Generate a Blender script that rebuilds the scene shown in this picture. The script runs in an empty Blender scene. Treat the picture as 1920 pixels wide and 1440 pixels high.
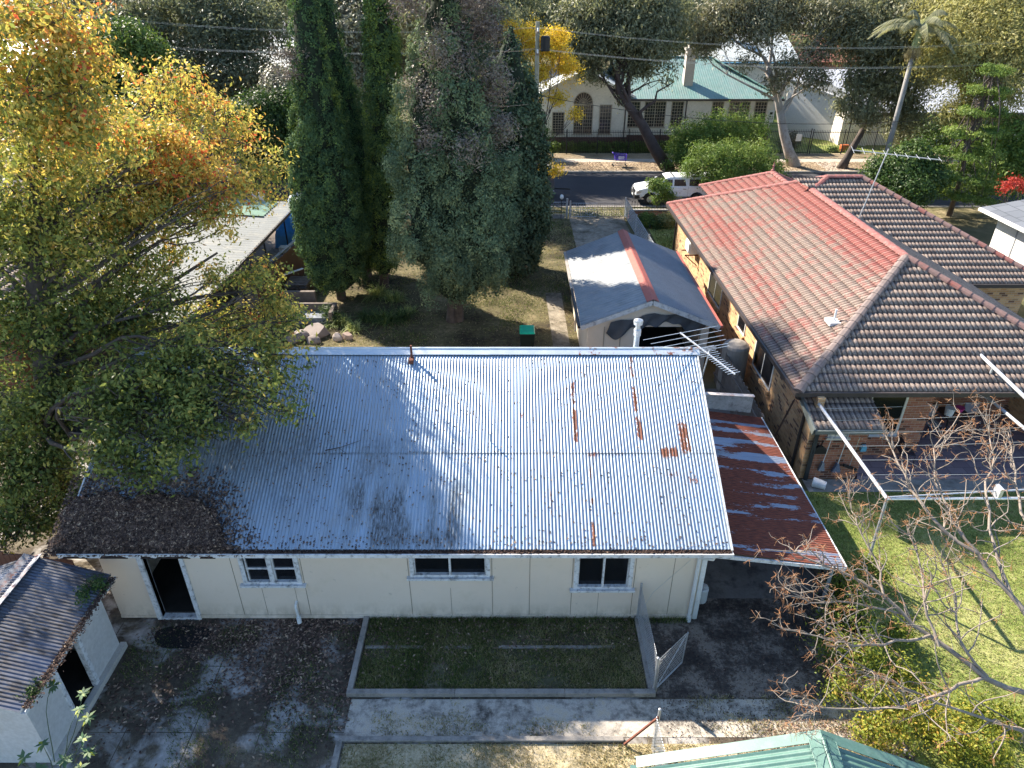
import bpy, math, random
import numpy as np
from mathutils import Vector
random.seed(7)
R = math.radians
sc = bpy.context.scene
# ------------------------------------------------------------------ camera, sky, sun
CAMH, PITCH, FPX = 13.0, R(30.2), 1306.7
cam = bpy.data.cameras.new('camera'); cam.lens = 24.5; cam.sensor_width = 36; cam.clip_end = 2000; cam.clip_start = 0.1
camo = bpy.data.objects.new('camera', cam); sc.collection.objects.link(camo)
camo.location = (0, 0, CAMH); camo.rotation_euler = (R(90) - PITCH, 0, 0)
sc.camera = camo
SUN_V = Vector((-1.0, .93, 1.0)).normalized()          # towards the sun
elev = math.asin(SUN_V.z); azim = math.atan2(SUN_V.x, SUN_V.y)
w = bpy.data.worlds.new('World'); sc.world = w; w.use_nodes = True
wt = w.node_tree; bg = wt.nodes['Background']
sky = wt.nodes.new('ShaderNodeTexSky'); sky.sky_type = 'NISHITA'; sky.sun_disc = False
sky.sun_elevation = elev; sky.sun_rotation = azim; sky.air_density = 1.0; sky.dust_density = .2; sky.ozone_density = 2.5
wt.links.new(sky.outputs[0], bg.inputs[0]); bg.inputs[1].default_value = 0.10
sl = bpy.data.lights.new('sun', 'SUN'); sl.energy = 5.0; sl.angle = R(.55); sl.color = (1, .90, .76)
so = bpy.data.objects.new('sun', sl); sc.collection.objects.link(so)
so.rotation_euler = SUN_V.to_track_quat('Z', 'Y').to_euler()
sc.view_settings.view_transform = 'Standard'; sc.view_settings.look = 'None'
sc.view_settings.exposure = 1.76; sc.view_settings.gamma = 1
sc.render.engine = 'CYCLES'
cy = sc.cycles
cy.use_denoising = True; cy.max_bounces = 6; cy.diffuse_bounces = 3; cy.glossy_bounces = 2
cy.transmission_bounces = 3; cy.transparent_max_bounces = 4; cy.use_adaptive_sampling = True
cy.adaptive_threshold = .02
cy.sample_clamp_indirect = 6

# pixel helpers (1920x1440 photograph) used to read positions off the photograph
def PH(u, v, h=0.0):
    a = PITCH + math.atan((v - 720) / FPX); D = (CAMH - h) / math.tan(a)
    z = D * math.cos(PITCH) + (CAMH - h) * math.sin(PITCH)
    return ((u - 960) / FPX * z, D, h)
def PD(u, v, D):
    a = PITCH + math.atan((v - 720) / FPX); dh = D * math.tan(a)
    z = D * math.cos(PITCH) + dh * math.sin(PITCH)
    return ((u - 960) / FPX * z, D, CAMH - dh)

# ------------------------------------------------------------------ material helper
class G:
    def __init__(s, name, rough=.7, metal=0., spec=.3):
        s.m = bpy.data.materials.new(name); s.m.use_nodes = True; s.t = s.m.node_tree
        s.b = s.t.nodes['Principled BSDF']; s.o = s.t.nodes['Material Output']
        s.set(s.b, 'Roughness', rough); s.set(s.b, 'Metallic', metal); s.set(s.b, 'Specular IOR Level', spec)
        s._oc = None
    def set(s, n, k, v):
        i = n.inputs[k]
        if isinstance(v, bpy.types.NodeSocket): s.t.links.new(v, i)
        elif isinstance(v, (tuple, list)) and len(v) == 3 and i.type == 'RGBA': i.default_value = (*v, 1)
        else: i.default_value = v
    def n(s, typ, **kw):
        n = s.t.nodes.new(typ)
        for k, v in kw.items(): setattr(n, k, v)
        return n
    def oc(s):
        if s._oc is None: s._oc = s.n('ShaderNodeTexCoord')
        return s._oc.outputs['Object']
    def uv(s):
        if s._oc is None: s._oc = s.n('ShaderNodeTexCoord')
        return s._oc.outputs['UV']
    def map(s, vec, scale=(1, 1, 1), loc=(0, 0, 0), rot=(0, 0, 0)):
        n = s.n('ShaderNodeMapping'); s.set(n, 'Vector', vec); s.set(n, 'Scale', scale); s.set(n, 'Location', loc); s.set(n, 'Rotation', rot)
        return n.outputs[0]
    def noise(s, scale, detail=4, vec=None, rough=.55, dist=0.):
        n = s.n('ShaderNodeTexNoise'); s.set(n, 'Vector', vec if vec is not None else s.oc()); s.set(n, 'Scale', scale)
        s.set(n, 'Detail', detail); s.set(n, 'Roughness', rough); s.set(n, 'Distortion', dist)
        return n.outputs['Fac']
    def vor(s, scale, vec=None, out='Distance'):
        n = s.n('ShaderNodeTexVoronoi'); s.set(n, 'Vector', vec if vec is not None else s.oc()); s.set(n, 'Scale', scale)
        return n.outputs[out]
    def ramp(s, fac, stops, interp='LINEAR'):
        n = s.n('ShaderNodeValToRGB'); s.set(n, 'Fac', fac); cr = n.color_ramp; cr.interpolation = interp
        while len(cr.elements) < len(stops): cr.elements.new(.5)
        for e, (p, c) in zip(cr.elements, stops):
            e.position = p; e.color = (*c, 1) if isinstance(c, (tuple, list)) else (c, c, c, 1)
        return n.outputs[0]
    def mix(s, f, a, b, blend='MIX'):
        n = s.n('ShaderNodeMixRGB', blend_type=blend); s.set(n, 'Fac', f); s.set(n, 'Color1', a); s.set(n, 'Color2', b)
        return n.outputs[0]
    def math(s, op, a, b=0., c=0., clamp=False):
        n = s.n('ShaderNodeMath', operation=op, use_clamp=clamp); s.set(n, 0, a); s.set(n, 1, b); s.set(n, 2, c)
        return n.outputs[0]
    def attr(s, name):
        n = s.n('ShaderNodeAttribute'); n.attribute_name = name; return n.outputs['Fac']
    def isl(s):
        return s.n('ShaderNodeNewGeometry').outputs['Random Per Island']
    def bump(s, h, strength=.5, dist=.02):
        n = s.n('ShaderNodeBump'); s.set(n, 'Height', h); s.set(n, 'Strength', strength); s.set(n, 'Distance', dist)
        s.set(s.b, 'Normal', n.outputs[0]); return n.outputs[0]
    def col(s, c): s.set(s.b, 'Base Color', c); return s.m
    def sep(s, vec):
        n = s.n('ShaderNodeSeparateXYZ'); s.set(n, 0, vec); return n.outputs
    def comb(s, x, y, z):
        n = s.n('ShaderNodeCombineXYZ'); s.set(n, 0, x); s.set(n, 1, y); s.set(n, 2, z); return n.outputs[0]

def sc3(c, k): return tuple(min(1, x * k) for x in c)
def plain(name, c, rough=.7, metal=0., var=.25, scale=3., bump=.0, spec=.3, dirt=None):
    g = G(name, rough, metal, spec)
    a = g.ramp(g.noise(scale, 6), [(.3, sc3(c, 1 - var)), (.7, sc3(c, 1 + var * .5))])
    b = g.mix(g.ramp(g.noise(scale * 14, 3), [(.35, .85), (.65, 1.)]), (0, 0, 0), a)
    if dirt: b = g.mix(g.ramp(g.noise(scale * 1.7, 8, rough=.7), [(.5, 0.), (.68, .85)]), b, dirt)
    if bump: g.bump(g.noise(scale * 20, 3), bump, .01)
    return g.col(b)

def leafmat(name, cols, trans=.35, rough=.5, tcol=None, spec=.3, gain=1.35):
    """cols: ramp stops over the per-clump tint"""
    g = G(name, max(rough, .5), 0, spec * .6)
    cols = [(p, sc3(c, gain)) for p, c in cols]
    t = g.attr('tint'); f = g.math('ADD', t, g.math('MULTIPLY', g.math('SUBTRACT', g.isl(), .5), .38), clamp=True)
    c = g.ramp(f, cols)
    c2 = g.mix(g.ramp(g.noise(1.3, 2), [(.35, .72), (.65, 1.)]), (0, 0, 0), c)
    g.col(c2)
    tr = g.n('ShaderNodeBsdfTranslucent')
    g.set(tr, 'Color', g.mix(1., c2, tcol or (1., 1., .72), 'MULTIPLY') if True else c2)
    mx = g.n('ShaderNodeMixShader'); g.set(mx, 0, trans)
    g.t.links.new(g.b.outputs[0], mx.inputs[1]); g.t.links.new(tr.outputs[0], mx.inputs[2])
    g.t.links.new(mx.outputs[0], g.o.inputs['Surface'])
    return g.m

# ------------------------------------------------------------------ objects
COL = sc.collection
def root_loc(p):
    while p is not None and p.parent is not None: p = p.parent
    return np.array(p.location) if p is not None else np.zeros(3)
def tag(o, label=None, cat=None, group=None, kind=None):
    if label: o['label'] = label
    if cat: o['category'] = cat
    if group: o['group'] = group
    if kind: o['kind'] = kind
    return o
def thing(name, label, cat, loc=(0, 0, 0), group=None, rz=0):
    o = bpy.data.objects.new(name, None); COL.objects.link(o); o.location = loc; o.rotation_euler = (0, 0, rz)
    o.empty_display_size = .2
    return tag(o, label, cat, group)
def mesh_np(name, V, F, mat, parent=None, attrs=None, uv=None, smooth=False, local=False):
    V = np.asarray(V, dtype=np.float64).reshape(-1, 3)
    if parent is not None and not local: V = V - root_loc(parent)
    me = bpy.data.meshes.new(name)
    if isinstance(F, np.ndarray):
        n, k = F.shape
        me.vertices.add(len(V)); me.vertices.foreach_set('co', V.astype(np.float32).ravel())
        me.loops.add(n * k); me.loops.foreach_set('vertex_index', F.astype(np.int32).ravel())
        me.polygons.add(n); me.polygons.foreach_set('loop_start', np.arange(0, n * k, k, dtype=np.int32))
        try: me.polygons.foreach_set('loop_total', np.full(n, k, dtype=np.int32))
        except Exception: pass
        me.update(calc_edges=True)
    else:
        me.from_pydata([tuple(v) for v in V], [], F); me.update()
    me.validate()
    if attrs:
        for k_, a in attrs.items():
            at = me.attributes.new(k_, 'FLOAT', 'POINT'); at.data.foreach_set('value', np.asarray(a, dtype=np.float32))
    if uv is not None:
        ul = me.uv_layers.new(name='UVMap'); li = np.empty(len(me.loops), dtype=np.int32); me.loops.foreach_get('vertex_index', li)
        ul.data.foreach_set('uv', np.asarray(uv, dtype=np.float32)[li].ravel())
    if smooth: me.polygons.foreach_set('use_smooth', np.ones(len(me.polygons), dtype=bool))
    me.materials.append(mat)
    o = bpy.data.objects.new(name, me); COL.objects.link(o)
    if parent is not None: o.parent = parent
    return o

class MB:
    def __init__(s): s.v = []; s.f = []
    def add(s, vs, fs):
        b = len(s.v); s.v += [tuple(x) for x in vs]; s.f += [tuple(b + i for i in f) for f in fs]; return s
    def box(s, x0, x1, y0, y1, z0, z1):
        return s.add([(x0, y0, z0), (x1, y0, z0), (x1, y1, z0), (x0, y1, z0), (x0, y0, z1), (x1, y0, z1), (x1, y1, z1), (x0, y1, z1)],
                     [(3, 2, 1, 0), (4, 5, 6, 7), (0, 1, 5, 4), (1, 2, 6, 5), (2, 3, 7, 6), (3, 0, 4, 7)])
    def beam(s, p0, p1, w, h=None, up=(0, 0, 1)):
        h = h or w; p0 = Vector(p0); p1 = Vector(p1); d = (p1 - p0).normalized(); u = Vector(up)
        if abs(d.dot(u)) > .98: u = Vector((0, 1, 0))
        a = d.cross(u).normalized() * w / 2; b = a.cross(d).normalized() * h / 2
        vs = []
        for p in (p0, p1): vs += [p - a - b, p + a - b, p + a + b, p - a + b]
        return s.add(vs, [(0, 1, 2, 3), (7, 6, 5, 4), (0, 4, 5, 1), (1, 5, 6, 2), (2, 6, 7, 3), (3, 7, 4, 0)])
    def tube(s, pts, rad, seg=6, cap=True):
        pts = [Vector(p) for p in pts]; n = len(pts)
        rad = [rad] * n if not hasattr(rad, '__len__') else rad
        base = len(s.v); pa = None
        for i, p in enumerate(pts):
            d = (pts[min(i + 1, n - 1)] - pts[max(i - 1, 0)])
            if d.length < 1e-6: d = Vector((0, 0, 1))
            d.normalize()
            if pa is None: pa = d.orthogonal().normalized()
            a = (pa - d * pa.dot(d))
            a = a.normalized() if a.length > 1e-4 else d.orthogonal().normalized()
            pa = a; b = d.cross(a)
            for k in range(seg):
                t = 2 * math.pi * k / seg; q = p + (a * math.cos(t) + b * math.sin(t)) * rad[i]; s.v.append(tuple(q))
        for i in range(n - 1):
            for k in range(seg):
                k2 = (k + 1) % seg; s.f.append((base + i * seg + k, base + i * seg + k2, base + (i + 1) * seg + k2, base + (i + 1) * seg + k))
        if cap:
            s.f.append(tuple(base + k for k in reversed(range(seg)))); s.f.append(tuple(base + (n - 1) * seg + k for k in range(seg)))
        return s
    def lathe(s, prof, c=(0, 0, 0), seg=16, cap=True):
        base = len(s.v)
        for r, z in prof:
            for k in range(seg):
                t = 2 * math.pi * k / seg; s.v.append((c[0] + r * math.cos(t), c[1] + r * math.sin(t), c[2] + z))
        for i in range(len(prof) - 1):
            for k in range(seg):
                k2 = (k + 1) % seg; s.f.append((base + i * seg + k, base + i * seg + k2, base + (i + 1) * seg + k2, base + (i + 1) * seg + k))
        if cap:
            s.f.append(tuple(base + k for k in reversed(range(seg)))); s.f.append(tuple(base + (len(prof) - 1) * seg + k for k in range(seg)))
        return s
    def prism(s, pts, axis, a0, a1):
        """polygon pts (2d) extruded along axis 'x','y','z'"""
        def mk(p, a): return {'x': (a, p[0], p[1]), 'y': (p[0], a, p[1]), 'z': (p[0], p[1], a)}[axis]
        n = len(pts); vs = [mk(p, a0) for p in pts] + [mk(p, a1) for p in pts]
        fs = [tuple(range(n)), tuple(reversed(range(n, 2 * n)))] + [(i, i + n, (i + 1) % n + n, (i + 1) % n) for i in range(n)]
        return s.add(vs, fs)
    def quad(s, *p): return s.add(p, [tuple(range(len(p)))])
    def build(s, name, mat, parent=None, smooth=False, bevel=0, local=False):
        o = mesh_np(name, s.v, s.f, mat, parent, smooth=smooth, local=local)
        # make normals consistent
        import bmesh
        bm = bmesh.new(); bm.from_mesh(o.data); bmesh.ops.recalc_face_normals(bm, faces=bm.faces); bm.to_mesh(o.data); bm.free()
        if bevel:
            m = o.modifiers.new('bevel', 'BEVEL'); m.width = bevel; m.segments = 2; m.limit_method = 'ANGLE'
        return o
def struct(name, mb_or_o, mat=None, label=None):
    o = mb_or_o.build(name, mat) if isinstance(mb_or_o, MB) else mb_or_o
    o['kind'] = 'structure'
    if label: o['label'] = label
    return o
def copy_tree(o, loc=None, rz=None, label=None, parent=None):
    c = o.copy(); COL.objects.link(c); c.parent = parent
    if loc is not None: c.location = loc
    if rz is not None: c.rotation_euler = (0, 0, rz)
    if label: c['label'] = label
    for ch in list(o.children): copy_tree(ch, parent=c)
    return c

# corrugated or tiled sheets -------------------------------------------------
def unit(v): v = np.array(v, float); return v / np.linalg.norm(v)
def corr(name, O, eu, ev, lu, lv, mat, parent, period=.076, amp=.009, seg=8, nv=24, attrf=None, skew=0., lift=0., rough=.0):
    O = np.array(O, float); eu = unit(eu); ev = unit(ev); nn = np.cross(eu, ev)
    if nn[2] < 0: nn = -nn
    us = np.arange(0, lu + 1e-6, period / seg); vs = np.linspace(0, lv, nv + 1)
    U, Vv = np.meshgrid(us, vs)
    off = amp * np.cos(2 * math.pi * U / period) + lift
    if rough:
        rs = np.random.RandomState(5); off = off + rough * np.sin(U * 2.1 + rs.rand() * 6) * np.sin(Vv * 1.3 + 1)
    P = O + U[..., None] * eu + (Vv + skew * U)[..., None] * ev + off[..., None] * nn
    ny, nx = U.shape; idx = np.arange(ny * nx).reshape(ny, nx)
    F = np.stack([idx[:-1, :-1], idx[:-1, 1:], idx[1:, 1:], idx[1:, :-1]], -1).reshape(-1, 4)
    at = attrf(U, Vv) if attrf else None
    if at: at = {k: a.ravel() for k, a in at.items()}
    return mesh_np(name, P.reshape(-1, 3), F, mat, parent, attrs=at, uv=np.stack([U.ravel(), Vv.ravel()], -1), smooth=True)
def tiles(name, O, eu, ev, smin, smax, lv, mat, parent, course=.32, roll=.15, amp=.024, step=.036, attrf=None):
    """smin/smax: functions of t giving the horizontal extent"""
    O = np.array(O, float); eu = unit(eu); ev = unit(ev); nn = np.cross(eu, ev)
    if nn[2] < 0: nn = -nn
    s0 = min(smin(0), smin(lv)); s1 = max(smax(0), smax(lv))
    ss = np.arange(s0, s1 + .03, roll / 6); rows = []; offs = []; k = 0
    while k * course < lv - 1e-6:
        t0 = k * course; t1 = min(lv, (k + 1) * course)
        rows += [t0, t0 + 1e-3, t1 - 1e-3]; offs += [0., step, .004]; k += 1
    T = np.array(rows); Of = np.array(offs)
    S, TT = np.meshgrid(ss, T)
    lo = np.array([smin(t) for t in T])[:, None]; hi = np.array([smax(t) for t in T])[:, None]
    S = np.clip(S, lo, np.maximum(hi, lo))
    ph = (S / roll) % 1.0
    prof = amp * np.abs(np.cos(math.pi * ph)) ** .7
    off = Of[:, None] + prof * (Of[:, None] > 0)
    P = O + S[..., None] * eu + TT[..., None] * ev + off[..., None] * nn
    ny, nx = S.shape; idx = np.arange(ny * nx).reshape(ny, nx)
    F = np.stack([idx[:-1, :-1], idx[:-1, 1:], idx[1:, 1:], idx[1:, :-1]], -1).reshape(-1, 4)
    keep = (np.abs(S[:-1, :-1] - S[:-1, 1:]) + np.abs(S[1:, :-1] - S[1:, 1:])).ravel() > 1e-6
    F = F[keep]
    at = attrf(S, TT) if attrf else None
    if at: at = {k_: a.ravel() for k_, a in at.items()}
    return mesh_np(name, P.reshape(-1, 3), F, mat, parent, attrs=at, uv=np.stack([S.ravel(), TT.ravel()], -1))
def caps(name, p0, p1, mat, parent, L=.36, r=.13):
    p0 = Vector(p0); p1 = Vector(p1); d = (p1 - p0); n = max(1, int(d.length / L)); d /= n; m = MB()
    side = d.cross(Vector((0, 0, 1))).normalized(); up = side.cross(d).normalized()
    if up.z < 0: up = -up
    for i in range(n):
        a = p0 + d * i - d * .04; b = p0 + d * (i + 1.03); vs = []
        for (q, rr) in ((a, r * 1.12), (b, r * .95)):
            for k in range(6):
                t = math.pi * k / 5; vs.append(q + side * rr * math.cos(t) * 1.1 + up * (rr * math.sin(t) * .75 - .03))
        fs = [(k, k + 1, k + 7, k + 6) for k in range(5)] + [tuple(range(6)), tuple(range(11, 5, -1))]
        m.add(vs, fs)
    return m.build(name, mat, parent)

# noise in numpy for attributes
def vnoise(x, y, seed=0):
    rs = np.random.RandomState(seed); tab = rs.rand(256, 256)
    xi = np.floor(x).astype(int); yi = np.floor(y).astype(int); fx = x - xi; fy = y - yi
    fx = fx * fx * (3 - 2 * fx); fy = fy * fy * (3 - 2 * fy)
    g = lambda a, b: tab[a % 256, b % 256]
    return (g(xi, yi) * (1 - fx) + g(xi + 1, yi) * fx) * (1 - fy) + (g(xi, yi + 1) * (1 - fx) + g(xi + 1, yi + 1) * fx) * fy
def fbm(x, y, seed=0, o=4):
    s = 0; a = .5
    for i in range(o): s = s + a * vnoise(x * 2 ** i, y * 2 ** i, seed + i); a *= .5
    return s / (1 - .5 ** o)

# ------------------------------------------------------------------ foliage
def leaf_quads(P, N, L, Wd, rs, droop=0.):
    """P positions, N normals (n,3), L lengths (n), Wd width ratio -> verts (4n,3), faces (n,4)"""
    n = len(P)
    N = N / (np.linalg.norm(N, axis=1, keepdims=True) + 1e-9)
    T = rs.normal(size=(n, 3)); T[:, 2] -= droop; T -= (T * N).sum(1, keepdims=True) * N; T /= np.linalg.norm(T, axis=1, keepdims=True) + 1e-9
    B = np.cross(N, T); L = L[:, None]
    a = P - T * L * .5; c = P + T * L * .5; m = P + T * L * .02 + N * L * .08
    b = m + B * L * Wd * .5; d = m - B * L * Wd * .5
    V = np.stack([a, b, c, d], 1).reshape(-1, 3)
    F = np.arange(4 * n).reshape(n, 4)
    return V, F
def crown(name, clumps, nleaf, size, mat, parent, rs, width=.5, sub=.3, per=26, shell=.5, droop=0., updown=.25, flat=.8, jitter=.12, spread=.18):
    """clumps: (x,y,z,rx,ry,rz,weight,tint)"""
    C = np.array(clumps, float); vol = C[:, 6] * (C[:, 3] * C[:, 4] * C[:, 5]) ** (2 / 3.)
    cnt = np.maximum(1, (nleaf * vol / vol.sum() / per).astype(int))
    PP = []; NN = []; TT = []
    for c, k in zip(C, cnt):
        d = rs.normal(size=(k, 3)); d[:, 2] += updown; d /= np.linalg.norm(d, axis=1, keepdims=True)
        rr = shell + (1 - shell) * rs.rand(k, 1) ** .6
        rr *= 1 + spread * rs.normal(size=(k, 1))
        sc_ = c[:3] + d * rr * c[3:6]
        q = rs.normal(size=(k, per, 3)) * sub * (.6 + .8 * rs.rand(k, 1, 1)); q[..., 2] *= flat
        p = sc_[:, None] + q
        t = c[7] + rs.normal(size=(k, 1)) * jitter + np.zeros((k, per))
        nrm = q / (sub + 1e-6) * .6 + d[:, None] * .7 + rs.normal(size=(k, per, 3)) * .7; nrm[..., 2] += .35
        PP.append(p.reshape(-1, 3)); NN.append(nrm.reshape(-1, 3)); TT.append(t.ravel())
    P = np.concatenate(PP); N = np.concatenate(NN); T = np.clip(np.concatenate(TT), 0, 1)
    L = size * (.6 + .8 * rs.rand(len(P)))
    V, F = leaf_quads(P, N, L, width, rs, droop)
    return mesh_np(name, V, F, mat, parent, attrs={'tint': np.repeat(T, 4)})
def wob(p0, p1, n, amp, rs, sag=0.):
    p0 = np.array(p0, float); p1 = np.array(p1, float); L = np.linalg.norm(p1 - p0); out = []
    o = rs.normal(size=3) * amp * L; o2 = rs.normal(size=3) * amp * L * .5
    for i in range(n + 1):
        t = i / n; q = p0 + (p1 - p0) * t + o * math.sin(math.pi * t) + o2 * math.sin(2 * math.pi * t); q[2] -= sag * L * math.sin(math.pi * t); out.append(q)
    return out
def limbs(mb, base, clumps, r0, rs, trunk_top=.5, r1=None, twigs=5, lean=(0, 0), tr=.3):
    """a tapered trunk through base, limbs to each clump, twigs within"""
    C = np.array(clumps, float); ctr = C[:, :3].mean(0); base = np.array(base, float)
    top = base + (ctr - base) * np.array([1, 1, trunk_top * 1.3]); top[2] = base[2] + (C[:, 2].max() - base[2]) * trunk_top
    tp = wob(base, top, 6, .03, rs); rad = [r0 * (1 - .55 * i / 6) for i in range(7)]; rad[0] *= 1.25
    mb.tube(tp, rad, 8)
    for c in C:
        k = rs.randint(3, 7); a = tp[k]; L = np.linalg.norm(c[:3] - a)
        lr = min(rad[k] * .7, r0 * tr * (.6 + .4 * rs.rand()) + .01)
        pts = wob(a, c[:3], 6, .07, rs, sag=-.04)
        mb.tube(pts, [lr * (1 - .75 * i / 6) for i in range(7)], 6, cap=False)
        for _ in range(twigs):
            j = rs.randint(3, 7); d = rs.normal(size=3); d[2] = abs(d[2]) * .8; d /= np.linalg.norm(d)
            e = c[:3] + d * c[3:6] * (.55 + .4 * rs.rand())
            mb.tube(wob(pts[j], e, 4, .08, rs), [lr * .35 * (1 - .8 * i / 4) + .004 for i in range(5)], 4, cap=False)
# ================================================================== MATERIALS
def m_galv(name, base=(.36, .445, .53), metal=.80, rough=.40, rustc=((.085, .028, .016), (.24, .08, .035)), seam=.76):
    g = G(name, rough, metal, .5)
    uv = g.uv(); st = g.map(uv, (12., .9, 1.))
    n1 = g.noise(1.6, 5, st); fine = g.noise(30, 3, uv); blot = g.noise(2.2, 6, uv, rough=.7)
    c = g.ramp(n1, [(.3, sc3(base, .8)), (.5, base), (.75, sc3(base, 1.14))])
    c = g.mix(g.ramp(blot, [(.45, 0.), (.75, .35)]), c, (.42, .38, .32))
    c = g.mix(g.ramp(fine, [(.62, 0.), (.72, .5)]), c, (.2, .17, .14))
    # sheets differ a little from each other
    su = g.sep(uv)[0]; wn = g.n('ShaderNodeTexWhiteNoise', noise_dimensions='1D'); g.set(wn, 'W', g.math('FLOOR', g.math('DIVIDE', su, seam)))
    c = g.mix(g.ramp(wn.outputs[0], [(0, .0), (1, .22)]), c, (.25, .25, .26))
    d = g.attr('dirt'); dm = g.math('MULTIPLY', d, g.ramp(g.noise(5, 6, g.map(uv, (5., 1., 1.)), rough=.7), [(.35, .15), (.6, 1.)]))
    c = g.mix(dm, c, (.03, .025, .024))
    r = g.attr('rust'); rm = g.ramp(g.math('ADD', r, g.math('MULTIPLY', g.math('SUBTRACT', g.noise(9, 6, g.map(uv, (5., 1., 1.)), rough=.7), .5), 1.5)), [(.52, 0.), (.62, 1.)])
    rc = g.ramp(g.noise(6, 4, st), [(.35, rustc[0]), (.65, rustc[1])])
    c = g.mix(rm, c, rc)
    mask = g.math('MAXIMUM', rm, dm)
    g.set(g.b, 'Metallic', g.math('MULTIPLY', g.math('SUBTRACT', 1., mask), metal)); g.set(g.b, 'Roughness', g.math('ADD', rough, g.math('MULTIPLY', mask, .4)))
    return g.col(c)
def m_tile(name='tile'):
    g = G(name, .85, 0, .2); uv = g.uv(); s = g.sep(uv)
    cell = g.comb(g.math('FLOOR', g.math('DIVIDE', s[0], .30)), g.math('FLOOR', g.math('DIVIDE', g.math('ADD', s[1], .002), .32)), 0.)
    wn = g.n('ShaderNodeTexWhiteNoise', noise_dimensions='2D'); g.set(wn, 'Vector', cell)
    c = g.ramp(wn.outputs[0], [(0, (.20, .152, .127)), (.5, (.245, .19, .158)), (1, (.31, .25, .208))])
    c = g.mix(g.ramp(g.noise(25, 5, uv, rough=.7), [(.4, .7), (.62, 0.)]), c, (.10, .075, .065))
    c = g.mix(g.ramp(g.noise(60, 2, uv), [(.6, 0.), (.7, .5)]), c, (.45, .42, .36))
    red = g.math('ADD', g.attr('red'), g.math('MULTIPLY', g.math('SUBTRACT', g.noise(3.5, 7, g.map(uv, (1., 1.8, 1.)), rough=.75), .5), 1.3))
    va = g.math('LESS_THAN', g.math('ABSOLUTE', g.math('SUBTRACT', g.math('FRACT', g.math('DIVIDE', s[0], .15)), .5)), .17)
    c = g.mix(g.math('MULTIPLY', va, .62), c, (.05, .036, .032))
    rm = g.ramp(g.math('ADD', red, g.math('MULTIPLY', g.math('SUBTRACT', wn.outputs[0], .5), .35)), [(.38, 0.), (.75, .78)])
    c = g.mix(rm, c, g.mix(g.math('MULTIPLY', va, .5), (.21, .048, .042), (.075, .018, .016)))
    # pale worn joint line at each tile's side
    fx = g.math('FRACT', g.math('DIVIDE', s[0], .30))
    c = g.mix(g.math('MULTIPLY', g.math('LESS_THAN', fx, .09), .35), c, (.5, .40, .34))
    g.bump(g.noise(60, 4, uv), .35, .01)
    return g.col(c)
def m_brick(name, c1, c2, c3, mortar=(.42, .36, .28), sc_=1.):
    g = G(name, .85, 0, .2); s = g.sep(g.oc()); v = g.comb(g.math('ADD', s[0], s[1]), s[2], 0.)
    b = g.n('ShaderNodeTexBrick'); g.set(b, 'Vector', v); g.set(b, 'Color1', (0, 0, 0)); g.set(b, 'Color2', (1, 1, 1)); g.set(b, 'Mortar', (.5, .5, .5))
    g.set(b, 'Scale', 1.); g.set(b, 'Brick Width', .24 * sc_); g.set(b, 'Row Height', .086 * sc_); g.set(b, 'Mortar Size', .006); g.set(b, 'Mortar Smooth', .3)
    c = g.ramp(b.outputs['Color'], [(0., c1), (.35, c1), (.6, c2), (.83, sc3(c1, .75)), (.9, c3)])
    c = g.mix(g.ramp(g.noise(18, 5), [(.3, .75), (.7, 1.)]), (.05, .03, .02), c)
    c = g.mix(b.outputs['Fac'], c, mortar)
    g.bump(g.math('SUBTRACT', 1., b.outputs['Fac']), .6, .006)
    return g.col(c)
M = {}
M['galv'] = m_galv('galvanised_iron')
M['rusty'] = m_galv('rusty_iron', (.27, .31, .39), .5, .5, ((.065, .018, .012), (.22, .055, .026)))
M['shediron'] = m_galv('shed_iron', (.075, .095, .15), .5, .45, ((.05, .02, .015), (.10, .04, .025)))
M['garageiron'] = m_galv('garage_iron', (.19, .21, .225), .08, .55)
M['tile'] = m_tile()
M['brick'] = m_brick('tan_brick', (.60, .37, .19), (.50, .27, .13), (.17, .09, .06))
M['brick2'] = m_brick('red_brick', (.30, .115, .07), (.36, .17, .10), (.09, .04, .03), (.32, .27, .22))
M['flatbrick'] = m_brick('flat_brick', (.25, .085, .05), (.2, .07, .045), (.1, .04, .03), (.25, .2, .17), 1.6)
def m_cream():
    g = G('cream_fibro', .7); c = g.ramp(g.noise(.8, 6), [(.3, (.61, .52, .42)), (.7, (.67, .575, .47))]); c = g.mix(g.ramp(g.noise(1.6, 8, rough=.7), [(.52, 0.), (.7, .6)]), c, (.55, .47, .36))
    z = g.sep(g.oc())[2]; b = g.math('MULTIPLY', g.ramp(z, [(0., 1.), (.55, 0.)]), g.ramp(g.noise(3.5, 7, g.map(g.oc(), (1., 1., .5)), rough=.7), [(.42, 0.), (.6, .75)]))
    c = g.mix(b, c, (.30, .25, .18)); c = g.mix(g.math('MULTIPLY', g.ramp(g.noise(9, 3), [(.66, 0.), (.72, .6)]), g.ramp(g.noise(1.1, 3), [(.5, 0.), (.6, 1.)])), c, (.35, .31, .26)); return g.col(c)
M['cream'] = m_cream()
M['white'] = plain('white_paint', (.66, .67, .66), .55, 0, .12, 4)
M['peel'] = plain('peeling_paint', (.64, .65, .66), .6, 0, .15, 5, dirt=(.09, .085, .08))
M['glass'] = plain('dark_glass', (.008, .009, .012), .12, 0, .2, 1, spec=.5)
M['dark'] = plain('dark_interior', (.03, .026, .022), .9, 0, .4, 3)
M['teal'] = plain('teal_paint', (.085, .175, .145), .42, .0, .10, 3, spec=.5, dirt=(.13, .21, .18))
M['capred'] = plain('red_cap', (.36, .10, .075), .6, 0, .15, 6)
M['capridge'] = None
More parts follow.
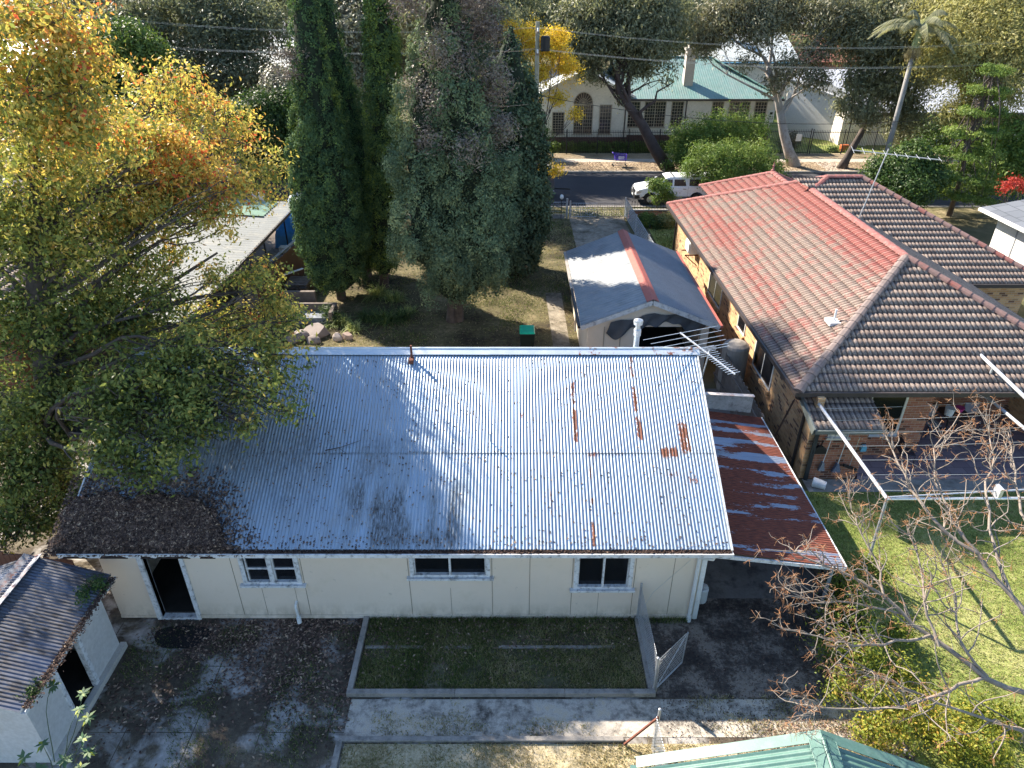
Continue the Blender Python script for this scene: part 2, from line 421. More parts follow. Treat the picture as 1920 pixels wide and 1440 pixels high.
def m_cap():
    g = G('ridge_cap', .85); n = g.math('ADD', g.isl(), g.math('MULTIPLY', g.math('SUBTRACT', g.noise(3, 5), .5), .8))
    return g.col(g.mix(g.ramp(g.noise(20, 5), [(.4, .5), (.65, 0.)]), g.ramp(n, [(0, (.20, .13, .115)), (.6, (.26, .15, .13)), (1., (.30, .085, .065))]), (.12, .09, .08)))
M['capridge'] = m_cap()
M['cappink'] = plain('ridge_cap_red', (.27, .10, .088), .8, 0, .3, 5, dirt=(.3, .2, .18))
M['zinc'] = plain('zinc', (.5, .52, .54), .35, .6, .15, 6)
M['alu'] = plain('aluminium', (.62, .63, .65), .38, .5, .08, 6)
M['steel'] = plain('galv_steel', (.45, .47, .5), .45, .5, .2, 8)
M['black'] = plain('black_paint', (.018, .018, .02), .5, 0, .2, 5)
M['rustmetal'] = plain('rust_steel', (.16, .06, .04), .85, 0, .3, 12)
M['gutterdark'] = plain('brown_gutter', (.055, .045, .042), .5, 0, .2, 4)
M['timber'] = plain('weathered_timber', (.17, .14, .12), .9, 0, .35, 5, bump=.3)
M['timberl'] = plain('pale_timber', (.36, .33, .28), .85, 0, .3, 6)
M['bfence'] = plain('brown_sheet', (.14, .065, .045), .6, 0, .15, 3)
M['concrete'] = plain('concrete', (.30, .285, .265), .9, 0, .2, 1.2, bump=.2, dirt=(.12, .11, .095))
M['kerb'] = plain('kerb_concrete', (.29, .265, .235), .9, 0, .25, 3, bump=.3, dirt=(.10, .095, .085))
M['tarp'] = plain('grey_tarp', (.075, .08, .09), .6, 0, .25, 3)
M['bluetarp'] = plain('blue_tarp', (.03, .22, .55), .45, 0, .2, 3, spec=.5)
M['silvertarp'] = plain('silver_tarp', (.45, .48, .53), .4, .2, .15, 2)
M['bark'] = plain('bark', (.10, .08, .068), .95, 0, .45, 3, bump=.6)
M['gumbark'] = plain('gum_bark', (.42, .38, .35), .8, 0, .35, 1.5, bump=.3, dirt=(.2, .15, .12))
M['darkbark'] = plain('dark_bark', (.075, .055, .05), .95, 0, .4, 2, bump=.6)
M['twig'] = plain('twig_bark', (.27, .225, .185), .9, 0, .3, 8)

def sheet(name, pts, z, mat, sub=None):
    m = MB(); m.quad(*[(x, y, z) for x, y in pts]); return struct(name, m, mat)
def m_ground(name, stops, scale=.6, fine=9., mix=None, bump=.4):
    g = G(name, .95, 0, .15); a = g.noise(scale, 8, rough=.62); b = g.noise(fine, 6, rough=.7); f = g.math('ADD', g.math('MULTIPLY', a, .62), g.math('MULTIPLY', b, .38))
    c = g.ramp(f, stops)
    c = g.mix(g.ramp(g.noise(70, 3), [(.3, .62), (.7, 1.)]), (.02, .015, .01), c)
    if mix: c = mix(g, c)
    g.bump(g.noise(40, 5), bump, .03)
    return g.col(c)
# ================================================================== THE SETTING
sheet('ground', [(-900, -300), (900, -300), (900, 1200), (-900, 1200)], -.03,
      m_ground('far_ground', [(.35, (.05, .06, .025)), (.5, (.13, .115, .06)), (.65, (.20, .17, .10))], .05, 1.))
lawn_m = m_ground('patchy_lawn', [(.38, (.035, .028, .02)), (.46, (.07, .058, .03)), (.54, (.13, .115, .055)), (.62, (.24, .19, .11))], .45, 6)
sheet('back_yard', [(-11.2, 20.0), (3.6, 20.0), (3.6, 43), (-11.2, 43)], 0., lawn_m)
sheet('left_neighbour_yard', [(-30, 20), (-11.2, 20), (-11.2, 43), (-30, 43)], -.012, plain('dirt', (.13, .10, .075), .95, 0, .4, .8))
grn_m = m_ground('green_lawn', [(.40, (.13, .18, .04)), (.5, (.23, .27, .07)), (.6, (.36, .36, .14))], .5, 8)
sheet('side_lawn', [(7.75, 2.0), (26, 2.0), (26, 16.1), (7.75, 16.1)], .0, grn_m)
sheet('front_lawn', [(8.2, 36.0), (24, 36.0), (24, 43), (8.2, 43)], .0, grn_m)
def yardmix(g, c):
    # patches of bare concrete showing through soil and litter, with joint lines
    n = g.noise(.95, 7, rough=.6, dist=.4); s = g.sep(g.oc())
    con = g.ramp(g.noise(5, 6, rough=.7), [(.3, (.25, .235, .22)), (.7, (.45, .425, .395))])
    lx = g.math('LESS_THAN', g.math('ABSOLUTE', g.math('SUBTRACT', g.math('FRACT', g.math('DIVIDE', g.math('ADD', s[0], .3), 1.35)), .5)), .008)
    ly = g.math('LESS_THAN', g.math('ABSOLUTE', g.math('SUBTRACT', g.math('FRACT', g.math('DIVIDE', s[1], 1.55)), .5)), .006)
    con = g.mix(g.math('MULTIPLY', g.math('MAXIMUM', lx, ly), .85), con, (.02, .02, .02))
    return g.mix(g.ramp(n, [(.50, 0.), (.60, .9)]), c, con)
yard_m = m_ground('yard_soil', [(.38, (.05, .04, .033)), (.5, (.095, .078, .058)), (.62, (.18, .155, .11))], .8, 8, yardmix)
sheet('yard', [(-16, 1.0), (7.75, 1.0), (7.75, 20.0), (-16, 20.0)], -.008, yard_m)
strip_m = m_ground('dirty_concrete', [(.38, (.09, .08, .07)), (.45, (.30, .27, .23)), (.52, (.52, .47, .40)), (.62, (.55, .46, .33))], 1.3, 7)
sheet('concrete_path', [(-3.35, 8.42), (7.6, 8.42), (7.6, 9.26), (-3.35, 9.26)], -.002, strip_m)
dry_m = m_ground('dry_grass', [(.38, (.22, .18, .09)), (.47, (.42, .35, .21)), (.56, (.60, .50, .34))], 1.2, 12)
sheet('dry_lawn', [(-3.3, 1.5), (7.6, 1.5), (7.6, 8.28), (-3.3, 8.28)], -.003, dry_m)
drive_m = m_ground('driveway_soil', [(.41, (.045, .038, .035)), (.5, (.10, .084, .072)), (.57, (.26, .22, .18))], 1.3, 10)
sheet('side_driveway', [(3.05, 9.3), (7.7, 9.3), (7.7, 12.1), (3.05, 12.1)], -.002, drive_m)
sheet('carport_slab', [(4.3, 12.0), (7.7, 12.0), (7.7, 22.0), (4.3, 22.0)], .002, plain('carport_slab', (.19, .175, .16), .9, 0, .3, 1.1, dirt=(.03, .026, .025)))
bed_m = m_ground('bed_soil', [(.36, (.07, .058, .042)), (.5, (.10, .10, .055)), (.62, (.20, .175, .12))], 1., 9)
sheet('garden_bed', [(-3.32, 9.42), (2.85, 9.42), (2.85, 11.36), (-3.32, 11.36)], .03, bed_m)
path_m = m_ground('path_concrete', [(.38, (.09, .08, .055)), (.5, (.24, .21, .165)), (.62, (.36, .32, .25))], .8, 5)
sheet('garden_path', [(1.75, 20.9), (2.4, 20.9), (2.35, 31), (1.6, 31)], .004, path_m)
sheet('driveway', [(3.6, 30.4), (7.0, 30.4), (7.0, 45.4), (3.6, 45.4)], .006, path_m)
verge_m = m_ground('verge', [(.36, (.05, .055, .02)), (.5, (.16, .14, .07)), (.62, (.36, .29, .18))], .35, 5)
sheet('near_verge', [(-90, 43.0), (90, 43.0), (90, 45.4), (-90, 45.4)], .0, verge_m)
road_m = m_ground('asphalt', [(.3, (.045, .045, .052)), (.6, (.075, .074, .08)), (.75, (.10, .098, .10))], .3, 12, bump=.2)
sheet('road', [(-90, 45.45), (90, 45.45), (90, 54.8), (-90, 54.8)], -.022, road_m)
m = MB(); m.box(-90, 90, 45.4, 45.62, -.1, .05); struct('near_kerb', m, M['kerb'])
m = MB(); m.box(-90, 90, 54.72, 54.95, -.1, .13); struct('far_kerb', m, M['kerb'])
m = MB(); m.box(-90, 90, 54.95, 61.2, -.1, .12); struct('far_verge', m, m_ground('leafy_verge', [(.36, (.20, .15, .09)), (.5, (.36, .28, .18)), (.62, (.46, .37, .26))], .6, 6))
m = MB(); m.box(-60, 60, 57.9, 59.1, .0, .126); struct('footpath', m, plain('pavement', (.42, .36, .30), .9, 0, .15, 1))
m = MB(); m.box(24.5, 26.2, 54.96, 57.88, .0, .128); struct('crossing_path', m, plain('pavement2', (.45, .38, .30), .9, 0, .15, 1))
sheet('school_lawn', [(-10, 61.2), (60, 61.2), (60, 120), (-10, 120)], .03, grn_m)
m = MB(); m.box(10.35, 18, 16.66, 21.5, -.02, .1)
g = G('pavers', .7, 0, .3); b = g.n('ShaderNodeTexBrick'); g.set(b, 'Vector', g.oc()); g.set(b, 'Color1', (.19, .145, .17)); g.set(b, 'Color2', (.24, .19, .215)); g.set(b, 'Mortar', (.09, .07, .08))
g.set(b, 'Scale', 1.); g.set(b, 'Brick Width', .5); g.set(b, 'Row Height', .3); g.set(b, 'Mortar Size', .008); g.col(g.mix(g.ramp(g.noise(5, 4), [(.3, .8), (.7, 1.)]), (.1, .08, .09), b.outputs[0]))
struct('patio', m, g.m)
sheet('dark_path', [(8.7, 16.05), (18, 16.05), (18, 16.64), (8.7, 16.64)], .006, M['concrete'])

# ================================================================== windows etc.
def fbx(m, ax, a0, a1, d, d0, d1, z0, z1):
    """box whose length runs along axis ax (x or y); d is the wall plane, d0/d1 offsets outwards (towards -y or -x)"""
    if ax == 'x': m.box(a0, a1, d - d1, d - d0, z0, z1)
    else: m.box(d - d1, d - d0, a0, a1, z0, z1)
def window(par, ax, d, a0, a1, z0, z1, cols=1, rows=1, fm='white', t=.05, sill=True, mull=None, name='window', gm='glass', pr=.04, bar=.022, glab=None):
    m = MB()
    fbx(m, ax, a0 - t, a0, d, -.02, pr, z0 - t, z1 + t); fbx(m, ax, a1, a1 + t, d, -.02, pr, z0 - t, z1 + t)
    fbx(m, ax, a0, a1, d, -.02, pr, z1, z1 + t); fbx(m, ax, a0, a1, d, -.02, pr, z0 - t, z0)
    for i in range(1, cols):
        a = a0 + (a1 - a0) * i / cols; fbx(m, ax, a - bar / 2, a + bar / 2, d, -.01, pr - .012, z0, z1)
    for j in range(1, rows):
        z = z0 + (z1 - z0) * j / rows; fbx(m, ax, a0, a1, d, -.01, pr - .014, z - bar / 2, z + bar / 2)
    if mull:
        for a in mull: fbx(m, ax, a - t / 2, a + t / 2, d, -.01, pr - .002, z0, z1)
    f = m.build(name, M[fm], par)
    p = MB(); fbx(p, ax, a0 - .01, a1 + .01, d, -.015, .006, z0 - .01, z1 + .01); p.build('pane', M[gm], f)
    if sill:
        s = MB(); fbx(s, ax, a0 - t - .09, a1 + t + .09, d, -.02, pr + .06, z0 - t - .045, z0 - t - .002); s.build('sill', M[fm], f)
    return f

# ================================================================== MAIN COTTAGE
X0, X1, YF, YB = -9.15, 4.22, 11.38, 20.35
cot = thing('fibro_cottage', 'long cream fibro cottage with a rust-streaked corrugated iron roof in the middle', 'house', (-2.5, 15.8, 0))
openings = [(-8.18, -7.36, 0.02, 2.08), (-5.97, -4.83, 1.18, 1.98), (-2.19, -.58, 1.40, 2.12), (1.48, 2.62, 1.03, 2.12)]
m = MB(); xs = X0
for a, b_, z0, z1 in openings:
    m.box(xs, a, YF, YF + .12, .06, 2.38); m.box(a, b_, YF, YF + .12, z1, 2.38)
    if z0 > .1: m.box(a, b_, YF, YF + .12, .06, z0)
    xs = b_
m.box(xs, X1, YF, YF + .12, .06, 2.38)
m.box(X0, X0 + .12, YF + .12, YB, .06, 2.38); m.box(X1 - .12, X1, YF + .12, YB, .06, 2.38); m.box(X0, X1, YB - .12, YB, .06, 2.379)
m.prism([(YF, 2.38), (YB, 2.38), (15.87, 4.62)], 'x', X1 - .118, X1 - .002); m.prism([(YF, 2.38), (YB, 2.38), (15.87, 4.62)], 'x', X0 + .002, X0 + .118)
m.build('wall', M['cream'], cot)
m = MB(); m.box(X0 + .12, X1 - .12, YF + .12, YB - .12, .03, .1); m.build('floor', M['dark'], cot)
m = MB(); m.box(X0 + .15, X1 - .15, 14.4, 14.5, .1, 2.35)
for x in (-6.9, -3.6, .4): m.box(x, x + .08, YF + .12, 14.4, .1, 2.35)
m.build('inner_wall', M['dark'], cot)
m = MB()
for x in (-6.25, -4.70, -2.32, -.45, .40, 1.36, 2.76, 3.62): m.box(x - .007, x + .007, YF - .004, YF, .08, 2.36)
for x in (-4.95, -5.7, -1.4, 1.98): m.box(x - .005, x + .005, YF - .004, YF, .08, 1.0)
m.build('panel_joint', plain('joint', (.27, .23, .18), .8), cot)
m = MB(); m.box(X0, -8.3, YF - .02, YF - .002, .05, .12); m.box(-7.3, X1, YF - .025, YF - .002, .04, .14); m.build('base_trim', M['cream'], cot)
# door frame
m = MB(); m.box(-8.29, -8.18, YF - .05, YF + .13, .02, 2.12); m.box(-7.36, -7.27, YF - .05, YF + .13, .02, 2.12); m.box(-8.18, -7.36, YF - .03, YF + .14, -.02, .06)
m.build('door_frame', M['peel'], cot)
def cwin(a, b_, z0, z1, kind):
    m = MB(); t = .09
    m.box(a - t, a, YF - .04, YF + .1, z0 - .02, z1 + .05); m.box(b_, b_ + t, YF - .04, YF + .1, z0 - .02, z1 + .05)
    m.box(a, b_, YF - .03, YF + .1, z0 - .02, z0 + .04); m.box(a, b_, YF - .03, YF + .1, z1 - .03, z1 + .05)
    mid = (a + b_) / 2; w_ = .05 if kind == 'sash' else .022
    m.box(mid - w_, mid + w_, YF - .025, YF + .09, z0, z1)
    if kind == 'sash':
        zz = (z0 + z1) / 2
        m.box(a, b_, YF + .02, YF + .06, zz - .02, zz + .02)
        for q in (a + .02, mid - .075, mid + .055, b_ - .04): m.box(q, q + .025, YF + .01, YF + .06, z0, z1)
    else:
        for q in (a, b_ - .03): m.box(q, q + .03, YF + .01, YF + .06, z0, z1)
    f = m.build('window', M['peel'], cot)
    p = MB(); p.box(a, b_, YF + .055, YF + .062, z0, z1); p.build('pane', M['glass'], f)
    s = MB(); s.box(a - .17, b_ + .17, YF - .10, YF + .02, z0 - .075, z0 - .02); s.build('sill', M['peel'], f)
cwin(-5.97, -4.83, 1.18, 1.98, 'sash'); cwin(-2.19, -.58, 1.40, 2.12, 'slide'); cwin(1.48, 2.62, 1.03, 2.12, 'slide')
# roof
EY, EZ, RY, RZ, RX0, RX1 = 11.13, 2.42, 15.87, 4.79, -9.70, 4.71
SL = math.hypot(RY - EY, RZ - EZ); cs = (RY - EY) / SL; sn = (RZ - EZ) / SL
def rp(u, v):
    t = math.tan(PITCH + math.atan((v - 720) / FPX)); D = (CAMH - EZ + .5 * EY) / (t + .5); h = EZ + .5 * (D - EY)
    z = D * math.cos(PITCH) + (CAMH - h) * math.sin(PITCH); return (u - 960) / FPX * z, D
rustpx = [(1068, 1080, 712, 762, 1), (1071, 1084, 762, 834, 1), (1178, 1190, 664, 712, .9), (1184, 1196, 720, 778, 1), (1190, 1206, 776, 830, .9), (1271, 1294, 788, 852, 1), (1254, 1262, 696, 718, .9),
          (1098, 1126, 842, 862, .85), (1140, 1172, 843, 860, .7), (1236, 1274, 836, 862, 1), (1102, 1112, 866, 906, .9), (1102, 1116, 928, 952, .8), (1106, 1118, 975, 1032, .95), (1248, 1280, 880, 902, .75),
          (1288, 1310, 888, 912, .85), (972, 986, 768, 792, .75), (1028, 1037, 915, 972, .8), (1090, 1100, 772, 784, .8), (1018, 1026, 960, 990, .7), (1300, 1306, 930, 960, .6), (836, 850, 780, 800, .3), (1160, 1168, 900, 980, .55), (960, 966, 960, 1000, .6)]
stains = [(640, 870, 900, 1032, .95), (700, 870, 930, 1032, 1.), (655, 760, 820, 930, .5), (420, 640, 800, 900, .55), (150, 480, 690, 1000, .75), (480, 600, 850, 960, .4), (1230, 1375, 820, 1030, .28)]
def soft(X, Y, x0, x1, y0, y1, ex, ey):
    f = lambda a, lo, hi, e: np.clip((a - lo) / e + .5, 0, 1) * np.clip((hi - a) / e + .5, 0, 1)
    return f(X, min(x0, x1), max(x0, x1), ex) * f(Y, min(y0, y1), max(y0, y1), ey)
def mkattr(v0):
    def f(U, V):
        X = RX0 + U; Y = EY + (V + v0) * cs; r = np.zeros_like(U); d = np.zeros_like(U)
        for a, b_, c_, e, k in rustpx:
            xa, ya = rp(a, (c_ + e) / 2); xb, _ = rp(b_, (c_ + e) / 2); _, y1 = rp(a, c_); _, y2 = rp(a, e); xa += .035; xb -= .02
            r = np.maximum(r, .72 * k * soft(X, Y, xa - .01, xb + .01, y2, y1, .06, .22)); r = np.maximum(r, .30 * k * soft(X, Y, xa + .01, xb - .01, y2 - .5, y2, .05, .2))
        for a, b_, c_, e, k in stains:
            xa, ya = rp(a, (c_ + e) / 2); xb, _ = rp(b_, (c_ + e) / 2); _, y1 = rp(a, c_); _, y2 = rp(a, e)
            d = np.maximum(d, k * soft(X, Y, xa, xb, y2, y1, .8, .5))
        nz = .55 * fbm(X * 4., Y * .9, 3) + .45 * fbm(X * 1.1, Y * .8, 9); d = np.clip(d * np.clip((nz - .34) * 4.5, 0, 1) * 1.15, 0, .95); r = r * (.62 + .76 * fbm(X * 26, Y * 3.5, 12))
        # lap line and eave line pick up specks
        d = np.maximum(d, .75 * (np.abs(Y - 13.2) < .03)); r = np.maximum(r, .36 * np.exp(-((Y - 13.2) / .05) ** 2) * (X > -1)); r = np.maximum(r, .30 * (X > -3) * np.exp(-((Y - 11.2) / .12) ** 2))
        return {'rust': r, 'dirt': d}
    return f
nn_ = np.array([0, -sn, cs])
rf = corr('roof', (RX0, EY, EZ), (1, 0, 0), (0, cs, sn), RX1 - RX0, 2.42, M['galv'], cot, seg=6, nv=60, attrf=mkattr(0), lift=0., rough=.004)
corr('roof', np.array((RX0, EY, EZ)) + 2.31 * np.array([0, cs, sn]), (1, 0, 0), (0, cs, sn), RX1 - RX0, SL - 2.31, M['galv'], cot, seg=6, nv=70, attrf=mkattr(2.31), lift=.006, rough=.004)
corr('roof', (RX0, 2 * RY - EY, EZ), (1, 0, 0), (0, -cs, sn), RX1 - RX0, SL, M['galv'], cot, seg=6, nv=4)
# screws: rows of nail heads along the purlins
m = MB(); rs = np.random.RandomState(3)
for vv in (.15, .95, 1.75, 2.45, 3.2, 4.0, 4.8):
    for i in range(0, 189, 2):
        x = RX0 + (i + 0.) * .076; q = np.array([x, EY + vv * cs, EZ + vv * sn]) + nn_ * (.0155 + (.006 if vv > 2.31 else 0))
        m.box(q[0] - .006, q[0] + .006, q[1] - .006, q[1] + .006, q[2] - .004, q[2] + .005)
scr = m.build('roof_screws', plain('lead_heads', (.2, .18, .17), .6, .3), cot); scr['kind'] = 'stuff'
# ridge capping with rolled top
prof = [(-.19, -.088), (-.185, -.080), (-.035, -.002), (-.028, .022), (0, .034), (.028, .022), (.035, -.002), (.185, -.08), (.19, -.088)]
m = MB(); x = RX0 - .02
while x < RX1:
    x2 = min(x + 1.83, RX1 + .03); k = len(prof); dz = .004 * rs.rand()
    m.add([(x, RY + p, RZ + .03 + q + dz) for p, q in prof] + [(x2 + .04, RY + p, RZ + .026 + q + dz) for p, q in prof], [(i, i + 1, i + 1 + k, i + k) for i in range(k - 1)]); x = x2
def m_ridge():
    g = G('ridge_zinc', .42, .35, .5); c = g.ramp(g.noise(2.5, 6), [(.3, (.46, .52, .58)), (.7, (.60, .64, .67))])
    s = g.sep(g.oc()); rm = g.math('MULTIPLY', g.ramp(g.noise(4, 6, rough=.75), [(.54, 0.), (.60, 1.)]), g.math('GREATER_THAN', s[0], 4.2))
    return g.col(g.mix(rm, c, (.25, .09, .045)))
m.build('ridge_capping', m_ridge(), cot)
for a, b_ in (((RX1 + .01, EY - .02, EZ - .03), (RX1 + .01, RY, RZ - .03)), ((RX1 + .01, 2 * RY - EY + .02, EZ - .03), (RX1 + .01, RY, RZ - .03)), ((RX0 - .01, EY - .02, EZ - .03), (RX0 - .01, RY, RZ - .03))):
    m = MB(); m.beam(a, b_, .03, .10); m.build('barge_board', M['peel'], cot)
m = MB(); m.box(X0 - .4, RX1 - .1, EY - .0, EY + .25, EZ - .13, EZ - .115); m.box(RX0 + .1, RX1 - .05, EY + .01, EY + .035, EZ - .18, EZ - .02)
m.build('fascia', M['white'], cot)
m = MB(); m.box(RX0, RX1 + .02, EY - .13, EY - .115, EZ - .13, EZ - .03); m.box(RX0, RX1 + .02, EY - .115, EY, EZ - .13, EZ - .118); m.box(RX0, RX1 + .02, EY - .14, EY - .112, EZ - .032, EZ - .022); m.box(RX1 + .005, RX1 + .02, EY - .115, EY + .01, EZ - .118, EZ - .03)
gt = m.build('gutter', M['peel'], cot)
m = MB(); m.tube([(4.36, EY - .05, 2.30), (4.36, EY + .02, 2.12), (4.13, YF - .05, 1.98), (4.13, YF - .05, .10)], .045, 8); m.tube([(4.13, YF - .05, .16), (4.13, YF - .07, -.0)], .058, 8); m.box(4.22, 4.33, YF - .02, YF + .1, 0, 2.2)
m.build('downpipe', M['white'], cot)
m = MB(); m.tube([(-4.97, YF + .02, .58), (-4.97, YF - .10, .56), (-4.97, YF - .13, .5), (-4.95, YF - .13, .16)], .028, 8); m.tube([(-4.95, YF - .13, .20), (-4.95, YF - .14, .03)], .055, 8)
m.build('waste_pipe', M['white'], cot)
m = MB(); q = rp(773, 664); m.tube([(q[0], q[1] - .12, 4.66), (q[0], q[1] - .12, 5.03)], .035, 4); m.box(q[0] - .055, q[0] + .055, q[1] - .30, q[1] - .1, 4.60, 4.70)
m.build('vent_pipe', M['rustmetal'], cot)
m = MB(); m.lathe([(.075, 0), (.075, .62), (.10, .64), (.10, .80), (.075, .84), (.06, .92), (.12, .96), (.13, 1.04), (.12, 1.08), (.02, 1.12)], (3.3, 16.55, 4.22), 12); m.build('flue', M['zinc'], cot)
def onroof(x, y, k=0.): return (x, y, EZ + (y - EY) * sn / cs + k)
m = MB(); q = onroof(-4.35, 13.25, .02); m.tube([q, (q[0] + .35, q[1] + .05, q[2] + .05), (q[0] + .8, q[1] + .22, q[2] + .13)], [.012, .009, .005], 5); m.tube([(q[0] + .3, q[1] + .05, q[2] + .05), (q[0] + .5, q[1] - .1, q[2] + .0)], [.007, .003], 4); tag(m.build('fallen_twig', M['bark']), 'dead twig lying across the cottage roof near the lap line', 'twig')
for (u_, v_, l_) in ((919, 828, .20),):
    q = rp(u_, v_); q = onroof(q[0], q[1], .0); m = MB(); m.tube([q, (q[0], q[1], q[2] + l_)], .012, 6); m.lathe([(.02, 0), (.018, .03)], (q[0], q[1], q[2] + l_), 6); tag(m.build('roof_peg', M['white']), 'small white capped peg standing on the roof above the lap line', 'peg')
# ================================================================== CARPORT
cp = thing('carport', 'rusted corrugated lean-to carport roof beside the cottage gable end', 'carport', (6, 14.4, 0))
cx0, cx1, cy0, cy1, cz0, cz1 = 4.24, 7.42, 11.35, 17.45, 2.14, 1.70
def cattr(U, V):
    n = fbm(U * 5.2, V * .8 + 2, 11) * .6 + fbm(U * .8 + 3, V * .7, 14) * .4
    bar = np.clip(1 - np.abs(((U + .35) % 1.22) - .61) / .20, 0, 1) * .55
    return {'rust': np.clip((n - .47) * 4.5 + .72 - bar, .05, 1.0), 'dirt': np.clip((fbm(U * 2, V * 2, 19) - .58) * 3, 0, .5)}
evv = unit((cx1 - cx0, 0, cz1 - cz0))
corr('roof', (cx0, cy0, cz0), (0, 1, 0), evv, cy1 - cy0, math.hypot(cx1 - cx0, cz1 - cz0), M['rusty'], cp, seg=6, nv=50, attrf=cattr, rough=.012)
m = MB(); m.beam((cx0, cy0 - .02, cz0 - .07), (cx1, cy0 - .02, cz1 - .07), .04, .09); m.beam((cx1 + .02, cy0, cz1 - .05), (cx1 + .02, cy1, cz1 - .05), .03, .10)
m.build('fascia', M['peel'], cp)
for y in (11.6, 14.4, 17.2): m = MB(); m.tube([(7.3, y, 0), (7.3, y, 1.66)], .04, 8); m.build('post', M['steel'], cp)
for y in (11.5, 13.4, 15.3, 17.3): m = MB(); m.beam((cx0, y, cz0 - .1), (cx1, y, cz1 - .1), .05, .09); m.build('rafter', M['timber'], cp)
m = MB(); m.prism([(4.7, 2.12), (7.1, 1.82), (7.1, 2.38), (4.7, 2.52)], 'y', 17.5, 17.56); m.build('parapet_board', plain('lichen_board', (.33, .34, .35), .8, 0, .3, 3, dirt=(.08, .08, .08)), cp)
m = MB(); m.beam((4.7, 17.53, 2.535), (7.12, 17.53, 2.395), .14, .02); m.build('parapet_cap', plain('rusty_cap', (.55, .50, .47), .6, 0, .2, 4, dirt=(.28, .11, .07)), cp)

# drums under the carport
m = MB(); m.lathe([(.14, 0), (.15, .02), (.15, .35), (.16, .37), (.15, .39), (.15, .42), (.13, .45), (.04, .45)], (4.55, 11.95, .0), 14); m.lathe([(.05, 0), (.05, .04)], (4.62, 11.95, .45), 8)
tag(m.build('plastic_drum', M['white']), 'white plastic drum under the carport beside the cottage corner', 'drum')

# ================================================================== GARAGE
ga = thing('garage', 'small fibro garage with a red ridge cap and drooping grey tarp behind the cottage', 'garage', (4.95, 26.4, 0))
gx0, gx1, gy0, gy1, gez, grz = 2.45, 7.42, 22.5, 30.35, 2.3, 3.28; gxm = (gx0 + gx1) / 2
L_ = math.hypot(gxm - gx0, grz - gez)
ga_at = lambda U, V: {'rust': np.zeros_like(U) - .3, 'dirt': np.clip((fbm(U * 1.5, V * 3, 8) - .55) * 2, 0, .25)}
corr('roof', (gx0, gy0, gez), (0, 1, 0), (gxm - gx0, 0, grz - gez), gy1 - gy0, L_, M['garageiron'], ga, period=.19, amp=.016, seg=8, nv=10, attrf=ga_at)
corr('roof', (gx1, gy0, gez), (0, 1, 0), (gxm - gx1, 0, grz - gez), gy1 - gy0, L_, plain('grey_roof_sheet', (.21, .225, .24), .45, .2, .1, 2), ga, period=.10, amp=.012, seg=8, nv=10, attrf=ga_at)
m = MB(); m.add([(gxm - .22, gy0 - .02, grz - .055), (gxm - .02, gy0 - .02, grz + .045), (gxm + .02, gy0 - .02, grz + .045), (gxm + .22, gy0 - .02, grz - .055), (gxm - .22, gy1 + .02, grz - .055), (gxm - .02, gy1 + .02, grz + .045), (gxm + .02, gy1 + .02, grz + .045), (gxm + .22, gy1 + .02, grz - .055)], [(0, 1, 5, 4), (1, 2, 6, 5), (2, 3, 7, 6)])
m.build('ridge_capping', M['capred'], ga)
gw0, gw1, gf, gb = 2.75, 7.15, 22.85, 30.1
m = MB(); m.box(gw0, gw0 + .1, gf, gb, 0, 2.3); m.box(gw1 - .1, gw1, gf, gb, 0, 2.3); m.box(gw0, gw1, gb - .1, gb - .001, 0, 2.299)
m.box(gw0 + .1, 4.55, gf, gf + .1, 0, 2.1); m.box(6.85, gw1 - .1, gf, gf + .1, 0, 2.1)
m.prism([(gw0, 2.1), (gw1, 2.1), (gw1, 2.36), (gxm, 3.2), (gw0, 2.36)], 'y', gf - .004, gf + .1)
m.build('wall', M['cream'], ga)
M['wbarge'] = plain('worn_barge', (.55, .54, .53), .7, 0, .2, 3, dirt=(.16, .15, .15))
for a, b_ in (((gx0, gy0 + .02, gez - .09), (gxm, gy0 + .02, grz - .09)), ((gxm, gy0 + .02, grz - .09), (gx1, gy0 + .02, gez - .09))):
    m = MB(); m.beam(a, b_, .05, .17); m.build('barge_board', M['wbarge'], ga)
m = MB(); m.box(gx0 - .11, gx0 - .01, gy0, gy0 + 3.5, gez - .10, gez - .0); m.build('gutter', M['black'], ga)
m = MB(); m.box(gx0 - .11, gx0 - .01, gy0 + 3.5, gy1, gez - .10, gez - .01); m.tube([(gx0 - .02, gy0 + 4.1, gez - .1), (gx0 + .22, gy0 + 4.1, 2.05), (gx0 + .22, gy0 + 4.1, .1)], .04, 8); m.build('gutter', plain('worn_gutter', (.34, .31, .28), .7, 0, .2, 4), ga)
m = MB(); m.box(gx1 + .01, gx1 + .11, gy0, gy1, gez - .09, gez - .0); m.build('gutter', M['capred'], ga)
m = MB(); m.box(gw0 + .1, gw1 - .1, gf + .1, gb - .1, .005, .02); m.build('floor', M['dark'], ga)
m = MB()
for x in (3.35, 3.95, 4.5): m.box(x - .02, x + .02, gf - .012, gf - .001, .1, 2.1)
m.box(6.82, 6.86, gf - .02, gf, 0, 2.1); m.build('panel_joint', plain('joint2', (.35, .31, .25), .8), ga)
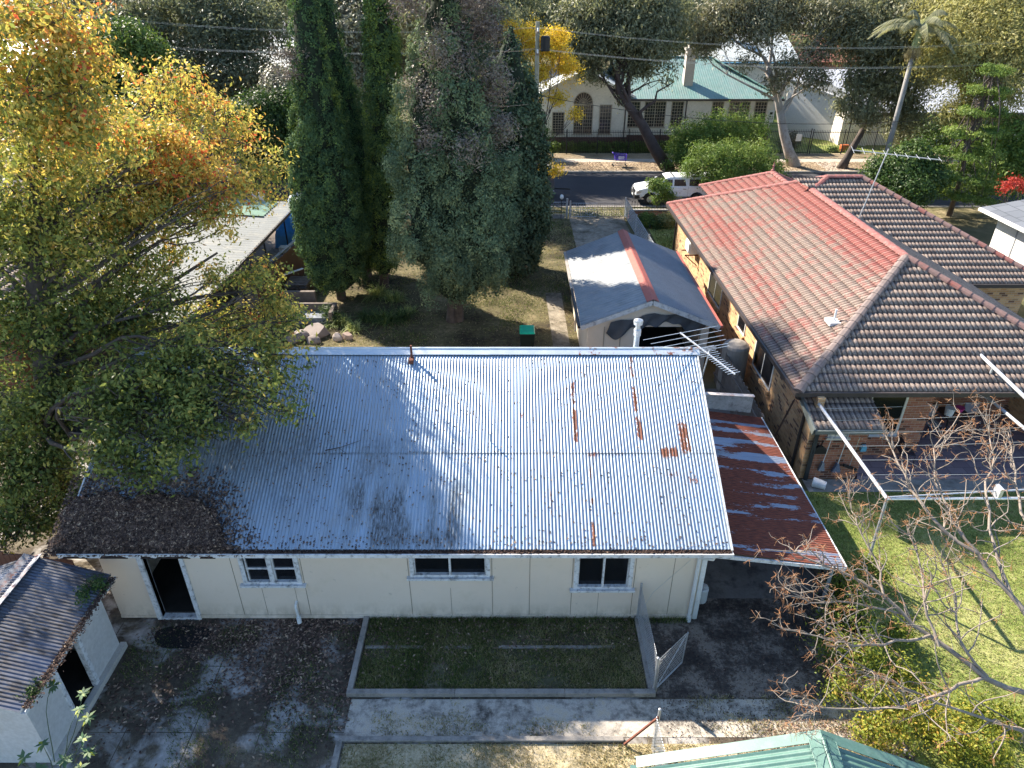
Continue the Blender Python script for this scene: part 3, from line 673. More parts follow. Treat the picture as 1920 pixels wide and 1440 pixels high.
# hanging tarp
nu, nv = 60, 12; V = []
for j in range(nv + 1):
    for i in range(nu + 1):
        u = i / nu; x = 3.55 + u * 3.45; top = 2.30 + .38 * math.sin(min(1, u * 1.6) * math.pi * .5) * (1 - abs(u - .45) * 1.1) + .04 * math.sin(u * 20)
        low = .38 + .26 * math.exp(-((u - .10) / .06) ** 2) + .16 * math.exp(-((u - .42) / .1) ** 2) + .06 * math.sin(u * 17) + .05 * math.sin(u * 41)
        t = j / nv; V.append((x - .15 * t * (1 - u), gf - .06 - .05 * math.sin(u * 34 + t * 3) * (0.3 + t) - .06 * t, top - low * t * (1 + .2 * math.sin(u * 9))))
F = [(j * (nu + 1) + i, j * (nu + 1) + i + 1, (j + 1) * (nu + 1) + i + 1, (j + 1) * (nu + 1) + i) for j in range(nv) for i in range(nu)]
o = mesh_np('tarpaulin', V, F, M['tarp'], None, smooth=True); tag(o, 'dark grey tarpaulin drooping across the garage gable opening', 'tarpaulin')

# ================================================================== WHEELIE BIN
bin_ = thing('wheelie_bin', 'wheelie bin with a bright green lid on the shaded lawn', 'bin', (0.60, 24.9, 0))
bx, by = .60, 24.9
m = MB(); a, b_ = .24, .30
m.add([(bx - a, by - .25, .04), (bx + a, by - .25, .04), (bx + a, by + .25, .04), (bx - a, by + .25, .04), (bx - b_, by - .36, .98), (bx + b_, by - .36, .98), (bx + b_, by + .32, .98), (bx - b_, by + .32, .98)], [(3, 2, 1, 0), (4, 5, 6, 7), (0, 1, 5, 4), (1, 2, 6, 5), (2, 3, 7, 6), (3, 0, 4, 7)])
m.box(bx - .31, bx + .31, by - .38, by + .34, .93, .975)
m.build('bin_body', plain('bin_body', (.012, .022, .02), .5), bin_, bevel=.015)
m = MB(); m.add([(bx - .31, by - .40, .98), (bx + .31, by - .40, .98), (bx + .31, by + .34, 1.0), (bx - .31, by + .34, 1.0), (bx - .26, by - .33, 1.03), (bx + .26, by - .33, 1.03), (bx + .26, by + .25, 1.08), (bx - .26, by + .25, 1.08)], [(3, 2, 1, 0), (4, 5, 6, 7), (0, 1, 5, 4), (1, 2, 6, 5), (2, 3, 7, 6), (3, 0, 4, 7)])
m.build('bin_lid', plain('bin_lid', (.0, .42, .20), .4, spec=.5), bin_, bevel=.015)
m = MB(); m.tube([(bx - .29, by + .30, .11), (bx - .24, by + .30, .11)], .1, 12); m.build('wheel', M['black'], bin_)
m = MB(); m.tube([(bx + .24, by + .30, .11), (bx + .29, by + .30, .11)], .1, 12); m.build('wheel', M['black'], bin_)

# ================================================================== TV ANTENNA
an = thing('tv_antenna', 'long aluminium aerial with many cross rods above the cottage gable end', 'antenna', (4.78, 15.4, 0))
a0 = np.array((4.33, 16.17, 5.12)); a1 = np.array((5.16, 14.05, 5.08)); ed = np.array((.931, .364, 0))
m = MB(); m.tube([(4.80, 15.9, 2.4), (4.80, 15.05, 5.10)], .018, 6); m.tube([(4.80, 15.05, 5.1), (4.79, 15.04, 5.2)], .02, 6); m.build('mast', M['steel'], an)
m = MB(); m.beam(a0, a1, .028); m.build('boom', M['alu'], an)
m = MB()
for t, hl in ((.02, 1.12), (.13, 1.05), (.24, .95), (.33, .86), (.42, .78), (.47, .72)):
    q = a0 + (a1 - a0) * t + np.array((0, 0, .015)); m.tube([q - ed * hl, q + ed * hl], .0065, 5)
for i in range(13):
    t = .50 + i * .04; q = a0 + (a1 - a0) * t + np.array((0, 0, .015)); hl = .17 if i > 2 else .28; m.tube([q - ed * hl, q + ed * hl], .0065, 5)
    if i < 2: m.tube([q - ed * .2 + np.array((0, 0, .14)), q + ed * .2 + np.array((0, 0, .14))], .006, 5)
m.build('rods', M['alu'], an)

# ================================================================== BRICK HOUSE
bh = thing('brick_house', 'large tan brick house with faded red and brown hipped tile roof', 'house', (13, 27, 0))
ex, ez, pt = 8.10, 2.88, .49; nrm = math.sqrt(1 + pt * pt)
ridge1 = 12.8; h1 = ez + (ridge1 - ex) * pt; wx1 = 2 * ridge1 - ex     # 17.5
y0h, y2a, y2b = 16.95, 25.0, 36.0; r2 = (y2a + y2b) / 2; h2 = ez + (r2 - y2a) * pt; wx2 = 20.6
def redL(S, T):   # S along y from y0h, T up-slope (left face)
    top = np.clip(1 - (h1 + .3 - ez) * nrm / pt * 0 - (5.3 - T) / 1.9, 0, 1)
    # bright along the upper ridge, on the far end, and in speckled bands
    far = np.clip((S - 16.2) / 2.5, 0, 1) * np.clip((2.6 - T) / 2, 0, 1)
    band = .45 * np.exp(-((T - 1.05) / .35) ** 2) * np.clip((S - 1) / 3, 0, 1) + .38 * np.exp(-((S - 12.6) / 1.5) ** 2 - ((T - 1.6) / .9) ** 2)
    return {'red': np.clip(.85 * top ** 1.2 * np.clip((S - 2.5) / 2.5, 0.1, 1) + .35 * far + .5 * band + .38 + .10 * np.clip((S - 9) / 6, 0, 1) + .25 * (fbm(S * 8, T * .6, 77) - .5), 0, .95)}
LT = (ridge1 - ex) * nrm      # slope length of wing 1
LT2 = (r2 - y2a) * nrm
# left face: spans y0h..y2b, top follows ridge 1 then climbs to ridge 2
tl = (lambda t: t / nrm)
tiles('roof', (ex, y0h, ez), (0, 1, 0), (1, 0, pt), lambda t: t / nrm, lambda t: (y2b - y0h) - t / nrm, LT, M['tile'], bh, attrf=redL)
# upper bit of the left face of the main wing (above the height of ridge 1)
def upS0(t): return (r2 - .65) - y0h + (t - LT) / nrm * 1.0
if LT2 > LT:
    tiles('roof', (ex + LT / nrm, y0h, h1), (0, 1, 0), (1, 0, pt), lambda t: (y2a - y0h) + (LT + t) / nrm, lambda t: (y2b - y0h) - (LT + t) / nrm, LT2 - LT, M['tile'], bh, attrf=lambda S, T: {'red': np.ones_like(S) * .8})
nored = lambda S, T: {'red': np.full_like(S, -.1)}
# hip face towards the camera
tiles('roof', (ex, y0h, ez), (1, 0, 0), (0, 1, pt), lambda t: t / nrm, lambda t: (wx1 - ex) - t / nrm, LT, M['tile'], bh, attrf=nored)
# right face of wing 1
tiles('roof', (wx1, y0h, ez), (0, 1, 0), (-1, 0, pt), lambda t: t / nrm, lambda t: (y2a - y0h) + t / nrm, LT, M['tile'], bh, attrf=lambda S, T: {'red': np.full_like(S, .18)})
# main wing, face towards the camera, right of the valley; and hip and back
tiles('roof', (ex, y2a, ez), (1, 0, 0), (0, 1, pt), lambda t: (wx1 - ex) - t / nrm, lambda t: (wx2 - ex) - t / nrm, LT2, M['tile'], bh, attrf=nored)
tiles('roof', (wx2, y2a, ez), (0, 1, 0), (-1, 0, pt), lambda t: t / nrm, lambda t: (y2b - y2a) - t / nrm, LT2, M['tile'], bh, attrf=nored)
tiles('roof', (ex, y2b, ez), (1, 0, 0), (0, -1, pt), lambda t: t / nrm, lambda t: (wx2 - ex) - t / nrm, LT2, M['tile'], bh, attrf=nored)
# front wing hip (towards the street) with finial
fx0, fx1, fy = 10.6, 16.4, 39.6; fm = (fx0 + fx1) / 2; fh = (fx1 - fx0) / 2
tiles('roof', (fx0, y2b - 4.2, ez), (0, 1, 0), (1, 0, pt), lambda t: 0, lambda t: (fy - y2b + 4.2) - t / nrm, fh * nrm, M['tile'], bh, attrf=lambda S, T: {'red': np.full_like(S, .75)})
tiles('roof', (fx1, y2b - 4.2, ez), (0, 1, 0), (-1, 0, pt), lambda t: 0, lambda t: (fy - y2b + 4.2) - t / nrm, fh * nrm, M['tile'], bh, attrf=lambda S, T: {'red': np.full_like(S, .6)})
tiles('roof', (fx0, fy, ez), (1, 0, 0), (0, -1, pt), lambda t: t / nrm, lambda t: (fx1 - fx0) - t / nrm, fh * nrm, M['tile'], bh, attrf=nored)
hp = ez + fh * pt
apx = (ridge1, y0h + (ridge1 - ex), h1)
z_ = .04
caps('hip_capping', (ex, y0h, ez + z_), (apx[0], apx[1], h1 + z_), plain('grey_caps', (.21, .165, .15), .9, 0, .3, 6), bh)
caps('hip_capping', (wx1, y0h, ez + z_), (apx[0], apx[1], h1 + z_), M['capridge'], bh)
caps('ridge_capping', (ridge1, r2 - .6, h1 + z_), (apx[0], apx[1], h1 + z_), M['cappink'], bh)
q2 = (ex + (r2 - y2a), r2, h2 + z_)
caps('hip_capping', q2, (ridge1, r2 - .62, h1 + z_), M['cappink'], bh)
caps('ridge_capping', q2, (wx2 - (r2 - y2a), r2, h2 + z_), M['cappink'], bh)
caps('hip_capping', (wx2, y2a, ez + z_), (wx2 - (r2 - y2a), r2, h2 + z_), M['capridge'], bh)
caps('hip_capping', (wx2, y2b, ez + z_), (wx2 - (r2 - y2a), r2, h2 + z_), M['capridge'], bh)
caps('hip_capping', (ex, y2b, ez + z_), q2, M['cappink'], bh)
caps('ridge_capping', (fm, 34, hp + z_), (fm, fy - fh, hp + z_), M['cappink'], bh); caps('hip_capping', (fx0, fy, ez + z_), (fm, fy - fh, hp + z_), M['cappink'], bh); caps('hip_capping', (fx1, fy, ez + z_), (fm, fy - fh, hp + z_), M['cappink'], bh)
m = MB(); m.lathe([(.10, 0), (.12, .08), (.05, .14), (.04, .25), (.07, .29), (.03, .36), (.01, .52)], (fm, fy - fh, hp + .05), 8); m.build('finial', M['cappink'], bh)
# walls
wx, wy = 8.62, 17.75
m = MB()
m.box(wx, wx + .2, 16.72, 35.5, -.1, 2.80)
m.box(20.0, 20.2, 25.5, 35.5, -.1, 2.80); m.box(wx, 20.2, 35.4, 35.6, -.1, 2.799); m.box(17.0, 20.0, 25.5, 25.7, -.1, 2.80); m.box(16.9, 17.1, 17.6, 25.6, -.1, 2.801)
m.box(11.1, 16.0, 35.6, 39.2, -.1, 2.79)
m.build('wall', M['brick'], bh)
m = MB(); m.box(wx + .2, 10.35, 16.722, 16.9, -.1, 2.25); m.box(10.15, 10.35, 16.9, wy, -.1, 2.25)
m.box(10.35, 12.6, wy, wy + .2, -.1, 2.80); m.box(12.4, 12.6, wy + .2, 20.4, -.1, 2.80); m.box(12.6, 16.9, 20.2, 20.4, -.1, 2.80); m.box(wx + .2, 10.35, wy, wy + .2, 2.25, 2.80)
m.build('wall', M['brick2'], bh)
m = MB(); m.box(ex + .05, wx1 - .05, y0h + .05, y0h + 9, ez - .09, ez - .07); m.box(ex + .05, wx2 - .05, y2a + .05, y2b - .05, ez - .095, ez - .075); m.build('eave_lining', plain('eave_lining', (.45, .42, .38), .8), bh)
m = MB()
m.box(ex - .10, ex, y0h - .1, y2b, ez - .12, ez + .02); m.box(ex, wx1 + .1, y0h - .11, y0h - .01, ez - .12, ez + .02); m.box(wx1, wx2 + .1, y2a - .11, y2a - .01, ez - .12, ez + .02)
m.build('gutter', M['gutterdark'], bh)
m = MB(); m.box(ex + .0, ex + .02, y0h, y2b, ez - .19, ez - .08); m.build('fascia', M['gutterdark'], bh)
for (yy) in (16.95, 35.4):
    m = MB(); m.tube([(ex + .0, yy, ez - .1), (ex + .10, yy + .2, ez - .32), (wx - .05, yy + .25, ez - .5), (wx - .05, yy + .25, 0)], .045, 6); m.build('downpipe', M['gutterdark'], bh)
# windows of the long left wall
for (ya, yb, za, zb, nm) in ((26.6, 28.5, 1.15, 2.5, 2), (23.3, 24.1, 1.55, 2.45, 1), (20.1, 21.9, 1.1, 2.4, 2)):
    wn_ = window(bh, 'y', wx, ya, yb, za, zb, nm, 1, 'white', t=.05, pr=.03, sill=False, gm='glass2' if False else 'glass')
    s = MB(); s.box(wx - .10, wx + .02, ya - .1, yb + .1, za - .17, za - .055); s.build('sill', M['brick'], wn_)
ac = MB(); ac.box(wx - .42, wx - .0, 30.9, 31.7, 1.95, 2.5); ac.box(wx - .47, wx - .42, 30.95, 31.65, 2.0, 2.45); aco = ac.build('air_conditioner', M['white'], bh, bevel=.02)
m = MB(); m.beam((wx, 30.95, 1.9), (wx - .6, 30.95, 1.9), .05); m.beam((wx, 31.65, 1.9), (wx - .6, 31.65, 1.9), .05); m.beam((wx - .6, 30.95, 1.9), (wx, 30.95, 1.4), .04); m.build('bracket', M['rustmetal'], aco)
# sliding door and porch
window(bh, 'x', wy, 10.75, 11.75, .95, 2.45, 1, 1, 'alu', t=.07, pr=.03, gm='glass')
m = MB(); m.box(10.40, 10.62, wy - .02, wy - .001, 2.0, 2.6); m.build('vent_cover', plain('yellowed_blind', (.5, .46, .22), .8), bh)
pz0, pz1, py0, py1 = 2.22, 2.72, 16.02, 17.6
def pr_red(S, T): return {'red': np.clip((T - 1.1) * 1.5, -.1, .9)}
tiles('porch_roof', (8.38, py0, pz0), (1, 0, 0), (0, py1 - py0, pz1 - pz0), lambda t: 0, lambda t: 1.95, math.hypot(py1 - py0, pz1 - pz0), M['tile'], bh, attrf=pr_red)
m = MB(); m.box(8.36, 10.36, py0 - .1, py0 - .01, pz0 - .1, pz0 + .01); m.beam((8.34, py0 - .05, pz0 - .06), (8.34, py1, pz1 - .05), .05, .22); m.build('porch_gutter', plain('grey_green_gutter', (.15, .17, .16), .5), bh)
m = MB(); m.tube([(8.75, py0 + .02, pz0 - .1), (8.80, 16.62, 1.95), (8.80, 16.64, .75), (8.80, 16.64, .0)], .075, 4); m.build('porch_post', plain('charcoal', (.05, .055, .055), .5), bh)
m = MB(); m.box(9.15, 9.75, 16.69, 16.71, 1.5, 1.95); m.box(9.1, 9.8, 16.62, 16.7, 1.44, 1.5)
for k in range(4): m.box(9.2 + k * .17, 9.22 + k * .17, 16.66, 16.68, 1.5, 1.95)
m.build('toilet_window', M['alu'], bh)
# roof vent and TV aerial on roof
m = MB(); q = (9.95, 19.6); zq = ez + (q[0] - ex) * pt
m.box(q[0] - .20, q[0] + .20, q[1] - .22, q[1] + .22, zq - .02, zq + .09)
m.tube([(q[0], q[1], zq), (q[0], q[1], zq + .45)], .035, 8); m.build('roof_vent', M['white'], bh)
ra = thing('tv_antenna', 'thin mast and flat comb aerial standing on the tiled roof ridge', 'antenna', (13.9, 27.7, 0))
m = MB(); m.tube([(13.95, 27.6, 4.6), (14.45, 27.65, 7.35)], .022, 6); m.build('mast', M['steel'], ra)
m = MB(); m.beam((13.2, 27.9, 7.25), (16.1, 26.9, 7.1), .03); m.build('boom', M['alu'], ra)
m = MB()
for i in range(9):
    t = i / 8; q = Vector((13.2, 27.9, 7.27)).lerp(Vector((16.1, 26.9, 7.12)), t); hl = .7 - .35 * t; m.tube([q + Vector((.3, .9, 0)) * hl, q - Vector((.3, .9, 0)) * hl], .008, 4)
m.build('rods', M['alu'], ra)

# porch things
def broom(x, lab, head, hc, wide=.14, hz=.42, tilt=.08):
    t = thing('broom', lab, 'broom', (x, 16.6, 0)); m = MB(); m.tube([(x + tilt, 16.62, 1.62), (x, 16.6, hz + .2)], .013, 6); m.build('handle', M['white'], t)
    m = MB(); m.prism([(x - .03, hz + .22), (x + .03, hz + .22), (x + wide, hz - .08), (x - wide, hz - .08)], 'y', 16.56, 16.66); m.build('broom_head', hc, t)
broom(9.17, 'broom with pale bristle head hung left-most on the porch brick wall', 0, plain('bristle', (.22, .24, .27), .9, 0, .4, 30), .09, .45)
broom(9.62, 'broom with wide blue-grey bristle head hung on the porch brick wall', 0, plain('bristle2', (.14, .16, .22), .9, 0, .4, 30), .13, .40)
t = thing('push_broom', 'black flat push broom hung right of the bristle brooms', 'broom', (9.98, 16.6, 0))
m = MB(); m.tube([(10.05, 16.62, 1.55), (9.98, 16.6, .55)], .011, 6); m.build('handle', M['zinc'], t); m = MB(); m.beam((9.78, 16.58, .58), (10.2, 16.58, .42), .07, .07); m.build('broom_head', M['black'], t)
m = MB(); m.prism([(8.98 - .2, .98), (8.98 + .2, .98), (8.98 + .2, 1.12), (9.03, 1.24), (8.93, 1.24), (8.98 - .2, 1.12)], 'y', 16.58, 16.66); m.tube([(8.98, 16.6, 1.22), (9.0, 16.6, 1.42)], .02, 6)
tag(m.build('dustpan', M['black']), 'black dustpan hanging on the porch brick wall beside the post', 'dustpan')
m = MB(); m.box(10.18, 10.34, 16.6, 16.70, 1.05, 1.2); m.box(10.21, 10.31, 16.6, 16.68, 1.2, 1.26); tag(m.build('dustpan', plain('blue_plastic', (.12, .35, .5), .5)), 'small blue plastic pan on the porch corner', 'dustpan')
# bucket lying on its side
bk = thing('bucket', 'white plastic bucket lying on its side at the porch corner', 'bucket', (9.05, 16.25, 0))
d = Vector((-.75, .45, 0)).normalized(); c0 = Vector((9.2, 16.15, .15)); m = MB()
m.tube([c0, c0 + d * .02, c0 + d * .34, c0 + d * .36, c0 + d * .37, c0 + d * .2], [.12, .125, .15, .16, .145, .13], 14, cap=True); m.build('pail', plain('white_plastic', (.6, .63, .68), .35, spec=.5), bk)
m = MB(); m.tube([c0 + d * .36 + Vector((0, 0, .15)), c0 + d * .5 + Vector((.1, 0, .02)), c0 + d * .36 + Vector((0, 0, -.14))], .006, 5); m.build('handle', M['steel'], bk)
# patio furniture
def chair(x, y, rz, lab, m1, m2, round_=True):
    t = thing('patio_chair', lab, 'chair', (x, y, .1), 'chairs on the shaded patio', rz)
    s = MB(); s.box(-.22, .22, -.22, .22, .43, .47); s.build('seat', m1, t, bevel=.02, local=True)
    s = MB(); s.box(-.22, .22, .20, .245, .55, .95); s.build('backrest', m1, t, bevel=.06 if round_ else .02, local=True)
    s = MB()
    for a in (-.21, .21):
        s.tube([(a, -.22, 0), (a, -.2, .43)], .014, 5); s.tube([(a, .27, 0), (a, .22, .45), (a, .25, .9)], .014, 5); s.tube([(a, -.2, .62), (a, .22, .64)], .014, 5)
    s.build('frame', m2, t, local=True)
floral = plain('floral', (.33, .38, .44), .7, 0, .6, 14, dirt=(.05, .08, .15))
chair(12.98, 19.0, 0, 'chair with blue floral rounded back at the patio brick corner', floral, M['black'])
chair(13.6, 18.9, .1, 'chair with plain grey square back second along the patio', plain('grey_vinyl', (.25, .25, .27), .6), M['black'], False)
chair(15.0, 19.1, -.1, 'grey chair by the pipe rail at the right of the patio', plain('grey_vinyl2', (.22, .21, .25), .6), M['black'], False)
chair(12.0, 17.3, 1.4, 'dark folding chair against the brick wall end', plain('dark_vinyl', (.04, .035, .05), .6), M['black'], False)
m = MB(); m.lathe([(.12, 0), (.15, .24), (.155, .26)], (14.05, 18.9, .86), 14); tag(m.build('bucket', M['white']), 'white tub standing on the patio table', 'tub')
m = MB(); m.lathe([(.09, 0), (.14, .14), (.15, .15)], (14.5, 19.1, .86), 12); tag(m.build('basin', plain('magenta', (.45, .05, .22), .5)), 'magenta plastic basin on the patio table', 'basin')
t = thing('patio_table', 'low dark table in the shade of the patio roof', 'table', (14.3, 19.0, .1))
m = MB(); m.box(13.9, 14.75, 18.6, 19.4, .80, .85); m.build('tabletop', plain('table_brown', (.07, .05, .045), .6), t)
for a, b_ in ((13.95, 18.65), (14.7, 18.65), (13.95, 19.35), (14.7, 19.35)):
    m = MB(); m.box(a - .02, a + .02, b_ - .02, b_ + .02, .1, .8); m.build('leg', M['black'], t)

# ================================================================== PIPE FRAME WITH WIRES
pf = thing('clothesline_frame', 'tall galvanised pipe clothesline frame with wires in front of the brick patio', 'clothesline', (8.86, 12.73, 0))
A = (8.78, 12.75, 2.47); B = (8.66, 17.0, 2.62)
m = MB(); m.tube([(8.86, 12.75, 0), A], .035, 8); m.build('post', M['steel'], pf)
m = MB(); m.tube([(15.2, 12.75, 0), (15.2, 12.75, 2.47)], .035, 8); m.build('post', M['steel'], pf)
m = MB(); m.tube([A, B], .045, 8); m.build('rail', M['alu'], pf)
m = MB(); m.tube([A, (15.2, 12.75, 2.50)], .035, 8); m.tube([(8.8, 12.75, 2.52), (15.2, 13.05, 2.72)], .018, 6); m.box(11.35, 11.43, 12.73, 12.95, 2.45, 2.75); m.build('rail', M['alu'], pf)
m = MB(); m.tube([(13.85, 17.6, 2.45), (13.9, 12.75, 2.5)], .045, 8); m.build('rail', M['alu'], pf)
m = MB(); m.tube([(13.75, 18.1, 3.45), (13.95, 12.75, 2.9)], .05, 8); m.tube([(13.78, 17.5, 3.35), (13.75, 17.5, 2.9)], .03, 6); m.build('rail', M['alu'], pf)
m = MB()
for i in range(7):
    t = .12 + i * .135; p = Vector(B).lerp(Vector(A), t); q = Vector((13.87, 17.6, 2.5)).lerp(Vector((13.9, 12.75, 2.5)), t)
    m.tube([p, (p + q) / 2 - Vector((0, 0, .04)), q], .005, 4); 
m.build('wires', M['steel'], pf)

# ================================================================== OUTHOUSE (left shed)
sh = thing('outhouse_shed', 'small cream shed with dark weathered iron roof and open doorway', 'shed', (-10.1, 9.2, 0))
sx, se, sr = -8.6, 1.94, 2.50; sxm = -10.1; Ls = math.hypot(sxm - sx, sr - se)
sat = lambda U, V: {'rust': np.clip(fbm(U * 2, V, 31) * .7 - .8 + .9 * np.exp(-((V - 1.5) / .12) ** 2), -.6, .5), 'dirt': np.clip((fbm(U * 3, V * 1., 33) - .36) * 4, .1, 1.)}
corr('roof', (sx, 7.62, se), (0, 1, 0), (sxm - sx, 0, sr - se), 3.25, Ls, M['shediron'], sh, nv=30, attrf=sat)
corr('roof', (2 * sxm - sx, 7.62, se), (0, 1, 0), (sx - sxm, 0, sr - se), 3.25, Ls, M['shediron'], sh, nv=30, attrf=sat)
m = MB(); m.beam((sxm - .10, 7.6, sr - .01), (sxm - .1, 10.9, sr - .01), .2, .012, up=(.35, 0, 1)); m.beam((sxm + .10, 7.6, sr - .01), (sxm + .1, 10.9, sr - .01), .2, .012, up=(-.35, 0, 1)); m.build('ridge_capping', plain('rust_cap', (.22, .23, .26), .6, .2, .2, 4, dirt=(.22, .07, .04)), sh)
sw = -8.78
m = MB(); m.box(sw - .08, sw, 9.58, 10.55, .0, 1.93); m.box(sw - .08, sw, 7.9, 8.75, .0, 1.93); m.box(sw - .08, sw, 8.75, 9.58, 1.82, 1.93)
m.box(-11.4, sw - .08, 7.9, 7.98, 0, 1.93); m.box(-11.4, sw - .08, 10.47, 10.548, 0, 1.93); m.box(-11.4, -11.32, 7.98, 10.47, 0, 1.93)
m.prism([(sw - .02, 1.93), (-11.4, 1.93), (sxm, 2.42)], 'y', 7.902, 7.978); m.prism([(sw - .02, 1.93), (-11.4, 1.93), (sxm, 2.42)], 'y', 10.472, 10.546)
m.build('wall', plain('pale_fibro', (.56, .55, .53), .7, 0, .08, 1., dirt=(.46, .44, .4)), sh)
m = MB(); m.box(sw - .001, sw + .13, 7.85, 10.6, 0, .14); m.build('footing', plain('footing', (.50, .47, .42), .8, 0, .12, 2, dirt=(.3, .27, .22)), sh)
m = MB(); m.box(sw - .06, sw + .05, 9.50, 9.60, .1, 1.9); m.box(sw - .06, sw + .04, 8.72, 8.8, .1, 1.9); m.build('door_frame', M['peel'], sh)
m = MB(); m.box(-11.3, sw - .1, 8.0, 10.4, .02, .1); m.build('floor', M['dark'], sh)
m = MB(); m.box(sx - .02, sx + .09, 7.65, 10.85, se - .10, se - .085); m.box(sx + .075, sx + .09, 7.65, 10.85, se - .085, se - .02); m.build('gutter', M['white'], sh)

# ================================================================== TEAL SHED ROOF (bottom right)
ts = thing('teal_shed', 'shed with glossy teal ribbed steel roof in the bottom right corner', 'shed', (4.62, 3.98, 0), rz=R(-5))
tsl = math.hypot(2.75, 1.10)
tcat = lambda U, V: {'rust': U * 0 - .5, 'dirt': U * 0}
corr('roof', (-2.75, -3.6, 1.62), (0, 1, 0), (2.75, 0, 1.10), 6.2, tsl, M['teal'], ts, period=.105, amp=.013, seg=10, nv=4)
corr('roof', (2.75, -3.6, 1.62), (0, 1, 0), (-2.75, 0, 1.10), 6.2, tsl, M['teal'], ts, period=.105, amp=.013, seg=10, nv=4)
for o in list(ts.children):      # built in the shed's own frame
    o.location = (4.62, 3.98, 0)
m = MB()
for s in (-1, 1):
    m.beam((s * .12, -3.6, 2.725), (s * .12, 2.64, 2.725), .18, .012, up=(s * .3, 0, 1)); m.tube([(s * .205, -3.6, 2.70), (s * .205, 2.64, 2.70)], .010, 6)
m.tube([(0, -3.6, 2.755), (0, 2.64, 2.755)], .03, 6)
m.build('ridge_capping', M['teal'], ts, local=True)
m = MB()
m.beam((-2.78, 2.70, 1.64), (0, 2.70, 2.75), .19, .012, up=(-.4, 0, 1)); m.beam((2.78, 2.70, 1.64), (0, 2.70, 2.75), .19, .012, up=(.3, 0, 1))
m.beam((-2.78, 2.79, 1.57), (0, 2.79, 2.68), .012, .13); m.beam((2.78, 2.79, 1.57), (0, 2.79, 2.68), .012, .13)
m.build('barge_flashing', M['teal'], ts, local=True)
m = MB(); m.box(-2.6, 2.6, -3.4, 2.5, 0, 1.6); m.build('wall', plain('teal_wall', (.10, .22, .20), .5), ts, local=True)
m = MB(); m.box(-2.88, -2.77, -3.6, 2.66, 1.52, 1.62); m.build('gutter', M['teal'], ts, local=True)

# ================================================================== YARD BITS
def kerbstone(name, lab, boxes, mat='kerb', grp=None):
    m = MB()
    for b in boxes: m.box(*b)
    tag(m.build(name, M[mat], bevel=.01), lab, 'kerb', grp)
kerbstone('garden_edging', 'long concrete edging along the near side of the garden bed', [(-3.46, -1.2, 9.30, 9.42, 0, .13), (-1.195, 1.1, 9.305, 9.425, 0, .125), (1.105, 3.0, 9.30, 9.42, 0, .13)])
kerbstone('garden_edging', 'concrete edging along the left side of the garden bed', [(-3.46, -3.34, 9.42, 11.36, 0, .125)])
kerbstone('garden_edging', 'concrete edging along the right side of the bed under the mesh fence', [(2.86, 3.05, 9.42, 11.36, 0, .13)])
kerbstone('garden_edging', 'broken concrete strip crossing the middle of the garden bed', [(-3.3, -2.0, 10.50, 10.58, 0, .05), (-1.5, -.9, 10.50, 10.58, 0, .045), (-.3, 2.3, 10.50, 10.58, 0, .055)])
kerbstone('garden_edging', 'concrete edging between the sunlit path and the dry grass', [(-3.4, 2.2, 8.30, 8.40, 0, .07), (-3.45, -3.33, 5.5, 8.30, 0, .07)])
m = MB(); cxm, cym = -7.55, 10.85; pts = [(cxm + .62 * math.cos(a) * (1 + .1 * math.sin(3 * a)), cym + .36 * math.sin(a) * (1 + .12 * math.cos(2 * a))) for a in [i * math.pi / 12 for i in range(24)]]
m.prism(pts, 'z', .0, .018); tag(m.build('door_mat', plain('rubber', (.012, .011, .012), .95, 0, .4, 8)), 'black rubber mat on the ground at the cottage doorway', 'mat')
# woven wire fence and gate
def meshpanel(name, lab, p0, p1, z0, z1, posts, cat='fence', lean=0., dense=.05, rail=True):
    t = thing(name, lab, cat, (p0[0], p0[1], 0)); p0 = Vector((*p0, 0)); p1 = Vector((*p1, 0)); L = (p1 - p0).length; d = (p1 - p0) / L; nrm = Vector((-d.y, d.x, 0))
    m = MB(); n = int(L / dense)
    for i in range(n + 1):
        p = p0 + d * (i * dense); m.tube([p + Vector((0, 0, z0)), p + nrm * lean + Vector((0, 0, z1 - .03))], .0045, 4, cap=False)
        if i < n:    # loop top
            q = p + d * dense; top = z1; m.tube([p + nrm * lean + Vector((0, 0, z1 - .03)), p + nrm * lean + d * dense * .3 + Vector((0, 0, top)), q + nrm * lean - d * dense * .3 + Vector((0, 0, top)), q + nrm * lean + Vector((0, 0, z1 - .03))], .005, 4, cap=False)
    k = int((z1 - z0) / .09)
    for j in range(k):
        z = z0 + .03 + j * .09; q0 = p0 + nrm * lean * (z / z1); q1 = p1 + nrm * lean * (z / z1); m.tube([q0 + Vector((0, 0, z)), q1 + Vector((0, 0, z))], .004, 4, cap=False)
    m.build('wire_mesh', M['steel'], t)
    for (px_, py_, hh) in posts:
        mm = MB(); mm.tube([(px_, py_, 0), (px_, py_, hh)], .028, 8); mm.lathe([(.03, 0), (.028, .02), (.01, .03)], (px_, py_, hh), 8); mm.build('post', M['steel'], t)
    return t
meshpanel('mesh_fence', 'galvanised loop-top mesh fence standing on the right edging of the garden bed', (2.95, 9.50), (2.93, 11.30), .13, 1.1, [(2.97, 9.44, 1.05), (2.92, 11.3, 1.2)], dense=.055)
gt_ = meshpanel('mesh_gate', 'half open loop-top mesh gate leaning out from the fence post', (3.02, 9.46), (3.72, 10.12), .08, 1.02, [], 'gate', dense=.055)
m = MB(); m.tube([(3.02, 9.46, .06), (3.72, 10.12, .06), (3.74, 10.14, 1.0)], .014, 6); m.tube([(3.02, 9.46, .06), (3.02, 9.46, 1.0)], .014, 6); m.tube([(3.02, 9.46, .08), (3.72, 10.12, .98)], .010, 5); m.build('gate_frame', M['steel'], gt_)
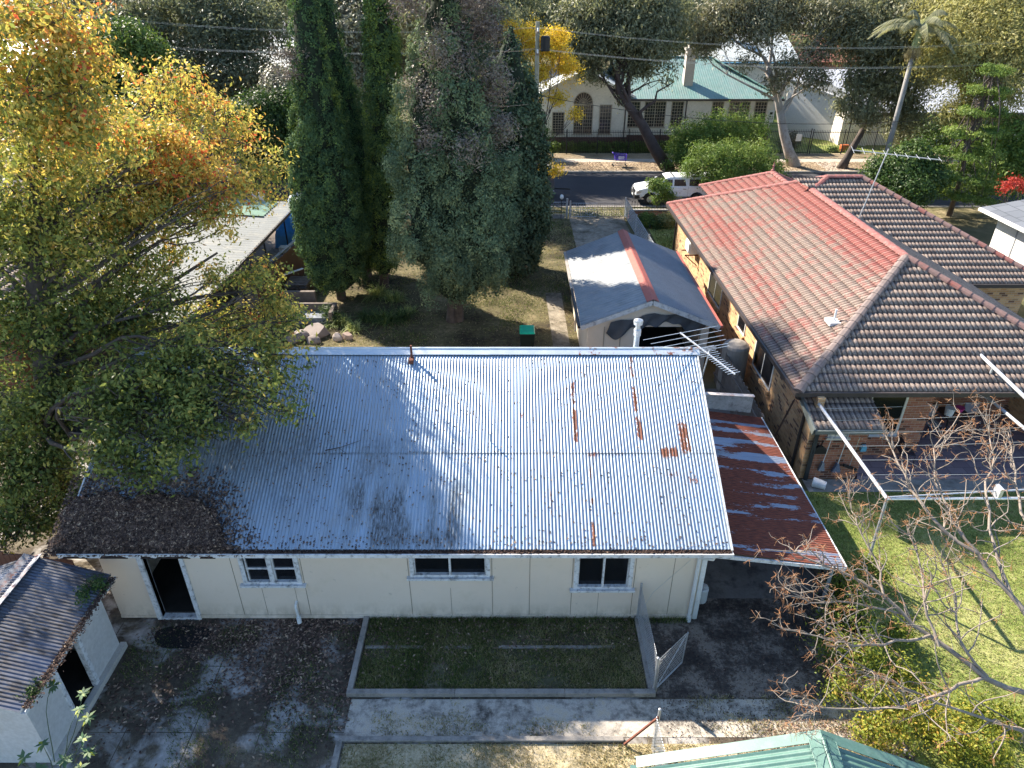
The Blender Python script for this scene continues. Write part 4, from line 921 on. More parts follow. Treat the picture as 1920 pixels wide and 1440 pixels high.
mf2 = meshpanel('mesh_fence', 'short mesh fence beside the teal shed roof with a rusty brace', (2.78, 6.6), (2.72, 8.2), .0, 1.0, [(2.78, 8.24, 1.12), (2.74, 6.5, 1.05)], dense=.055)
m = MB(); m.beam((2.76, 8.2, .95), (2.20, 8.25, .03), .035); m.build('brace', M['rustmetal'], mf2)
# clothes line wire sagging against the wall
m = MB(); m.tube([(3.95, YF - .03, 1.9), (3.2, YF - .12, 1.0), (2.95, YF - .25, .55), (2.9, 11.0, .15)], .004, 4); tag(m.build('loose_wire', M['steel']), 'thin loose wire hanging from the eave to the mesh fence', 'wire')

# paling fence between garage and brick house, side boundary
def paling(name, lab, p0, p1, h, mat, w_=.10, gap=.004, grp=None, jag=.03):
    t = thing(name, lab, 'fence', (p0[0], p0[1], 0)); rs = np.random.RandomState(4)
    p0 = Vector((*p0, 0)); p1 = Vector((*p1, 0)); L = (p1 - p0).length; d = (p1 - p0) / L; m = MB(); n = int(L / (w_ + gap))
    for i in range(n):
        a = p0 + d * (i * (w_ + gap)); b = a + d * w_; hh = h + rs.normal() * jag; nn = Vector((-d.y, d.x, 0)) * (.01 + .006 * rs.rand())
        vs = [a - nn, b - nn, b + nn, a + nn]; m.add([tuple(v) for v in vs] + [(v.x, v.y, hh) for v in vs], [(3, 2, 1, 0), (4, 5, 6, 7), (0, 1, 5, 4), (1, 2, 6, 5), (2, 3, 7, 6), (3, 0, 4, 7)])
    m.build('palings', mat, t)
    nn = Vector((-d.y, d.x, 0)) * .05; m = MB()
    for z in (.35, h - .3): m.beam(p0 + nn + Vector((0, 0, z)), p1 + nn + Vector((0, 0, z)), .04, .07)
    m.build('fence_rail', mat, t); return t
paling('paling_fence', 'grey weathered paling fence in the gap between garage and brick house', (7.62, 17.7), (7.55, 22.6), 1.55, M['timber'])
paling('paling_fence', 'weathered paling fence under the carport edge beside the hedge', (7.70, 10.0), (7.68, 13.6), .85, M['timber'])
m = MB(); m.lathe([(.45, 0), (.46, .05), (.46, 1.75), (.42, 1.83), (.30, 1.9), (.12, 1.95)], (7.95, 22.0, 0), 20); tag(m.build('water_tank', plain('tank', (.30, .27, .24), .6, 0, .15, 3)), 'round grey-brown tank between the garage and the brick wall', 'tank')
m = MB(); m.beam((8.0, 17.9, 0), (8.35, 17.6, 2.2), .16, .03); tag(m.build('timber_plank', plain('brown_board', (.10, .06, .05), .8)), 'dark brown board leaning against the brick wall by the carport', 'plank')

# dark timber fence far left behind the shed
paling('paling_fence', 'dark brown paling fence behind the leaf-covered roof corner', (-16, 12.6), (-9.9, 11.6), 1.6, M['bfence'], .14, .01)
# left boundary
paling('sheet_fence', 'brown ribbed boundary fence beside the cypresses', (-11.1, 28.3), (-10.5, 34.2), 1.75, M['bfence'], .20, .0, jag=.01)
# terraced planter walls
kerbstone('retaining_wall', 'low brown brick planter wall with grey panel left of the lawn', [(-9.9, -7.75, 28.3, 28.45, 0, .62), (-7.9, -7.75, 27.4, 28.3, 0, .60)], 'timber')
m = MB(); m.box(-9.8, -7.95, 27.5, 28.25, .0, .3); tag(m.build('planter_slab', plain('slab', (.14, .16, .19), .6, 0, .4, 1.5, dirt=(.3, .33, .36))), 'blotchy blue-grey slab inside the brown planter wall', 'slab')
kerbstone('sleeper_wall', 'timber sleeper wall behind the planter below the cypress', [(-10.4, -8.9, 29.2, 29.4, 0, .8)], 'timber')
t = thing('pallet_stack', 'stack of old grey timber pallets at the foot of the cypress', 'pallets', (-10.0, 30.9, 0))
for k in range(4):
    m = MB()
    for i in range(6): m.box(-10.65 + .02 * k, -9.55, 30.3 + i * .2, 30.42 + i * .2, .16 + k * .17, .18 + k * .17)
    for x in (-10.6, -10.05, -9.63): m.box(x, x + .08, 30.3, 31.4, .06 + k * .17, .157 + k * .17)
    m.build('pallet', M['timber'], t)
m = MB(); m.beam((-10.8, 30.9, .93), (-10.0, 31.6, 1.0), .12, .04); tag(m.build('timber_plank', M['white']), 'white painted plank lying on the pallet stack', 'plank')

# rocks behind the cottage
def rock(x, y, z, sx_, sy_, sz_, lab, mat, seed, flat=False):
    import bmesh
    bm = bmesh.new(); bmesh.ops.create_icosphere(bm, subdivisions=3, radius=1); rs = np.random.RandomState(seed); k = rs.normal(size=(9, 3)); kk = k / np.linalg.norm(k, axis=1, keepdims=True); dd = .55 + .3 * rs.rand(9)
    for v in bm.verts:
        p = np.array(v.co)
        for a, b in zip(kk, dd):
            t_ = p @ a
            if t_ > b: p = p - a * (t_ - b)
        v.co = Vector((p[0] * sx_ + x, p[1] * sy_ + y, max(-.02, p[2] * sz_ + z)))
    me = bpy.data.meshes.new('rock'); bm.to_mesh(me); bm.free(); me.materials.append(mat); o = bpy.data.objects.new('rock', me); COL.objects.link(o); return tag(o, lab, 'rock')
rk = plain('sandstone', (.24, .205, .185), .9, 0, .15, 3, bump=.4)
rock(-8.2, 26.5, .1, .62, .55, .38, 'large rounded slab-like grey-pink rock behind the cottage ridge', rk, 1)
rock(-8.9, 26.0, .1, .5, .45, .35, 'second pinkish rock half hidden under the autumn tree', rk, 2)
rock(-8.2, 25.75, .05, .35, .25, .25, 'small pale rock in front of the large rock', rk, 3)
rock(-7.25, 26.0, .08, .22, .18, .25, 'broken brown-white rock on the dry lawn edge', plain('rock_w', (.5, .42, .36), .9, 0, .3, 6), 4)
rock(-6.85, 26.1, .08, .25, .16, .3, 'jagged light stone chunk at the right end of the rocks', plain('rock_w2', (.45, .33, .27), .9, 0, .35, 6), 5)
# ================================================================== STREET FURNITURE AND FENCES
ff = thing('front_fence', 'pipe and wire mesh front fence on a low concrete base left of the driveway', 'fence', (-3, 43, 0))
m = MB(); m.box(-12, 3.3, 42.95, 43.1, 0, .22); m.build('fence_base', M['kerb'], ff)
m = MB()
for i in range(7): m.tube([(-12, 43, .3 + i * .115), (3.4, 43, .3 + i * .115)], .008, 4, cap=False)
for i in range(100): m.tube([(-12 + i * .155, 43, .22), (-12 + i * .155, 43, 1.0)], .005, 4, cap=False)
m.build('wire_mesh', M['steel'], ff)
m = MB(); m.tube([(-12, 43, 1.02), (3.4, 43, 1.02)], .02, 6); m.build('top_rail', M['steel'], ff)
for x in (-9.6, -5.9, -1.9): m = MB(); m.tube([(x, 43, 0), (x, 43, 1.05)], .028, 6); m.build('post', M['steel'], ff)
m = MB(); m.tube([(3.42, 43, 0), (3.42, 43, 1.25)], .06, 8); m.build('post', M['steel'], ff)
def bargate(x0, x1, lab, mat, deco):
    t = thing('driveway_gate', lab, 'gate', (x0, 43, 0)); m = MB()
    m.tube([(x0, 43, .1), (x0, 43, .95), (x1, 43, .95), (x1, 43, .1), (x0, 43, .1)], .02, 6); m.tube([(x0, 43, .55), (x1, 43, .55)], .012, 5); m.build('gate_frame', mat, t)
    m = MB(); n = 11
    for i in range(1, n): m.tube([(x0 + (x1 - x0) * i / n, 43, .1), (x0 + (x1 - x0) * i / n, 43, .95)], .011, 5, cap=False)
    if deco: m.tube([(x0 + .9, 43, .35), (x0 + 1.15, 43, .6), (x0 + 1.4, 43, .35), (x0 + 1.15, 43, .2), (x0 + .9, 43, .35)], .012, 4)
    m.build('gate_bars', mat, t)
m = MB(); m.tube([(3.62, 43, 0), (3.62, 43, 1.1)], .05, 8); tag(m.build('gate_post', M['steel']), 'grey steel post at the hinge of the left driveway gate', 'post')
bargate(3.7, 5.3, 'left leaf of the driveway gate with close vertical bars', M['steel'], True)
bargate(5.35, 6.95, 'right leaf of the driveway gate with rust tinted bars', plain('rusty_bars', (.30, .24, .2), .8), False)
sf = thing('slatted_fence', 'grey slatted metal side fence running from the gate towards the garage', 'fence', (7.3, 39, 0))
for i, (y0_, y1_) in enumerate(((43, 39.4), (39.4, 35.8), (35.8, 32.2))):
    xa = 7.05 + (43 - y0_) * .03; xb = 7.05 + (43 - y1_) * .03; m = MB()
    for j in range(8): m.beam((xa, y0_, .22 + j * .14), (xb, y1_, .22 + j * .14), .02, .085)
    m.build('fence_panel', plain('slats%d' % i, (.30, .33, .36), .5, .2), sf)
    m = MB(); m.tube([(xa, y0_, 0), (xa, y0_, 1.32)], .04, 6); m.build('post', M['steel'], sf)
lp = thing('garden_lamp', 'white globe lamp on a thin black post by the front fence', 'lamp', (3.05, 42.7, 0))
m = MB(); m.tube([(3.05, 42.7, 0), (3.05, 42.7, 1.3)], .022, 6); m.build('post', M['black'], lp)
m = MB(); m.lathe([(.05, 0), (.11, .06), (.12, .14), (.10, .24), (.04, .29)], (3.05, 42.7, 1.28), 12); m.build('lamp_shade', M['white'], lp, smooth=True)
nf = thing('picket_fence', 'low brick wall with spear pickets in front of the brick house', 'fence', (10, 43, 0))
m = MB(); m.box(7.3, 16, 42.9, 43.15, 0, .5); m.build('wall', M['brick2'], nf)
m = MB(); m.box(7.28, 16, 42.88, 43.17, .5, .56); m.build('coping', M['concrete'], nf)
m = MB(); m.tube([(7.4, 43, .66), (16, 43, .66)], .015, 5)
for i in range(48):
    x = 7.45 + i * .18; m.tube([(x, 43, .56), (x, 43, .98), (x, 43, 1.02), (x, 43, 1.10)], [.011, .011, .03, .004], 5)
m.build('pickets', M['black'], nf)
m = MB()
for k in range(12):
    a = -1.2 + k * .22; b = a + .22; r_ = 2.0; m.beam((10.6 + r_ * math.sin(a) * 1.1 - .3, 40.2 - r_ * math.cos(a) * -.5 + .4, .1), (10.6 + r_ * math.sin(b) * 1.1 - .3, 40.2 - r_ * math.cos(b) * -.5 + .4, .1), .14, .2)
tag(m.build('stone_edging', plain('dark_stone', (.07, .06, .06), .9)), 'dark curved stone edging around the bright front lawn', 'edging')

# power poles and wires
def pole(name, lab, x, y, h, arms, mat='pole', transformer=False):
    t = thing(name, lab, 'power pole', (x, y, 0)); m = MB(); m.tube([(x, y, -.1), (x, y, h)], [.17, .12], 10); m.build('pole', M[mat], t)
    for z in arms:
        m = MB(); m.box(x - .06, x + .06, y - 1.1, y + 1.1, z - .05, z + .05); m.build('crossarm', M['timber'], t)
        m = MB()
        for dy in (-1., -.4, .4, 1.): m.lathe([(.03, 0), (.05, .04), (.03, .08), (.05, .12), (.02, .16)], (x, y + dy, z + .05), 6)
        m.build('insulators', M['white'], t)
    if transformer:
        m = MB(); m.lathe([(.25, 0), (.27, .05), (.27, .7), (.2, .78)], (x + .45, y - .2, arms[0] - 1.0), 12); m.build('transformer', M['black'], t)
    return t
M['pole'] = plain('treated_pole', (.30, .29, .22), .85, 0, .2, 2)
M['polegrey'] = plain('grey_pole', (.33, .40, .44), .7, 0, .2, 2)
pA = (1.45, 44.3); pole('power_pole', 'pale timber power pole rising through the yellow tree', pA[0], pA[1], 10.9, [10.4, 9.3], transformer=True)
p_ = PH(213, 235, 3.5); pB = (p_[0], 46.0); pole('power_pole', 'blue-grey power pole behind the autumn tree at left', PD(213, 200, 46)[0], 46.0, 11.4, [11.0, 9.6], 'polegrey')
pB = (PD(213, 200, 46)[0], 46.0)
def wires(lab, a, b, sag, n, sp, r=.005, mat='zinc'):
    m = MB(); a = Vector(a); b = Vector(b)
    for k in range(n):
        o = Vector((0, (k - (n - 1) / 2) * sp, 0)); pts = [a.lerp(b, i / 14) + o - Vector((0, 0, 4 * sag * (i / 14) * (1 - i / 14))) for i in range(15)]; m.tube(pts, r, 4)
    tag(m.build('power_lines', M[mat]), lab, 'power line')
wires('upper power wires from the grey pole to the pole in the yellow tree', (pB[0], pB[1], 11.1), (pA[0], pA[1], 10.6), .5, 2, .8)
wires('lower power wires from the grey pole to the pole in the yellow tree', (pB[0], pB[1], 9.7), (pA[0], pA[1], 9.5), .4, 3, .4)
wires('upper power wires running right from the pole past the school roof', (pA[0], pA[1], 10.6), (36, 49.3, 9.9), .9, 2, .8)
wires('lower power wires running right from the pole past the school roof', (pA[0], pA[1], 9.5), (36, 49.3, 8.6), .8, 3, .4)
wires('dark service cable drooping from the pole to the brick house side', (pA[0] + .1, pA[1], 7.0), (34, 51.5, 5.0), 1.2, 1, .1, .02, 'black')
wires('power wires leaving the frame at upper left', (pB[0], pB[1], 11.1), (-60, 44, 10.6), .6, 2, .8)

# ================================================================== VEHICLES
def wheel(par, x, y, z, r, wd, side):
    m = MB(); m.tube([(x, y - wd / 2, z), (x, y - wd / 2 + .02, z), (x, y + wd / 2 - .02, z), (x, y + wd / 2, z)], [r * .92, r, r, r * .92], 20)
    w_ = m.build('wheel', M['black'], par, smooth=False)
    m = MB(); yy = y - side * (wd / 2 + .003)
    m.tube([(x, yy, z), (x, yy + side * .04, z)], [r * .58, r * .62], 14); m.build('rim', M['zinc'], w_)
    return w_
ute = thing('parked_ute', 'white utility vehicle with a canopy parked facing left on the street', 'car', (10.9, 46.9, 0))
ux, uy0, uy1 = 8.15, 46.0, 47.78
carw = plain('car_white', (.72, .74, .77), .22, 0, .02, 1, spec=.6)
def carsec(prof, y0, y1, inset):
    """side profile (x,z) polygon swept over the width, upper points drawn in"""
    zmax = max(p[1] for p in prof); n = len(prof); m = MB()
    f = lambda z: inset * max(0, (z - 1.0)) / (zmax - 1.0 + 1e-6)
    V = []
    for y, s in ((y0, 1), ((y0 * .985 + y1 * .015), 0), (y1 * .985 + y0 * .015, 0), (y1, -1)):
        for x, z in prof: V.append((x, y + (1 if s >= 0 and y < (y0 + y1) / 2 else -1) * f(z), z))
    F = [tuple(range(n)), tuple(reversed(range(3 * n, 4 * n)))]
    for k in range(3):
        for i in range(n): F.append((k * n + i, (k + 1) * n + i, (k + 1) * n + (i + 1) % n, k * n + (i + 1) % n))
    m.add(V, F); return m
body = [(ux + .06, .42), (ux + .0, .62), (ux + .05, .82), (ux + .18, .98), (ux + .75, 1.10), (ux + 1.28, 1.16), (ux + 5.15, 1.16), (ux + 5.25, 1.0), (ux + 5.25, .5), (ux + 4.7, .42)]
wh = lambda cx: [(cx + .47 * math.cos(a), .36 + .47 * math.sin(a)) for a in [math.pi * k / 8 for k in range(9)]]
body += [(x, z) for x, z in wh(ux + 4.05) if z > .40] + [(x, z) for x, z in wh(ux + .98) if z > .40]
carsec(body, uy0, uy1, .03).build('body', carw, ute, bevel=.03)
cab = [(ux + 1.22, 1.14), (ux + 1.95, 1.68), (ux + 2.2, 1.76), (ux + 3.3, 1.77), (ux + 5.05, 1.76), (ux + 5.16, 1.6), (ux + 5.2, 1.14)]
carsec(cab, uy0 + .02, uy1 - .02, .20).build('cabin', carw, ute, bevel=.03)
def sidewin(x0, x1, x2, x3, z0, z1):
    for s, y in ((1, uy0), (-1, uy1)):
        f = lambda z: .20 * (z - 1.0) / .77; m = MB(); o = -.004
        q = [(x0, z0), (x1, z0), (x2, z1), (x3, z1)]; m.quad(*[(x, y + s * (.02 + f(z) + o), z) for x, z in q]); m.build('side_window', M['glass'], ute)
sidewin(ux + 1.5, ux + 2.38, ux + 2.38, ux + 2.05, 1.22, 1.62); sidewin(ux + 2.5, ux + 3.3, ux + 3.2, ux + 2.5, 1.22, 1.62); sidewin(ux + 3.5, ux + 5.0, ux + 4.95, ux + 3.5, 1.22, 1.62)
m = MB(); n_ = .012; m.quad((ux + 1.27 - n_, uy0 + .14, 1.19 + n_), (ux + 1.27 - n_, uy1 - .14, 1.19 + n_), (ux + 1.93 - n_, uy1 - .24, 1.66 + n_), (ux + 1.93 - n_, uy0 + .24, 1.66 + n_)); m.build('windscreen', M['glass'], ute)
m = MB(); m.box(ux - .06, ux + .3, uy0 - .01, uy1 + .01, .40, .66); m.build('bumper', M['black'], ute, bevel=.04)
m = MB(); m.box(ux - .012, ux + .05, uy0 + .45, uy1 - .45, .68, .86); m.build('grille', M['black'], ute)
for y in (uy0 - .004, uy1 - .36): m = MB(); m.prism([(ux + .02, .74), (ux + .30, .78), (ux + .42, .90), (ux + .08, .90)], 'y', y, y + .364); m.build('headlight', M['zinc'], ute)
m = MB(); m.box(ux - .075, ux - .062, uy0 + .7, uy1 - .7, .46, .57); m.build('number_plate', M['white'], ute)
for x in (ux + 2.44, ux + 3.42): m = MB(); m.box(x - .005, x + .005, uy0 - .003, uy0 + .03, .55, 1.15); m.build('door_seam', M['black'], ute)
for x in (ux + 2.2, ux + 3.2): m = MB(); m.box(x - .1, x + .1, uy0 - .02, uy0, 1.02, 1.05); m.build('door_handle', M['black'], ute)
for s, y in ((-1, uy0), (1, uy1)):
    m = MB(); m.box(ux + 1.55, ux + 1.72, y + (s * .02 if s > 0 else -.22), y + (.22 if s > 0 else -.02), 1.18, 1.38); m.build('mirror', carw, ute, bevel=.02)
for x in (ux + .98, ux + 4.05):
    wheel(ute, x, uy0 + .14, .36, .37, .24, 1); wheel(ute, x, uy1 - .14, .36, .37, .24, -1)
m = MB(); m.tube([(ux + 1.95, uy1 - .1, 1.1), (ux + 2.1, uy1 - .1, 1.85), (ux + 2.05, uy1 - .1, 1.92)], .035, 6); m.build('snorkel', M['black'], ute)
m = MB(); m.box(ux + 2.4, ux + 2.46, uy0 + .2, uy1 - .2, 1.80, 1.84); m.build('roof_rack', M['black'], ute)
tr = thing('box_trailer', 'dark grey box trailer parked on the street behind the yellow tree', 'trailer', (1.4, 48.1, 0))
m = MB(); m.box(.0, 2.85, 47.4, 49.2, .5, 2.0); m.build('box', plain('trailer_grey', (.09, .09, .11), .5, 0, .15, 2), tr, bevel=.03)
m = MB(); m.box(-.02, 2.87, 47.38, 49.22, 1.95, 2.03); m.box(-.02, 2.87, 47.37, 47.399, .5, .6); m.build('trim', M['steel'], tr)
for x in (.7, 1.9): wheel(tr, x, 47.45, .32, .32, .2, 1)
m = MB(); m.beam((2.85, 48.3, .5), (4.0, 48.3, .45), .08); m.build('drawbar', M['black'], tr)
# shopping trolley
st = thing('shopping_trolley', 'purple shopping trolley abandoned on the far leafy verge', 'trolley', (8.6, 56.5, .12))
tx, ty = 8.6, 56.5
pur = plain('purple_plastic', (.05, .025, .32), .45); m = MB()
tp = [(-.55, .95), (.42, .92)]; bt = [(-.4, .50), (.38, .55)]
for s in (-.28, .28):
    for i in range(9): t_ = i / 8; m.tube([(tx - .55 + .97 * t_, ty + s, 1.08 - .06 * t_), (tx - .40 + .78 * t_, ty + s * .8, .62 + .05 * t_)], .016, 4)
    for j in range(4): t_ = j / 3; m.tube([(tx - .55 + .15 * t_, ty + s, 1.08 - .46 * t_), (tx + .42 - .04 * t_, ty + s, 1.02 - .35 * t_)], .022, 4)
for j in range(4): t_ = j / 3; m.tube([(tx + .42, ty - .28, 1.02 - .35 * t_), (tx + .42, ty + .28, 1.02 - .35 * t_)], .02, 4); m.tube([(tx - .5, ty - .28, 1.0 - .3 * t_), (tx - .5, ty + .28, 1.0 - .3 * t_)], .02, 4)
m.box(tx - .42, tx + .38, ty - .24, ty + .24, .60, .63); m.build('basket', pur, st)
m = MB(); m.box(tx - .24, tx + .22, ty - .315, ty - .30, .70, .94); m.build('panel', plain('panel_white', (.5, .48, .6), .6), st)
m = MB(); m.tube([(tx - .66, ty - .28, 1.14), (tx - .66, ty + .28, 1.14)], .04, 6); m.beam((tx - .66, ty - .26, 1.14), (tx - .5, ty - .26, 1.02), .04); m.beam((tx - .66, ty + .26, 1.14), (tx - .5, ty + .26, 1.02), .04); m.build('handle', pur, st)
m = MB()
for s in (-.25, .25): m.tube([(tx - .42, ty + s, .62), (tx - .62, ty + s, .24), (tx + .45, ty + s, .26), (tx + .3, ty + s, .6)], .016, 5)
m.build('chassis', M['zinc'], st)
for x in (-.6, .42):
    for s in (-.25, .25): m = MB(); m.tube([(tx + x, ty + s - .02, .20), (tx + x, ty + s + .02, .20)], .065, 10); m.build('wheel', M['black'], st)

# ================================================================== SCHOOL
M['render'] = plain('cream_render', (.72, .67, .58), .8, 0, .06, .6, dirt=(.54, .5, .43))
M['plinth'] = plain('brown_plinth', (.13, .07, .06), .85, 0, .2, 2)
M['greenroof'] = m_galv('green_iron', (.14, .26, .235), .0, .55, seam=.76)
M['paleroof'] = m_galv('pale_iron', (.46, .50, .50), .05, .55)
M['glassf'] = plain('school_glass', (.03, .032, .035), .15, 0, .3, 2, spec=.6)
sb = thing('school_building', 'cream school building with green iron roof, tall windows and rendered chimney', 'building', (13, 68, 0))
zero = lambda U, V: {'rust': U * 0 - .6, 'dirt': np.clip((fbm(U * .5, V * .5, 5) - .6), 0, .2)}
# right wing
sx0, sx1, syf, sh_ = 10.0, 22.6, 64.3, 4.05
def xat(u, y, z): zz = y * math.cos(PITCH) + (CAMH - z) * math.sin(PITCH); return (u - 960) / FPX * zz
m = MB(); m.box(sx0, sx1, syf, 76, 1.05, sh_); m.box(2.2, sx0, 63.6, 76, 1.0, 4.4)
m.prism([(5.9 - 3.7, 4.4), (5.9 + 4.1, 4.4), (5.9 + 4.1, 4.45), (6.1, 6.3), (5.9 - 3.7, 4.45)], 'y', 63.602, 63.9); m.build('wall', M['render'], sb)
m = MB(); m.box(sx0 - .01, sx1 + .02, syf - .03, 76.01, .0, 1.05); m.box(2.17, sx0 - .01, 63.56, 76.01, 0, 1.0); m.build('plinth', M['plinth'], sb)
ev = .55; ry = 70.0; rz_ = 6.75; e0 = sh_ + .05
# hipped roof: trapezoid front via corr clipped by hip triangles
def corrpoly(name, O, eu, ev_, lo, hi, lv, mat, par, period=.2, amp=.012):
    O = np.array(O, float); eu = unit(eu); ev2 = unit(ev_); nn = np.cross(eu, ev2); nn = nn if nn[2] > 0 else -nn
    T = np.linspace(0, lv, 16); s0 = min(lo(0), lo(lv)); s1 = max(hi(0), hi(lv)); S_ = np.arange(s0, s1 + .02, period / 4)
    S, TT = np.meshgrid(S_, T); S = np.clip(S, np.array([lo(t) for t in T])[:, None], np.array([hi(t) for t in T])[:, None])
    P = O + S[..., None] * eu + TT[..., None] * ev2 + (amp * np.cos(2 * math.pi * S / period))[..., None] * nn
    ny, nx = S.shape; idx = np.arange(ny * nx).reshape(ny, nx); F = np.stack([idx[:-1, :-1], idx[:-1, 1:], idx[1:, 1:], idx[1:, :-1]], -1).reshape(-1, 4)
    a = zero(S, TT); return mesh_np(name, P.reshape(-1, 3), F, mat, par, attrs={k: v.ravel() for k, v in a.items()}, uv=np.stack([S.ravel(), TT.ravel()], -1), smooth=True)
yf = syf - ev; run = ry - yf; rise = rz_ - e0; sl_ = math.hypot(run, rise); xr = sx1 + .6; xl = sx0 - .8
corrpoly('roof', (0, yf, e0), (1, 0, 0), (0, run, rise), lambda t: xl, lambda t: xr - run * t / sl_ * .8, sl_, M['greenroof'], sb)
corrpoly('roof', (xr, yf, e0), (0, 1, 0), (-run * .8, 0, rise), lambda t: run * t / sl_, lambda t: 12 - run * t / sl_, math.hypot(run * .8, rise), M['greenroof'], sb)
corrpoly('roof', (0, 2 * ry - yf, e0), (1, 0, 0), (0, -run, rise), lambda t: xl, lambda t: xr - run * t / sl_ * .8, sl_, M['greenroof'], sb)
m = MB(); m.tube([(xl, ry, rz_ + .03), (xr - run * .8, ry, rz_ + .03), (xr, yf, e0 + .05)], .09, 6); m.build('ridge_capping', plain('green_cap', (.10, .22, .19), .6), sb)
m = MB(); m.box(xl, xr + .1, yf - .13, yf - .0, e0 - .16, e0); m.build('gutter', M['gutterdark'], sb)
# left gabled bay, ridge in depth
bx0, bx1, bm_ = 1.8, 10.45, 6.1; bz0, bz1 = 4.38, 6.45
lb = math.hypot(bm_ - bx0, bz1 - bz0)
corrpoly('roof', (bx0, 63.2, bz0), (0, 1, 0), (bm_ - bx0, 0, bz1 - bz0), lambda t: 0, lambda t: 12, lb, M['paleroof'], sb); corrpoly('roof', (bx1, 63.2, bz0), (0, 1, 0), (bm_ - bx1, 0, bz1 - bz0), lambda t: 0, lambda t: 12, lb, M['paleroof'], sb)
for a, b_ in (((bx0, 63.18, bz0 - .06), (bm_, 63.18, bz1 - .06)), ((bm_, 63.18, bz1 - .06), (bx1, 63.18, bz0 - .06))):
    m = MB(); m.beam(a, b_, .05, .16); m.build('barge_board', M['white'], sb)
m = MB(); m.box(14.95, 15.75, 65.6, 66.4, 4.5, 7.7); m.box(14.88, 15.82, 65.53, 66.47, 7.7, 7.9); m.box(15.1, 15.6, 65.75, 66.25, 7.9, 8.1); m.build('chimney', plain('chimney_render', (.5, .45, .4), .85, 0, .1, 1), sb)
m = MB(); m.tube([(15.1, syf - .08, 4.0), (15.1, syf - .08, .3)], .05, 6); m.build('downpipe', M['gutterdark'], sb)
m = MB(); m.tube([(9.75, 63.5, 4.3), (9.75, 63.5, .3)], .05, 6); m.build('downpipe', M['gutterdark'], sb)
M['beige'] = plain('beige_frame', (.40, .34, .26), .7)
for (ua, ub, za, zb, mull, cols, rows, yy) in ((1177, 1198, 1.75, 3.75, None, 4, 8, syf), (1209, 1246, 1.75, 3.75, 1, 8, 8, syf), (1259, 1279, 1.75, 3.75, None, 4, 8, syf), (1334, 1353, 1.75, 3.75, None, 4, 8, syf), (1366, 1402, 1.75, 3.75, 1, 8, 8, syf), (1414, 1434, 1.75, 3.75, None, 4, 8, syf),
                                        (1037, 1057, 1.3, 3.0, None, 4, 8, 63.6), (1125, 1145, 1.3, 3.6, None, 4, 8, 63.6), (1077, 1110, 1.3, 3.6, 1, 8, 8, 63.6)):
    xa, xb = xat(ua, yy, 2.7), xat(ub, yy, 2.7)
    window(sb, 'x', yy, xa, xb, za, zb, cols, rows, 'beige', t=.07, pr=.05, gm='glassf', mull=[(xa + xb) / 2] if mull else None, bar=.03)
# arched fanlight above the double window
xa, xb = xat(1077, 63.6, 3.6), xat(1110, 63.6, 3.6); cx = (xa + xb) / 2; rr = (xb - xa) / 2 + .05
m = MB(); m.prism([(cx + rr * math.cos(math.pi * k / 14), 3.72 + rr * 1.15 * math.sin(math.pi * k / 14)) for k in range(15)], 'y', 63.575, 63.62); fan = m.build('arched_window', M['glassf'], sb)
m = MB()
for k in range(14):
    a, b_ = math.pi * k / 14, math.pi * (k + 1) / 14
    for r_ in (rr, rr * .45): m.beam((cx + r_ * math.cos(a), 63.56, 3.72 + r_ * 1.15 * math.sin(a)), (cx + r_ * math.cos(b_), 63.56, 3.72 + r_ * 1.15 * math.sin(b_)), .06 if r_ == rr else .03)
for k in range(1, 10): a = math.pi * k / 10; m.beam((cx, 63.56, 3.72), (cx + rr * math.cos(a), 63.56, 3.72 + rr * 1.15 * math.sin(a)), .03)
m.beam((cx - rr, 63.56, 3.72), (cx + rr, 63.56, 3.72), .06); m.build('glazing_bars', M['beige'], fan)
xs_ = xat(1445, syf, 2.6); m = MB(); m.box(xs_ - .28, xs_ + .28, syf - .03, syf - .001, 2.1, 3.1); sg_ = m.build('wall_sign', M['white'], sb)
m = MB(); m.box(xs_ - .12, xs_ + .12, syf - .036, syf - .031, 2.75, 2.95)
for z in (2.3, 2.42, 2.54): m.box(xs_ - .2, xs_ + .2, syf - .036, syf - .031, z, z + .03)
m.build('sign_print', M['dark'], sg_)
# building behind with pale roof, blue roof strip and ventilator
b2 = thing('school_hall', 'pale roofed school building with a round ridge ventilator behind the green roof', 'building', (22, 86, 0))
m = MB(); m.box(14, 31, 84, 96, 0, 5.2); m.build('wall', M['render'], b2)
corrpoly('roof', (13.5, 83.5, 5.2), (1, 0, 0), (0, 6.5, 2.4), lambda t: 0, lambda t: 18, 6.93, M['paleroof'], b2); corrpoly('roof', (13.5, 96.5, 5.2), (1, 0, 0), (0, -6.5, 2.4), lambda t: 0, lambda t: 18, 6.93, M['paleroof'], b2)
m = MB(); m.lathe([(.35, 0), (.3, .7), (.55, .9), (.6, 1.3), (.45, 1.7), (.1, 1.8)], (24.7, 88.5, 7.1), 14); m.build('ventilator', plain('vent_blue', (.3, .5, .6), .5), b2)
m = MB(); m.box(13.5, 31.5, 82.6, 83.4, 5.0, 5.12); m.build('awning', plain('blue_awning', (.04, .16, .26), .5), b2)
